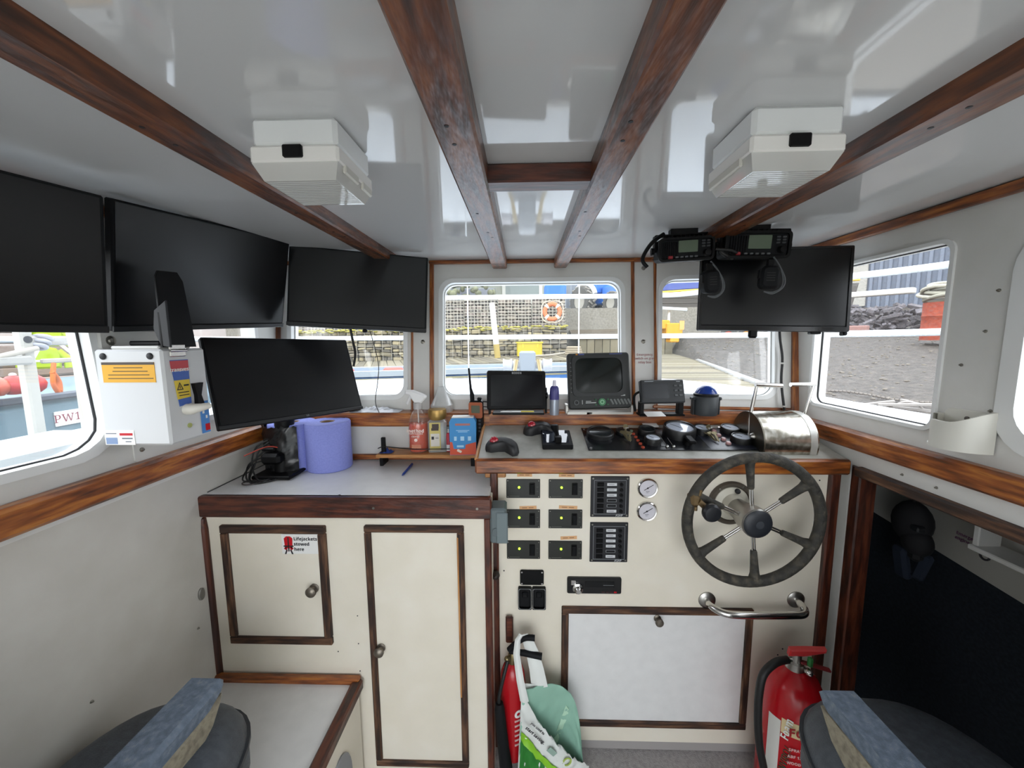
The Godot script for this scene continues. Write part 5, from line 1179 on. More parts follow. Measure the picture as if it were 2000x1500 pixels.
func build_low_items():
	var o := thing("fire_extinguisher", "large red foam fire extinguisher standing on the floor by the companionway", "fire extinguisher", X(V(0.832, 0.0, -1.1)))
	var R := 0.083
	put(B.new().lathe(extinguisher_body(R, 0.49), 40), "cylinder", hexc("b5121d", 0.25), o)
	var cur := func(x: float, z_ang: float): return X(V(0, 0, 0), z_ang)
	put(B.new().at(X(Vector3.ZERO, -90 - 50)).lathe([Vector2(R + 0.0008, 0.325), Vector2(R + 0.0008, 0.372)], 20, deg_to_rad(86)), "foam_band", hexc("d8c497", 0.45), o)
	put(B.new().at(X(Vector3.ZERO, -90 - 75)).lathe([Vector2(R + 0.0008, 0.12), Vector2(R + 0.0008, 0.36)], 8, deg_to_rad(24)), "name_band", hexc("d9d6cf", 0.45), o)
	var fm := hexc("a3262a", 0.5)
	words("Foam", 0.026, fm, X(Vector3.ZERO, -8) * X(V(0, 0.348, R + 0.002)), o, "Droid Sans", "lettering", true)
	words("Foam", 0.020, white, X(Vector3.ZERO, -40) * X(V(0, 0.345, R + 0.002), 0, 0, 82), o, "Droid Sans", "lettering", true)
	words("ENVIRO/", 0.018, hexc("2f4a32"), X(Vector3.ZERO, -40) * X(V(0, 0.24, R + 0.002), 0, 0, 82), o, "Droid Sans", "lettering", false)
	for i in 4:
		words(["SPRAY FOAM", "ABF 13A 113B", "WOOD PAPER", "TEXTILES"][i], 0.0085, hexc("e3b9b6"), X(Vector3.ZERO, -12) * X(V(0.0, 0.29 - i * 0.022, R + 0.002)), o, "Droid Sans", "lettering", true)
	for i in 5: put(B.new().at(X(Vector3.ZERO, -14)).box(V(0, 0.20 - i * 0.022, R - 0.001), V(0.05, 0.007, 0.005)), "print", hexc("d29a98", 0.5), o)
	put(B.new().lathe([Vector2(0, 0.485), Vector2(0.026, 0.485), Vector2(0.024, 0.51), Vector2(0.017, 0.515), Vector2(0.017, 0.54), Vector2(0, 0.54)], 20), "valve", steel, o)
	put(B.new().tube([V(-0.012, 0.515, 0.0), V(-0.04, 0.52, 0.012)], 0.010, 10).ball(V(0.02, 0.50, 0.03), V(0.011, 0.011, 0.014), 12), "valve_spout", chrome, o)
	put(B.new().at(X(V(0.0, 0.545, 0.0), -14, 0, 9).scaled_local(V(0.82, 0.9, 0.8))).prism(poly([-0.03, -0.01, 0.02, -0.008, 0.09, 0.008, 0.094, 0.02, 0.03, 0.018, -0.022, 0.014]), 0.022, 0.004), "squeeze_lever", hexc("c02a2c", 0.35), o)
	put(B.new().at(X(V(0.0, 0.52, 0.0), -14, 0, -8)).box(V(0.05, 0, 0.01), V(0.08, 0.008, 0.016), 0.003), "carry_handle", hexc("7c1a1e", 0.4), o)
	put(B.new().box(V(0.026, 0.53, 0.026), V(0.014, 0.03, 0.014), 0.004), "green_tag", hexc("2f7a3c", 0.5), o)
	put(B.new().tube(bend([V(-0.03, 0.522, 0.01), V(-0.075, 0.525, 0.025), V(-0.118, 0.50, 0.04), V(-0.13, 0.44, 0.045), V(-0.128, 0.36, 0.045), V(-0.118, 0.27, 0.045), V(-0.098, 0.18, 0.045), V(-0.092, 0.13, 0.045)]), 0.011, 12), "hose", rubber, o)
	put(B.new().tube([V(-0.092, 0.14, 0.045), V(-0.088, 0.08, 0.045)], [0.013, 0.015], 12), "nozzle", hexc("b9b4ae", 0.5), o)
	# small extinguisher clipped to the console corner
	o = thing("fire_extinguisher", "small red fire extinguisher with a black nozzle clipped to the console behind the carrier bag", "fire extinguisher", X(V(-0.04, 0.06, -1.19)))
	put(B.new().lathe(extinguisher_body(0.043, 0.35), 30), "cylinder", hexc("b0151e", 0.25), o)
	put(B.new().lathe([Vector2(0, 0.345), Vector2(0.016, 0.345), Vector2(0.016, 0.375), Vector2(0.012, 0.385), Vector2(0, 0.385)], 18).ball(V(-0.018, 0.375, 0.02), V(0.01, 0.01, 0.01), 10), "valve", hexc("8a7c5a", 0.35, 0.9), o)
	put(B.new().tube(bend([V(-0.012, 0.40, 0.01), V(0.02, 0.435, 0.014), V(0.045, 0.452, 0.018), V(0.075, 0.453, 0.02)]), 0.0095, 10), "squeeze_lever", black_soft, o)
	put(B.new().tube([V(-0.01, 0.395, 0.01), V(0.04, 0.398, 0.02), V(0.098, 0.39, 0.024)], [0.008, 0.010, 0.011], 10), "carry_handle", black_soft, o)
	put(B.new().box(V(-0.012, 0.43, -0.045), V(0.026, 0.10, 0.012), 0.004), "wall_bracket", wood_dark, o)
	put(B.new().tube(bend([V(-0.016, 0.375, 0.028), V(-0.03, 0.33, 0.048), V(-0.044, 0.27, 0.056), V(-0.043, 0.24, 0.056)]), 0.006, 10), "hose", rubber, o)
	put(B.new().tube([V(-0.043, 0.25, 0.058), V(-0.042, 0.23, 0.06), V(-0.032, 0.10, 0.062), V(-0.022, 0.0, 0.06)], [0.012, 0.016, 0.019, 0.022], 16), "discharge_horn", black_soft, o)
	put(B.new().at(X(Vector3.ZERO, 26) * X(V(0, 0.19, 0.0435))).ring(oval(0.014, 0.014, 22), oval(0.006, 0.006, 18), 0.001), "round_label", white, o)
	for i in 6: put(B.new().at(X(Vector3.ZERO, 26)).box(V(0, 0.165 - i * 0.018, 0.0422), V(0.026, 0.006, 0.003)), "print", hexc("d7b6b2", 0.5), o)
	# carrier bag hung on its lever
	o = thing("carrier_bag", "white and green plastic carrier bag hanging from the small extinguisher", "bag", X(V(0.06, 0.0, -1.13)))
	var nz := FastNoiseLite.new()
	nz.seed = 3; nz.frequency = 6.0
	var front := func(u: float, v: float) -> Vector3:
		# u across from the left edge to the right, v from the bottom up to the slanting mouth
		var l := Vector2(lerpf(-0.09, -0.07, v), lerpf(-0.08, 0.355, v))
		var r := Vector2(lerpf(0.145, 0.155, v), lerpf(-0.08, 0.085, v))
		var p := l.lerp(r, u)
		if v > 0.99: p.y -= 0.02 * sin(PI * u)
		return V(p.x, p.y, 0.045 * sin(PI * u) * (1.1 - 0.4 * v) + 0.014 * nz.get_noise_2d(u * 2.2, v * 1.6))
	var rear := func(u: float, v: float) -> Vector3:
		var l := Vector2(lerpf(-0.09, -0.066, v), lerpf(-0.08, 0.36, v))
		var r := Vector2(lerpf(0.15, 0.13, v), lerpf(-0.08, 0.14, v))
		var p := l.lerp(r, u)
		p += Vector2(0.055, 0.075) * sin(PI * u) * v
		return V(p.x, p.y, -0.045 * sin(PI * u) * (1.0 - 0.2 * v) + 0.01 * nz.get_noise_2d(u * 2.0 + 5.0, v * 1.5))
	var plastic := hexc("dfe1dc", 0.35)
	plastic.backlight_enabled = true
	plastic.backlight = Color(0.25, 0.27, 0.24)
	put(B.new().sheet(front, 26, 26), "front_side", plastic, o)
	var inner := hexc("8fb8a4", 0.45)
	put(B.new().sheet(func(u: float, v: float): return rear.call(1.0 - u, v), 22, 22).sheet(func(u: float, v: float): return rear.call(u, v) + V(0, 0, 0.0015), 22, 22), "rear_side", inner, o)
	put(B.new().sheet(func(u: float, v: float): return rear.call(0.36 + u * 0.07 + v * 0.14, 0.35 + v * 0.52) + V(0, 0, 0.003), 3, 12), "pale_stripe", hexc("b4d6bb", 0.5), o)
	# print on the front
	var pr := func(u0: float, v0: float, u1: float, v1: float, sk: float) -> Callable: return func(u: float, v: float): return front.call(lerpf(u0, u1, u) + sk * (1.0 - v), lerpf(v0, v1, v)) + V(0, 0, 0.005)
	put(B.new().sheet(pr.call(0.02, 0.02, 0.36, 0.62, 0.0), 14, 14), "dark_green_print", hexc("2a7a2c", 0.4), o)
	put(B.new().sheet(pr.call(0.02, 0.62, 0.88, 0.70, 0.0), 20, 3), "lime_print", hexc("84bf2a", 0.4), o)
	put(B.new().sheet(pr.call(0.44, 0.02, 0.66, 0.46, 0.0), 8, 10), "green_print", hexc("2f8f4a", 0.4), o)
	put(B.new().sheet(pr.call(0.66, 0.06, 0.80, 0.52, 0.0), 6, 10), "lime_print", hexc("8ac42e", 0.4), o)
	var fr := func(u: float, v: float, tilt: float) -> Transform3D:
		var p: Vector3 = front.call(u, v)
		return X(p + V(0, 0, 0.008), 0, 0, tilt)
	words("you used to", 0.008, ink, fr.call(0.24, 0.90, -44), o)
	words("start saving.", 0.010, ink, fr.call(0.21, 0.83, -44), o, "Droid Sans", "lettering", true)
	put(B.new().at(fr.call(0.44, 0.85, -44)).box(V(0, 0, 0), V(0.03, 0.018, 0.001)), "small_panel", hexc("8fa79a", 0.5), o)
	words("reuse me", 0.015, hexc("8fae3c"), fr.call(0.88, 0.66, -54), o)
	put(B.new().at(fr.call(0.66, 0.86, -40)).ring(oval(0.013, 0.017, 20), oval(0.008, 0.012, 20), 0.001), "recycling_mark", hexc("9ab04a", 0.5), o)
	# its straps go up over the lever
	put(B.new().sheet(func(u: float, v: float):
		var c := [V(-0.06, 0.33, 0.01), V(-0.074, 0.40, 0.004), V(-0.086, 0.47, -0.02), V(-0.082, 0.51, -0.035), V(-0.068, 0.525, -0.045)]
		var t: float = v * 3.999
		var i := int(t)
		return c[i].lerp(c[i + 1], t - i) + V(0.023 * (u - 0.5) * (1.2 - v * 0.5), 0.0, 0.006 * sin(u * PI)), 6, 16), "strap", plastic, o)
	put(B.new().sheet(func(u: float, v: float):
		var c := [V(-0.01, 0.355, -0.02), V(-0.02, 0.41, -0.03), V(-0.034, 0.46, -0.045), V(-0.05, 0.50, -0.05), V(-0.066, 0.525, -0.045)]
		var t: float = v * 3.999
		var i := int(t)
		return c[i].lerp(c[i + 1], t - i) + V(0.036 * (u - 0.5) * (1.5 - v * 0.6), 0.0, 0.005 * sin(u * PI)), 6, 16).sheet(func(u: float, v: float): return V(lerpf(-0.075, 0.01, u), lerpf(0.31, 0.375, v) - 0.02 * u, -0.012 - 0.012 * u), 5, 5), "strap", plastic, o)

func build_seats():
	var vinyl := mottled(noise_tex(0.02, 5, [[0.0, "3a3f46"], [0.5, "474d55"], [1.0, "545b64"]], 71), 0.5, 4.0, bump_tex(0.12, 3, 2.0, 6))
	var blue := mottled(noise_tex(0.015, 5, [[0.0, "4d5967"], [0.4, "5c6979"], [0.7, "6b7786"], [1.0, "82888d"]], 73), 0.5, 6.0, bump_tex(0.1, 3, 2.0, 7))
	var tan := mottled(noise_tex(0.012, 5, [[0.0, "665e4f"], [0.4, "857d6d"], [0.7, "968e7b"], [1.0, "776f5d"]], 74), 0.7, 6.0)
	for n in 2:
		var cx: float = [-0.83, 0.85][n]
		var o := thing("helm_chair", ["dark vinyl helm chair with a blue armrest, at the lower left", "dark vinyl helm chair with a blue armrest, at the lower right"][n], "chair", X(V(cx, 0, -0.5)), "helm chairs")
		var seat_po := PackedVector2Array()
		for i in 40:
			var a := TAU * i / 40
			var e := 0.7
			seat_po.append(Vector2(signf(cos(a)) * pow(absf(cos(a)), e) * [0.195, 0.215][n], signf(sin(a)) * pow(absf(sin(a)), e) * [0.31, 0.34][n] + [0.07, 0.09][n]))
		put(dome(B.new().at(X(V(0, 0.535, 0))), seat_po, 0.085, 7, 0.35).at(Transform3D(Basis(Vector3.RIGHT, -PI / 2), V(0, 0.465, 0))).prism(seat_po, 0.072), "seat", vinyl, o)
		put(B.new().at(Transform3D(Basis(Vector3.RIGHT, -PI / 2), V(0, 0.53, 0))).ring(PackedVector2Array(Array(seat_po).map(func(p): return p * 1.02)), PackedVector2Array(Array(seat_po).map(func(p): return p * 0.97)), 0.012), "piping", hexc("2c3036", 0.5), o)
		var ap := Transform3D(Basis(V(0, 0, -1), V(0, 1, 0), V(1, 0, 0)), V([0.075, -0.135][n], 0.0, 0))
		# side view of the armrest: x forward, y up
		var top := put(B.new().at(ap * X(V(0, 0, -0.038))).prism(poly([-0.42, 0.655, 0.26, 0.655, 0.30, 0.672, 0.315, 0.69, 0.305, 0.703, -0.42, 0.703]), 0.078, 0.010), "armrest_top", blue, o)
		put(B.new().at(ap * X(V(0, 0, -0.041))).prism(poly([-0.40, 0.55, 0.06, 0.55, 0.18, 0.572, 0.268, 0.618, 0.304, 0.666, -0.40, 0.666]), 0.082, 0.008), "armrest_side", tan, top)
		put(B.new().at(ap * X(V(0, 0, -0.02))).box(V(-0.05, 0.55, 0.02), V(0.05, 0.12, 0.03), 0.006), "arm_post", black, o)
		put(B.new().at(X(V(0, 0.78, 0.26), 0, 8)).box(V(0, 0, 0), V(0.3, 0.5, 0.09), 0.035), "backrest", vinyl, o)
		put(B.new().lathe([Vector2(0, 0), Vector2(0.19, 0), Vector2(0.19, 0.012), Vector2(0.06, 0.03), Vector2(0.045, 0.05), Vector2(0.045, 0.475), Vector2(0, 0.475)], 24), "pedestal", steel, o)

func build_deck():
	var d := struct("deck")
	var paint := hexc("c3cad0", 0.35)
	var out := poly([-1.8, 0.6, -1.1, 0.6, -1.1, 1.69, 1.1, 1.69, 1.1, 0.6, 1.82, 0.6, 1.84, 1.7, 1.78, 2.3, 1.66, 2.65, 1.5, 2.95, 1.3, 3.28, 1.1, 3.42, -1.1, 3.46, -1.5, 3.3, -1.75, 2.7, -1.82, 1.7])
	var o2 := PackedVector2Array()
	for p in out: o2.append(Vector2(p.x, p.y))
	put(B.new().at(Transform3D(Basis(V(1, 0, 0), V(0, 0, -1), V(0, 1, 0)), V(0, 1.10, 0))).prism(o2, 0.05, 0.008), "foredeck", paint, d)
	for s in [-1, 1]: put(B.new().box(V(s * 1.8, 0.3, -0.7), V(0.04, 1.6, 2.6)), "topsides", hexc("3c5f86", 0.4), d)
	put(B.new().box(V(0, 0.3, -3.0), V(2.4, 1.6, 0.04)), "topsides", hexc("3c5f86", 0.4), d)
	put(B.new().box(V(0, -0.1, 2.6), V(3.4, 0.1, 2.8)).box(V(-1.7, 0.3, 2.6), V(0.08, 0.9, 2.8)).box(V(1.7, 0.3, 2.6), V(0.08, 0.9, 2.8)).box(V(0, 0.3, 4.0), V(3.4, 0.9, 0.08)), "aft_deck", hexc("cfd0cc", 0.6), d)
	put(B.new().box(V(-0.86, 1.151, -3.4), V(0.05, 0.012, 0.04), 0.004).box(V(-0.66, 1.151, -3.4), V(0.05, 0.012, 0.04), 0.004), "cleat", steel, d)
	# rails round the bow
	var r := thing("bow_rail", "white tubular bow rail running round the foredeck outside the windows", "railing")
	var rw := hexc("d3d8da", 0.35)
	for y in [1.82, 1.515]:
		put(B.new().tube(bend([V(-2.6, y, -1.0), V(-2.45, y, -2.2), V(-2.05, y, -2.85), V(-1.3, y, -3.0), V(0, y, -3.0), V(1.0, y, -3.0), V(1.3, y, -2.76), V(1.8, y, -2.1), V(1.99, y + 0.005, -1.76), V(2.1, y + 0.01, -1.2), V(2.12, y + 0.01, 0.2)], 5), 0.0175, 10), "rail", rw, r)
	for x in [-0.425, 0.425]: put(B.new().tube([V(x, 1.13, -2.97), V(x, 1.95, -2.99)], 0.0045, 8), "rod", rw, r)
	put(B.new().tube([V(2.13, 0.9, 0.1), V(2.12, 1.83, 0.1)], 0.0175, 10).tube([V(-2.3, 1.1, -2.55), V(-2.3, 1.82, -2.55)], 0.0175, 10), "stanchion", rw, r)
	# windlass on the foredeck
	var w := thing("windlass", "grey and white rope windlass on the foredeck behind the chartplotter", "windlass", X(V(0.03, 1.15, -2.85)))
	put(B.new().box(V(0.0, 0.13, 0), V(0.12, 0.26, 0.1), 0.012).box(V(0, 0.01, 0), V(0.2, 0.02, 0.16), 0.004), "housing", hexc("7c838a", 0.4), w)
	for s in [-1, 1]:
		put(B.new().at(Transform3D(Basis(V(0, s, 0), V(s, 0, 0), V(0, 0, 1)), V(s * 0.06, 0.16, 0))).lathe([Vector2(0, 0), Vector2(0.03, 0), Vector2(0.03, 0.05), Vector2(0.045, 0.055), Vector2(0.036, 0.075), Vector2(0.036, 0.10), Vector2(0.045, 0.12), Vector2(0, 0.121)], 18), "drum_end", hexc("a4a4a9", 0.4), w)
		for k in 3: put(B.new().tube(bend([V(s * (0.07 + k * 0.01), 0.2, 0.03), V(s * (0.085 + k * 0.008), 0.12, 0.05), V(s * (0.10 + k * 0.006), 0.05, 0.06), V(s * (0.115 + k * 0.01), 0.0, 0.05)]), 0.006, 6), "rope", hexc(["a9976f", "9d8a60", "b4a788"][k], 0.9), w)
	# left side deck, seen through the left window
	var b := thing("bulwark_step", "white painted step on the left side deck outside the window", "step", X(V(-1.56, 1.15, -1.12)))
	put(B.new().box(V(0, 0.015, 0), V(0.24, 0.05, 0.36), 0.012), "block", hexc("b4b8b8", 0.4), b)
	put(B.new().box(V(0.0, 0.05, 0.22), V(0.12, 0.05, 0.10), 0.006), "hinge_plate", hexc("8b8782", 0.4, 0.5), b)
	put(B.new().ball(V(0.062, 0.055, 0.22), V(0.006, 0.014, 0.014), 10), "bolt", steel, b)
	put(B.new().tube([V(-0.02, 0.055, 0.26), V(-0.05, 0.05, 0.55)], 0.02, 10), "pipe", hexc("989591", 0.4), b)
	put(B.new().tube(bend([V(0.17, -0.002, -0.12), V(0.19, 0.004, 0.02), V(0.2, 0.006, 0.1), V(0.18, -0.01, 0.18), V(0.2, -0.03, 0.24)]), 0.007, 8), "black_rope", rubber, b)
	put(B.new().box(V(0.22, -0.02, 0.26), V(0.1, 0.06, 0.2), 0.02), "fender_pad", hexc("a4a498", 0.6), b)
	var p := thing("side_rail", "white square rail post with rope lashing outside the left window", "railing", X(V(-1.72, 1.1, -1.28)))
	put(B.new().box(V(0, 0.35, 0), V(0.034, 0.75, 0.034), 0.005), "post", hexc("a9a8a2", 0.45), p)
	put(B.new().box(V(0.0, 0.405, -0.18), V(0.026, 0.034, 0.36), 0.006).box(V(0.02, 0.34, 0.2), V(0.02, 0.03, 0.4), 0.006), "rail", hexc("9f9e9a", 0.45), p)
	put(B.new().at(Transform3D(Basis(V(0, 1, 0), V(1, 0, 0), V(0, 0, -1)), V(0.015, 0.41, 0.0))).lathe([Vector2(0, 0), Vector2(0.012, 0.0), Vector2(0.012, 0.004), Vector2(0, 0.004)], 14), "pipe_end", hexc("3a3c40", 0.6), p)
	for k in 3: put(B.new().tube(loop(V(0.0, 0.385 + k * 0.015, -0.035 - k * 0.01), 0.021, 14, V(0, 0.3, 1).normalized(), V(1, 0.2, 0)), 0.008, 8, true), "lashing", hexc("a2a4ac", 0.9), p)
	put(B.new().tube(bend([V(0.02, 0.38, -0.02), V(0.02, 0.36, 0.06), V(0.02, 0.33, 0.18), V(0.03, 0.31, 0.4)]), 0.009, 8), "rope", hexc("a8a39a", 0.9), p)
	put(B.new().tube([V(0.0, -0.2, -0.155), V(0.0, 0.46, -0.155)], 0.016, 8), "post", hexc("a8a498", 0.5), p)

var stone_meshes := []
func stone_set():
	var rng := RandomNumberGenerator.new()
	rng.seed = 11
	for i in 7:
		var b := B.new()
		b.k = Transform3D(Basis(V(1, rng.randf_range(-0.08, 0.08), 0), V(rng.randf_range(-0.06, 0.06), 1, 0), V(rng.randf_range(-0.06, 0.06), 0, 1)), Vector3.ZERO)
		b.box(Vector3.ZERO, V(1, 1, 1), 0.16)
		b.st.generate_normals()
		stone_meshes.append(b.st.commit())

func build_quay():
	stone_set()
	var rng := RandomNumberGenerator.new()
	rng.seed = 77
	var sm := []
	for c in ["6f6757", "837a63", "5d584e", "8f8468", "77705f", "9a9072", "68604a"]: sm.append(hexc(c, 0.9))
	var upper := []
	for c in ["77716a", "857c70", "6b6662", "8a7f76", "7d726c"]: upper.append(hexc(c, 0.9))
	var wire := hexc("b9b4a6", 0.6, 0.3)
	for tier in 2:
		for n in 8:
			var x0 := -6.75 + n * 1.0
			var z := -10.9 if tier == 0 else -11.5
			var y := 0.86 if tier == 0 else 1.78
			y += (x0 + 6.75) * 0.012
			var g := thing("gabion", "gabion of %s, %s from the right in the %s row" % [["brown slate", "greyer meshed stone"][tier], ["eighth", "seventh", "sixth", "fifth", "fourth", "third", "second", "first"][n], ["lower", "upper"][tier]], "gabion", X(V(x0 + 0.5, y, z)), ["gabions of the lower row", "gabions of the upper row"][tier])
			put(B.new().box(V(0, 0.44, -0.55), V(0.96, 0.86, 0.9)), "stone_fill", hexc("3e3a31", 0.95), g)
			var hh := 0.0
			var row := 0
			while hh < 0.84:
				var th := rng.randf_range(0.055, 0.14)
				th = min(th, 0.88 - hh)
				var xx := -0.485
				while xx < 0.45:
					var wd := rng.randf_range(0.14, 0.36)
					if xx + wd > 0.40: wd = 0.485 - xx
					var o := MeshInstance3D.new()
					o.mesh = stone_meshes[rng.randi() % 7]
					o.material_override = (sm if tier == 0 else upper)[rng.randi() % (7 if tier == 0 else 5)]
					o.name = "stone"
					o.transform = Transform3D(Basis(Vector3.BACK, rng.randf_range(-0.11, 0.11)) * Basis.from_scale(V(wd * 0.96, th * 0.93, 0.3)), V(xx + wd / 2, hh + th / 2, -0.13 + rng.randf_range(-0.04, 0.04)))
					g.add_child(o, true)
					xx += wd
				hh += th
				row += 1
			var wb := B.new()
			var stp := 0.1 if tier == 1 else 0.25
			var q := -0.488
			while q <= 0.49:
				wb.box(V(q, 0.44, 0.075), V([0.006, 0.012][tier], 0.88, 0.006))
				q += stp
			q = 0.0
			while q <= 0.89:
				wb.box(V(0, q, 0.075), V(0.985, [0.006, 0.012][tier], 0.006))
				q += stp * 0.88
			put(wb, "wire_mesh", wire, g)
	# moss and weed along the top of the lower row
	var ms := B.new()
	for i in 300:
		var x := rng.randf_range(-6.7, 1.2)
		ms.ball(V(x, 1.74 + (x + 6.75) * 0.012 + rng.randf_range(-0.06, 0.04), -10.82 + rng.randf_range(-0.3, 0.04)), V(rng.randf_range(0.03, 0.09), rng.randf_range(0.012, 0.03), 0.06), 6)
	var mo := put(ms, "moss", mottled(noise_tex(0.05, 3, [[0.0, "6b6a34"], [0.5, "97903f"], [1.0, "b3a650"]], 81), 0.95, 2.0))
	tag(mo, "yellow green moss growing along the ledge between the gabion rows", "moss")
	mo.set_meta("kind", "stuff")
	# pontoons
	var planks := []
	for c in ["5d5642", "67604b", "554e3d", "6e6651", "625a43"]: planks.append(hexc(c, 0.85))
	var p := thing("pontoon", "weathered grey wooden pontoon leading away past the right front window", "pontoon")
	for i in 64:
		var z := -3.95 - i * 0.26
		var xr := 2.4 + (-z - 4.0) * 0.298
		var xl := lerpf(-1.2, 2.2, clampf((-z - 4.4) / 9.0, 0.0, 1.0))
		xl = 1.65 if z > -15.5 else 4.75
		put(B.new().box(V((xl + xr) / 2, 0.98 + rng.randf_range(-0.006, 0.006), z), V(xr - xl, 0.05, 0.235), 0.008), "plank", planks[rng.randi() % 5], p)
	put(B.new().tube([V(2.46, 0.99, -3.9), V(7.5, 0.99, -20.8)], 0.05, 6), "edge_beam", hexc("7d7d79", 0.7), p)
	put(B.new().box(V(2.4, 0.6, -7.5), V(0.3, 0.6, 6)), "float", hexc("4d4b46", 0.9), p)
	var f := thing("jetty", "plank jetty in front of the gabion wall beyond the windlass", "jetty")
	for i in 44:
		var t := i / 44.0
		var a := V(-5.2, 0.92, -6.9).lerp(V(1.5, 1.02, -8.6), t)
		var b2 := V(-7.0, 0.80, -10.8).lerp(V(1.3, 1.06, -10.8), t)
		var mid := (a + b2) * 0.5
		var dir := (b2 - a)
		var bs := Basis.looking_at(dir.normalized(), Vector3.UP)
		put(B.new().at(Transform3D(bs, mid)).box(Vector3.ZERO, V(0.145 + 0.02 * (1 - t), 0.05, dir.length()), 0.008), "plank", planks[rng.randi() % 5], f)
	var bo := thing("blue_boat", "low blue boat with a white gunwale lying against the jetty", "boat", X(V(-1.3, 0.73, -5.95), 17))
	put(B.new().at(Transform3D(Basis(V(1, 0, 0), V(0, 0, -1), V(0, 1, 0)), V(0, 0, 0))).prism(poly([-1.8, -0.45, 2.2, -0.5, 2.8, 0.0, 2.2, 0.4, -1.8, 0.4]), 0.27, 0.02), "hull", hexc("2f66a4", 0.4), bo)
	put(B.new().at(Transform3D(Basis(V(1, 0, 0), V(0, 0, -1), V(0, 1, 0)), V(0, 0.27, 0))).ring(poly([-1.85, -0.52, 2.22, -0.56, 2.88, 0.0, 2.2, 0.46, -1.85, 0.46]), poly([-1.7, -0.4, 2.15, -0.42, 2.65, 0.0, 2.1, 0.34, -1.7, 0.34]), 0.075), "gunwale", hexc("8c959a", 0.5), bo)
	put(B.new().box(V(0.2, 0.225, 0.485), V(4.0, 0.03, 0.03), 0.006), "rubbing_strake", hexc("a39c78", 0.6), bo)
	put(B.new().box(V(-1.5, 0.3, 0.1), V(0.5, 0.12, 0.3), 0.03).box(V(-0.7, 0.3, 0.0), V(0.3, 0.1, 0.3), 0.03), "folded_net", hexc("b0544a", 0.9), bo)
	var c := thing("fish_crate", "yellow plastic fish crate on the jetty behind the chartplotter", "crate", X(V(0.155, 1.04, -10.1), 4))
	put(B.new().at(Transform3D(Basis(V(1, 0, 0), V(0, 0, -1), V(0, 1, 0)), V(0, 0.02, 0))).ring(rrect(0.64, 0.42, 0.04), rrect(0.58, 0.36, 0.03), 0.36).prism(rrect(0.6, 0.38, 0.03), 0.03), "tub", hexc("b09c18", 0.5), c)
	put(B.new().at(Transform3D(Basis(V(1, 0, 0), V(0, 0, -1), V(0, 1, 0)), V(0, 0.35, 0))).ring(rrect(0.69, 0.47, 0.05), rrect(0.6, 0.38, 0.03), 0.035), "rim", hexc("bba726", 0.5), c)
	put(B.new().box(V(-0.18, 0.28, 0.212), V(0.03, 0.1, 0.02), 0.005).box(V(0.2, 0.28, 0.212), V(0.03, 0.1, 0.02), 0.005), "handle_rib", hexc("c9b527", 0.5), c)
	var lr := thing("life_ring", "orange life ring with white bands hung at the end of the gabion wall", "life ring", X(V(0.80, 2.24, -10.75), -6, -6))
	put(B.new().at(Transform3D.IDENTITY.scaled(V(1, 1, 0.8))).tube(loop(Vector3.ZERO, 0.205, 36), 0.062, 12, true), "ring", hexc("b9683f", 0.6), lr)
	for a in [45, 135, 225, 315]:
		put(B.new().at(Transform3D.IDENTITY.scaled(V(1, 1, 0.82))).tube(arc(Vector3.ZERO, 0.205, a - 9, a + 9, 4), 0.065, 12), "white_band", hexc("e8e2da", 0.6), lr)
	var rp := []
	for i in 24:
		var a := TAU * i / 24
		rp.append(V(cos(a) * (0.285 + 0.05 * absf(sin(a * 2.0))), sin(a) * (0.285 + 0.05 * absf(sin(a * 2.0))), 0.02))
	put(B.new().tube(rp, 0.012, 6, true), "grab_line", hexc("d8c0a0", 0.9), lr)
	var pl := thing("mooring_post", "leaning white post standing between the jetty and the gabion wall", "post", X(V(-0.66, 1.02, -9.9), 0, 0, 5.5))
	put(B.new().lathe([Vector2(0, 0), Vector2(0.075, 0), Vector2(0.072, 1.36), Vector2(0.06, 1.4), Vector2(0, 1.4)], 14), "shaft", hexc("b4b5ae", 0.6), pl)
	put(B.new().lathe([Vector2(0.078, 0.0), Vector2(0.078, 0.35)], 14), "stained_foot", hexc("9a8748", 0.8), pl)
	var bx := thing("white_box", "white and purple plastic box on the far pontoon", "box", X(V(2.95, 1.02, -13.5), -6))
	put(B.new().box(V(0.9, 0.17, 0), V(0.7, 0.34, 0.5), 0.03), "tub", hexc("9893a2", 0.5), bx)
	put(B.new().box(V(0.9, 0.36, 0), V(0.76, 0.05, 0.55), 0.02), "rim", hexc("d9d2a0", 0.5), bx)
	var rc := thing("rope_coil", "pale coil of mooring rope on the jetty beside the yellow crate", "rope", X(V(1.25, 1.1, -9.6)))
	for i in 4: put(B.new().tube(loop(V(0, 0.03 + i * 0.05, 0), 0.2 - i * 0.015, 18, V(1, 0, 0), V(0, 0, 1)), 0.03, 6, true), "rope_turn", hexc("857a66", 0.95), rc)
	put(B.new().tube(bend([V(-0.2, 0.05, 0), V(-0.6, 0.0, 0.1), V(-1.0, -0.02, 0.05)]), 0.025, 6), "rope_tail", hexc("938c7e", 0.95), rc)
	# ramp up to the yard, and what stands there
	var rm := thing("slip_ramp", "broad brown timber ramp rising to the yard below the tractor", "ramp")
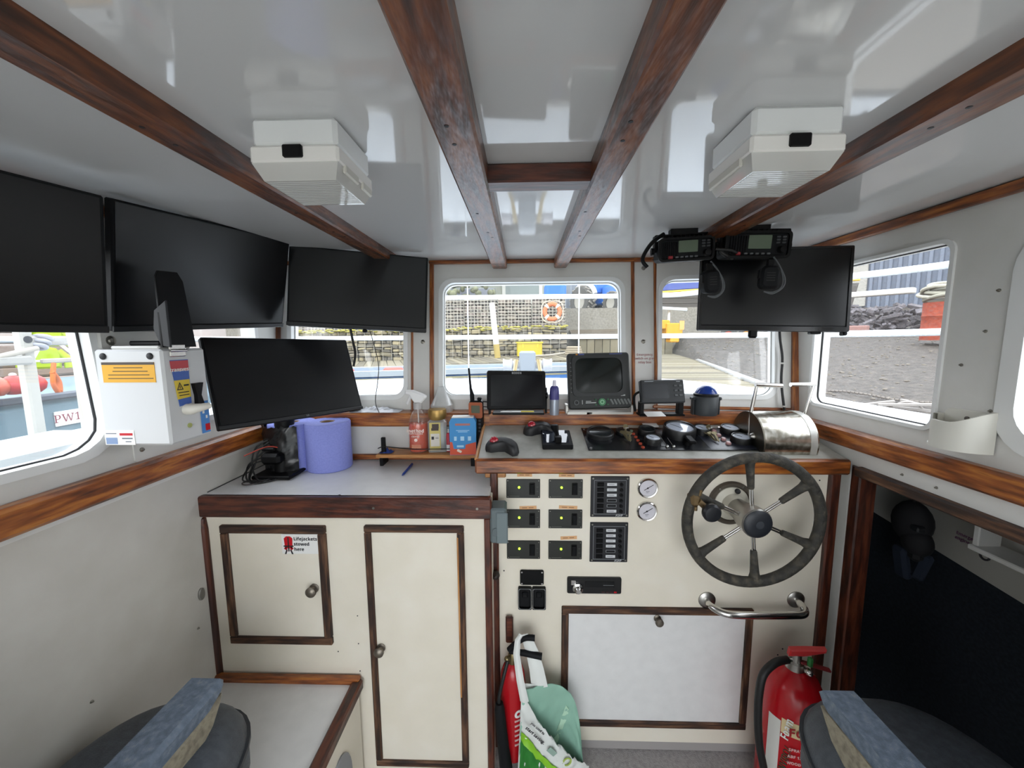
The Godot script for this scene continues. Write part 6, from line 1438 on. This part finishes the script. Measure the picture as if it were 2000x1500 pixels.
	for i in 9:
		var t := i / 9.0
		var t1 := (i + 0.94) / 9.0
		var l0 := V(1.5, 1.58, -12.0).lerp(V(1.75, 2.72, -17.5), t); var r0 := V(4.6, 1.62, -12.0).lerp(V(3.4, 2.72, -17.5), t)
		var l1 := V(1.5, 1.58, -12.0).lerp(V(1.75, 2.72, -17.5), t1); var r1 := V(4.6, 1.62, -12.0).lerp(V(3.4, 2.72, -17.5), t1)
		var bb := B.new()
		bb.quad(l0, r0, r1, l1)
		var dn := V(0, -0.12, 0)
		bb.quad(l0 + dn, r0 + dn, r0, l0); bb.quad(r0 + dn, r1 + dn, r1, r0); bb.quad(l1 + dn, l0 + dn, l0, l1); bb.quad(l1, r1, r1 + dn, l1 + dn)
		put(bb, "board", hexc(["4f4638", "574d3e", "473f33"][i % 3], 0.9), rm)
	for i in 12: put(B.new().box(V(1.85 + i * 0.24, 1.26, -12.06), V(0.225, 0.6, 0.06), 0.008), "bulkhead_plank", hexc(["6b644f", "746c57", "625b48"][i % 3], 0.85), rm)
	var yd := struct("ground")
	put(B.new().box(V(-6, 1.2, -26), V(26, 2.6, 26.0)), "yard", mottled(noise_tex(0.05, 4, [[0.0, "6b675e"], [1.0, "8d887c"]], 91), 0.95, 0.5), yd)
	put(B.new().box(V(8, 1.2, -29), V(20, 2.8, 20.0)), "yard", hexc("7b766c", 0.95), yd)
	put(B.new().box(V(0, -0.8, -15), V(140, 0.2, 120)), "foreshore", mottled(noise_tex(0.03, 5, [[0.0, "3d3932"], [0.5, "524c44"], [1.0, "676056"]], 92), 0.7, 0.3), yd)
	var ct := thing("container", "pale grey steel container behind the life ring and beside the tractor", "container", X(V(2.0, 2.6, -23.5)))
	put(B.new().box(V(0, 1.6, 0), V(2.6, 3.2, 5.0), 0.02), "shell", hexc("6c727a", 0.5), ct)
	for i in 9: put(B.new().box(V(-1.1 + i * 0.275, 1.6, 2.51), V(0.12, 2.9, 0.05), 0.015), "corrugation", hexc("757b83", 0.5), ct)
	var tb := thing("blue_tub", "blue insulated fish tub with a white load on the quay above the life ring", "tub", X(V(1.0, 2.68, -12.4)))
	put(B.new().box(V(0, 0.28, 0), V(0.66, 0.42, 0.6), 0.05), "tub", hexc("1f62b4", 0.5), tb)
	put(B.new().box(V(0, 0.53, 0), V(0.62, 0.1, 0.55), 0.03).box(V(0.1, 0.62, 0), V(0.2, 0.12, 0.3), 0.03), "load", hexc("b0b0aa", 0.7), tb)
	var hs := thing("harbour_hut", "low hut with a big white-framed window and a turquoise edge behind the wall", "hut", X(V(0.0, 2.5, -14.0)))
	put(B.new().box(V(-1.2, 1.2, -1.2), V(5.0, 2.4, 2.2)), "wall", hexc("8d9084", 0.8), hs)
	put(B.new().at(X(V(-0.03, 0.75, -0.1))).ring(rect(-0.72, -0.5, 0.72, 0.75), rect(-0.6, -0.2, 0.6, 0.66), 0.08), "window_frame", hexc("a9a9a1", 0.6), hs)
	put(B.new().box(V(-0.03, 0.97, -0.06), V(1.2, 0.9, 0.03)), "window_glass", hexc("5c6763", 0.15), hs)
	put(B.new().box(V(-0.45, 1.28, 0.1), V(1.7, 0.10, 0.3), 0.02), "eave", hexc("4a9c90", 0.5), hs)
	put(B.new().box(V(-2.2, 0.55, 0.0), V(2.4, 0.5, 0.1), 0.02), "low_wall", hexc("7d8088", 0.8), hs)
	var hd := B.new()
	for i in 260:
		hd.ball(V(rng.randf_range(-7.5, -1.0), 2.5 + rng.randf_range(0.1, 1.2), -13.3 + rng.randf_range(-0.5, 0.5)), V(rng.randf_range(0.04, 0.15), rng.randf_range(0.04, 0.12), 0.1), 6)
	var ho := put(hd, "hedge", mottled(noise_tex(0.1, 3, [[0.0, "4f5038"], [0.5, "74765a"], [1.0, "9b9c84"]], 94), 0.95, 2.5))
	tag(ho, "grey green scrub growing on top of the gabion wall", "scrub")
	ho.set_meta("kind", "stuff")
	var bd := thing("far_building", "pale rendered building across the yard behind the scrub", "building", X(V(-6.0, 2.5, -30.0)))
	put(B.new().box(V(0, 3.0, 0), V(17, 6.0, 3.0)), "wall", hexc("92928a", 0.9), bd)
	for i in 5: put(B.new().box(V(-6 + i * 3.0, 2.0, 1.52), V(1.2, 1.4, 0.06), 0.02), "window", hexc("5a6468", 0.2), bd)
	put(B.new().box(V(0, 6.2, 0), V(17.6, 0.5, 3.6), 0.1), "roof", hexc("6c6862", 0.8), bd)
	build_tractor()

func wheel(parent: Node3D, at: Transform3D, r: float, w: float, hub: String):
	var t := put(B.new().at(at * Transform3D(Basis(Vector3.BACK, -PI / 2), Vector3.ZERO)).lathe([Vector2(r * 0.55, -w / 2), Vector2(r * 0.9, -w / 2), Vector2(r, -w * 0.36), Vector2(r, w * 0.36), Vector2(r * 0.9, w / 2), Vector2(r * 0.55, w / 2), Vector2(r * 0.55, -w / 2)], 28), "tyre", hexc("4c4a46", 0.9), parent)
	var lg := B.new()
	for i in 18:
		for s in [-1, 1]:
			lg.at(at * X(Vector3.ZERO, 0, i * 20.0 + (10 if s > 0 else 0)) * X(V(s * w * 0.24, r, 0), s * 32)).box(Vector3.ZERO, V(w * 0.55, r * 0.09, r * 0.11), 0.004)
	put(lg, "tread", hexc("807b72", 0.95), t)
	put(B.new().at(at * Transform3D(Basis(Vector3.BACK, -PI / 2), Vector3.ZERO)).lathe([Vector2(0, -w * 0.3), Vector2(r * 0.55, -w * 0.42), Vector2(r * 0.56, w * 0.42), Vector2(0, w * 0.3)], 20), "hub", hexc(hub, 0.5), parent)

func build_tractor():
	var o := thing("tractor", "blue tractor with big muddy tyres parked above the ramp", "tractor", X(V(4.2, 2.62, -19.6), 32))
	var b := hexc("2c63b6", 0.4)
	put(B.new().box(V(0.1, 1.15, 0.6), V(0.7, 0.6, 1.6), 0.08), "bonnet", b, o)
	put(B.new().box(V(0.1, 1.75, -0.9), V(1.3, 1.3, 1.3), 0.06).box(V(0.1, 0.85, -0.4), V(0.6, 0.5, 2.2), 0.04), "cab", b, o)
	put(B.new().box(V(0.1, 2.0, -0.23), V(1.1, 0.6, 0.06), 0.01), "cab_glass", hexc("7f93a8", 0.1), o)
	for s in [-1, 1]: put(B.new().at(X(V(0.1 + s * 0.75, 0.78, -1.0))).tube(arc(Vector3.ZERO, 0.86, 20, 160, 12, V(0, 0, 1), V(0, 1, 0)), 0.12, 6), "mudguard", hexc("dfe4e8", 0.5), o)
	wheel(o, X(V(-0.75, 0.76, -1.0)), 0.76, 0.5, "8d897e")
	wheel(o, X(V(0.95, 0.76, -1.0)), 0.76, 0.5, "8d897e")
	wheel(o, X(V(-0.62, 0.52, 1.0)), 0.52, 0.4, "8d897e")
	wheel(o, X(V(0.82, 0.52, 1.0)), 0.52, 0.4, "8d897e")
	put(B.new().box(V(0.1, 0.7, 1.75), V(0.9, 0.35, 0.3), 0.04), "front_weight", hexc("c9ccd0", 0.5), o)
	put(B.new().box(V(0.1, 1.2, 1.42), V(0.5, 0.3, 0.04), 0.01), "grille", hexc("e4e6e8", 0.5), o)
	var t := thing("loader_frame", "blue steel ladder frame standing beside the tractor", "frame", X(V(4.75, 2.0, -16.2), -10))
	put(B.new().box(V(-0.2, 0.7, 0), V(0.07, 1.3, 0.07), 0.01).box(V(0.3, 0.7, 0), V(0.07, 1.3, 0.07), 0.01), "upright", b, t)
	for i in 4: put(B.new().box(V(0.05, 0.25 + i * 0.32, 0), V(0.5, 0.07, 0.06), 0.01), "rung", b, t)

func shore_y(x: float, z: float) -> float:
	var edge := 2.5 + (-z - 4.0) * 0.298     # the pontoon floats in a dredged pocket on this side
	return 0.36 + 0.083 * -z + 0.075 * maxf(0.0, x - 3.5) - 1.4 * clampf((edge - x) / 0.7, 0.0, 1.0) * clampf((-z - 3.0) / 2.0, 0.0, 1.0)

func build_shore():
	var nz := FastNoiseLite.new()
	nz.seed = 21; nz.frequency = 0.9; nz.fractal_octaves = 4
	var sh := struct("foreshore")
	var gm := mottled(noise_tex(0.03, 5, [[0.0, "29251f"], [0.4, "3a352e"], [0.6, "463f38"], [1.0, "5c554c"]], 95), 0.75, 0.45, bump_tex(0.12, 4, 6.0, 8))
	put(B.new().sheet(func(u: float, v: float):
		var x := 1.9 + u * u * 34.0 + u * 4.0
		var z := 2.0 - v * 44.0
		return V(x, minf(shore_y(x, z), 4.5) - 0.12 * clampf(5.0 - x - -z * 0.3, 0.0, 6.0) + 0.06 * nz.get_noise_2d(x, z), z), 90, 110), "mud", gm, sh)
	var rng := RandomNumberGenerator.new()
	rng.seed = 5
	var mm := MultiMesh.new()
	mm.transform_format = MultiMesh.TRANSFORM_3D
	mm.mesh = stone_meshes[2]
	mm.instance_count = 6000
	for i in 6000:
		var x := rng.randf_range(2.4, 17.0)
		var z := -rng.randf_range(2.5, 20.0)
		var s := rng.randf_range(0.012, 0.045)
		mm.set_instance_transform(i, Transform3D(Basis(Vector3.UP, rng.randf() * TAU) * Basis.from_scale(V(s, s * 0.5, s * 0.8)), V(x, shore_y(x, z) - 0.12 * clampf(5.0 - x - -z * 0.3, 0.0, 6.0) + 0.01 + 0.06 * nz.get_noise_2d(x, z), z)))
	var mi := MultiMeshInstance3D.new()
	mi.multimesh = mm
	mi.name = "shingle"
	mi.material_override = hexc("726b60", 0.9)
	add_child(mi)
	tag(mi, "loose pale shingle scattered over the muddy foreshore", "shingle")
	mi.set_meta("kind", "stuff")
	# the hull laid up on the slip
	var h := thing("laid_up_boat", "dark wooden hull with blue upperworks and a yellow stripe laid up on the slip", "boat", X(V(7.6, 2.0, -15.0)))
	put(B.new().prism(poly([-3.4, 0.25, -2.6, 0.0, 2.6, -0.08, 3.2, 0.3, 3.4, 1.25, -3.9, 0.86]), 1.9, 0.1), "hull", hexc("4b4640", 0.8), h)
	for i in 5: put(B.new().at(X(V(0, 0, 1.9))).box(V(-0.2, 0.14 + i * 0.17, 0.005), V(6.2, 0.018, 0.03), 0.004), "strake", hexc("5c564e", 0.8), h)
	put(B.new().at(X(V(0, 0, 1.88), 0, 0, 3)).box(V(-0.3, 1.16, 0), V(7.4, 0.07, 0.1), 0.02), "yellow_stripe", hexc("dcb437", 0.5), h)
	put(B.new().at(X(V(0, 0, 1.0), 0, 0, 3)).box(V(-0.3, 1.4, 0.0), V(7.0, 0.44, 1.6), 0.05), "blue_topside", hexc("3d4c8c", 0.5), h)
	put(B.new().at(X(V(0, 0, 1.82), 0, 0, 5)).box(V(-0.3, 1.72, 0), V(7.2, 0.07, 0.12), 0.02), "capping", hexc("d0d4d8", 0.5), h)
	put(B.new().box(V(-1.0, -0.35, 1.4), V(0.3, 0.6, 0.5), 0.03).box(V(1.5, -0.35, 1.4), V(0.3, 0.6, 0.5), 0.03), "keel_block", hexc("6d675d", 0.9), h)
	var y := thing("yellow_winch", "yellow steel winch block beside the laid-up hull", "winch", X(V(3.28, 1.5, -9.0)))
	put(B.new().box(V(0.12, 0.16, 0), V(0.36, 0.34, 0.4), 0.02).box(V(-0.12, 0.3, 0.0), V(0.3, 0.2, 0.3), 0.02).box(V(0.13, 0.0, 0.05), V(0.2, 0.2, 0.3), 0.02), "housing", hexc("c78c14", 0.5), y)
	put(B.new().box(V(0.27, 0.28, 0.205), V(0.1, 0.2, 0.01)), "warning_plate", hexc("e89a5a", 0.5), y)
	put(B.new().tube([V(0.05, 0.35, 0), V(0.05, 0.62, 0)], 0.03, 8), "post", hexc("dfe2e2", 0.5), y)
	put(B.new().at(X(V(0.05, 0.66, 0), 0, 6, -4)).box(Vector3.ZERO, V(0.7, 0.08, 0.34), 0.02), "top_plate", hexc("aeb4b4", 0.5), y)
	for n in 2:
		var w := thing("trailer_wheel", ["red-hubbed trailer wheel on the shingle below the television", "orange-hubbed trailer wheel on the shingle below the television"][n], "wheel", X(V(6.05 + n * 0.52, 1.33, -11.6), -8))
		wheel(w, X(V(0, 0.22, 0), 68), 0.24, 0.2, ["c2452e", "e89a2e"][n])
	# the right-hand side
	var s := thing("shed", "long blue-grey corrugated shed along the top of the shore", "shed", X(V(18.0, 2.2, -15.5), -58))
	put(B.new().box(V(0, 2.5, -1.0), V(22, 4.0, 2.0)), "wall", hexc("5a626f", 0.6), s)
	var cg := B.new()
	for i in 70: cg.box(V(-10.8 + i * 0.31, 2.5, 0.03), V(0.13, 4.0, 0.08), 0.02)
	put(cg, "corrugation", hexc("656d7a", 0.6), s)
	put(B.new().box(V(-5.5, 2.4, 0.06), V(3.4, 3.4, 0.1), 0.02), "door", hexc("98958c", 0.7), s)
	put(B.new().box(V(0, 4.6, -1.0), V(22.6, 0.3, 2.6), 0.05), "roof", hexc("6f757c", 0.7), s)
	var pile := B.new()
	for i in 420:
		var t := rng.randf()
		var q := V(8.2, 0, -11.8).lerp(V(11.5, 0, -7.2), t) + V(rng.randf_range(-0.4, 0.6), 0, rng.randf_range(-0.4, 0.4))
		pile.at(X(V(q.x, shore_y(q.x, q.z) + rng.randf_range(0.0, 0.62), q.z), rng.randf() * 360, rng.randf_range(-50, 50), rng.randf_range(-40, 40))).box(Vector3.ZERO, V(rng.randf_range(0.1, 0.5), rng.randf_range(0.03, 0.1), rng.randf_range(0.04, 0.14)), 0.005)
	var po := put(pile, "debris", mottled(noise_tex(0.06, 3, [[0.0, "34343a"], [0.4, "56565a"], [0.6, "6e6668"], [1.0, "8f8a84"]], 97), 0.95, 0.8))
	tag(po, "dark heap of nets and scrap along the top of the foreshore", "debris")
	po.set_meta("kind", "stuff")
	for n in 3:
		var b := thing("timber_baulk", ["pale timber baulk lying on top of the scrap heap", "red-brown timber baulk lying below the scrap heap", "blue-grey baulk at the near end of the scrap heap"][n], "timber", X([V(8.9, 2.62, -11.0), V(7.9, 1.62, -10.6), V(11.2, 2.6, -7.9)][n], -56))
		put(B.new().box(Vector3.ZERO, V([2.6, 2.0, 1.8][n], [0.14, 0.3, 0.3][n], 0.25), 0.02), "beam", hexc(["c9c4ba", "8d6a62", "5d6478"][n], 0.8), b)
	var d := thing("oil_drum", "rusty red drum standing on the foreshore with rope piled on it", "drum", X(V(8.0, 1.42, -7.72)))
	put(B.new().lathe([Vector2(0, 0), Vector2(0.24, 0), Vector2(0.24, 0.2), Vector2(0.252, 0.22), Vector2(0.24, 0.24), Vector2(0.24, 0.44), Vector2(0.252, 0.46), Vector2(0.24, 0.48), Vector2(0.24, 0.72), Vector2(0, 0.72)], 24), "shell", mottled(noise_tex(0.02, 4, [[0.0, "642416"], [0.5, "86331c"], [1.0, "964c2f"]], 98), 0.8, 1.5), d)
	var rp := thing("rope_heap", "grey tangled rope heaped on the red drum", "rope", X(V(8.0, 2.18, -7.72)))
	for i in 9: put(B.new().tube(loop(V(0.06 * sin(i * 2.1), 0.05 + 0.03 * i, 0.06 * cos(i * 1.7)), 0.26 - 0.012 * i, 16, V(1, 0.2 * sin(i), 0).normalized(), V(0.1, 0.25 * cos(i * 1.3), 1).normalized()), 0.035, 6, true), "rope_turn", hexc(["8d8a7c", "7b7a70", "9c988a"][i % 3], 0.95), rp)
	var ch := thing("mooring_chain", "dark mooring chain lying down the mud outside the right window", "chain")
	var cp := []
	for i in 30:
		var t := i / 29.0
		var q := V(3.9, 0, -5.0).lerp(V(4.5, 0, -4.0), t)
		q.y = shore_y(q.x, q.z) - 0.12 * clampf(5.0 - q.x - -q.z * 0.3, 0.0, 6.0) + 0.03 + 0.06 * nz.get_noise_2d(q.x, q.z)
		cp.append(q)
	for i in 29: put(B.new().tube([cp[i], cp[i].lerp(cp[i + 1], 0.8)], 0.014, 6), "link", hexc("6b645c", 0.8), ch)
	var tr := thing("trestle", "broken white painted trestle lying on the mud below the right window", "trestle", X(V(4.05, 0.72, -4.15), -50).scaled_local(V(0.6, 0.6, 0.6)))
	for q in [[V(-0.1, 0.02, 0), V(1.1, 0.07, 0.08), 0], [V(0.12, 0.12, 0.1), V(0.9, 0.05, 0.07), 14], [V(0.2, 0.1, -0.12), V(0.6, 0.05, 0.06), -22], [V(-0.35, 0.08, 0.05), V(0.5, 0.05, 0.06), 30]]:
		put(B.new().at(X(q[0], q[2], 0, q[2] * 0.4)).box(Vector3.ZERO, q[1], 0.008), "bar", hexc("8f8a84", 0.7), tr)
	put(B.new().tube(arc(V(0.05, -0.05, 0), 0.2, 20, 160, 10), 0.018, 6), "hoop", hexc("98928c", 0.7), tr)

func build_left_boat():
	var o := thing("moored_boat", "grey-blue fishing boat with a PW11 plate moored outside the left window", "boat", X(V(-3.5, 0, -2.6)))
	var hullm := hexc("687e88", 0.45)
	put(B.new().box(V(-1.0, 0.55, -0.6), V(2.0, 1.08, 5.6), 0.06), "hull", hullm, o)
	put(B.new().box(V(0.0, 1.10, -0.6), V(0.08, 0.05, 5.6), 0.012), "rubbing_strake", hexc("4c525c", 0.6), o)
	put(B.new().box(V(-0.05, 1.16, -0.98), V(0.07, 0.14, 1.2), 0.012), "bulwark", hexc("bdb8a6", 0.5), o)
	put(B.new().box(V(-1.4, 1.3, 0.0), V(0.7, 0.6, 1.2), 0.03), "deckhouse", hexc("989593", 0.6), o)
	var py := Transform3D(Basis(V(0, 0, -1), V(0, 1, 0), V(1, 0, 0)), V(0.004, 0.928, -0.212))
	var np := put(B.new().at(py).prism(rect(-0.1, -0.055, 0.1, 0.055), 0.008), "number_plate", white, o)
	words("PW11", 0.058, hexc("7c2c3c", 0.6), py * X(V(0, 0, 0.009)), np, "Droid Serif")
	put(B.new().at(py).prism(rect(-0.62, -0.05, -0.5, 0.0), 0.004).prism(rect(-0.66, 0.01, -0.52, 0.03), 0.004), "faded_marks", hexc("6f7c86", 0.6), o)
	put(B.new().box(V(-0.6, 1.5, -0.45), V(0.05, 0.5, 0.05), 0.008).box(V(-0.6, 1.72, -0.3), V(0.05, 0.05, 0.8), 0.008).box(V(-0.6, 1.34, -0.9), V(0.04, 0.04, 0.7), 0.008), "gantry", hexc("9c968f", 0.5), o)
	put(B.new().tube([V(-0.5, 1.24, -0.35), V(-0.62, 1.52, -0.6)], 0.012, 6).tube([V(-0.5, 1.24, -0.85), V(-0.62, 1.50, -0.7)], 0.012, 6), "stay", hexc("e2d8c8", 0.6), o)
	put(B.new().box(V(-0.35, 1.28, 0.22), V(0.06, 0.10, 0.14), 0.01).box(V(-0.4, 1.38, 0.2), V(0.04, 0.08, 0.2), 0.01), "winch_head", hexc("5c5a60", 0.6), o)
	put(B.new().tube(bend([V(-0.02, 1.28, -0.16), V(-0.03, 1.2, -0.2), V(0.0, 1.12, -0.17), V(0.0, 1.2, -0.14), V(-0.05, 1.34, -0.2)]), 0.016, 6), "orange_rope", hexc("b05a2a", 0.9), o)
	for n in 3:
		var b := thing("buoy", "red inflatable buoy on the moored boat, %s" % ["at the left margin", "middle of three", "nearest the rail post"][n], "buoy", X(V(-3.44 + n * 0.01, 1.15, -2.38 - n * 0.09)), "red buoys")
		put(B.new().lathe([Vector2(0, 0), Vector2(0.035, 0.004), Vector2(0.062, 0.03), Vector2(0.07, 0.066), Vector2(0.058, 0.10), Vector2(0.03, 0.125), Vector2(0, 0.13)], 18), "float", hexc(["b0523e", "a82a2c", "aa222a"][n], 0.4), b)
		put(B.new().ball(V(0, 0.135, 0), V(0.018, 0.014, 0.018), 8), "eye", hexc("c8c0c0", 0.5), b)
	for n in 2:
		var j := thing("safety_jacket", ["upper yellow high-visibility jacket hung on the rail of the moored boat", "lower yellow high-visibility jacket hung on the rail of the moored boat"][n], "jacket", X(V(-4.75, [1.46, 1.24][n], [-3.72, -3.68][n]), 62))
		var m := hexc("93a80a", 0.7)
		put(B.new().at(X(V(0, 0, -0.03))).prism(poly([-0.09, 0.0, 0.10, 0.0, 0.11, 0.14, 0.08, 0.2, 0.03, 0.215, -0.04, 0.21, -0.09, 0.18]), 0.07, 0.02), "body", m, j)
		put(B.new().tube([V(-0.09, 0.17, 0), V(-0.15, 0.1, 0.02), V(-0.16, 0.02, 0.03)], 0.035, 8).tube([V(0.09, 0.17, 0), V(0.15, 0.09, 0.02), V(0.15, 0.0, 0.03)], 0.035, 8), "sleeve", m, j)
		put(B.new().box(V(0.0, 0.08, 0.042), V(0.2, 0.02, 0.004)), "reflective_band", hexc("c9ccc4", 0.3), j)
	var f := thing("timber_stack", "stack of weathered boards on the quay beyond the moored boat", "timber", X(V(-6.45, 0.9, -4.4), 72))
	var rng := RandomNumberGenerator.new()
	rng.seed = 9
	for i in 9: put(B.new().box(V(rng.randf_range(-0.1, 0.1), 0.1 + i * 0.135, 0), V(3.4, 0.11, 0.3), 0.01), "board", hexc(["7b6d64", "8d7d72", "6b5f5a", "94867c"][rng.randi() % 4], 0.9), f)
	var q := struct("quay_wall")
	put(B.new().box(V(-10.5, 0.4, -4.0), V(6.0, 1.6, 30.0)), "face", hexc("6b655e", 0.95), q)
	var g := thing("shore_house", "grey building beyond the quay seen through the left window", "building", X(V(-13.0, 1.2, -9.0), 55))
	put(B.new().box(V(0, 2.0, -1.0), V(14.0, 4.0, 2.0)), "wall", hexc("a59d98", 0.9), g)
	for i in 4: put(B.new().box(V(-4.5 + i * 3.0, 1.8, 0.02), V(1.0, 1.2, 0.06), 0.02), "window", hexc("5b6066", 0.2), g)
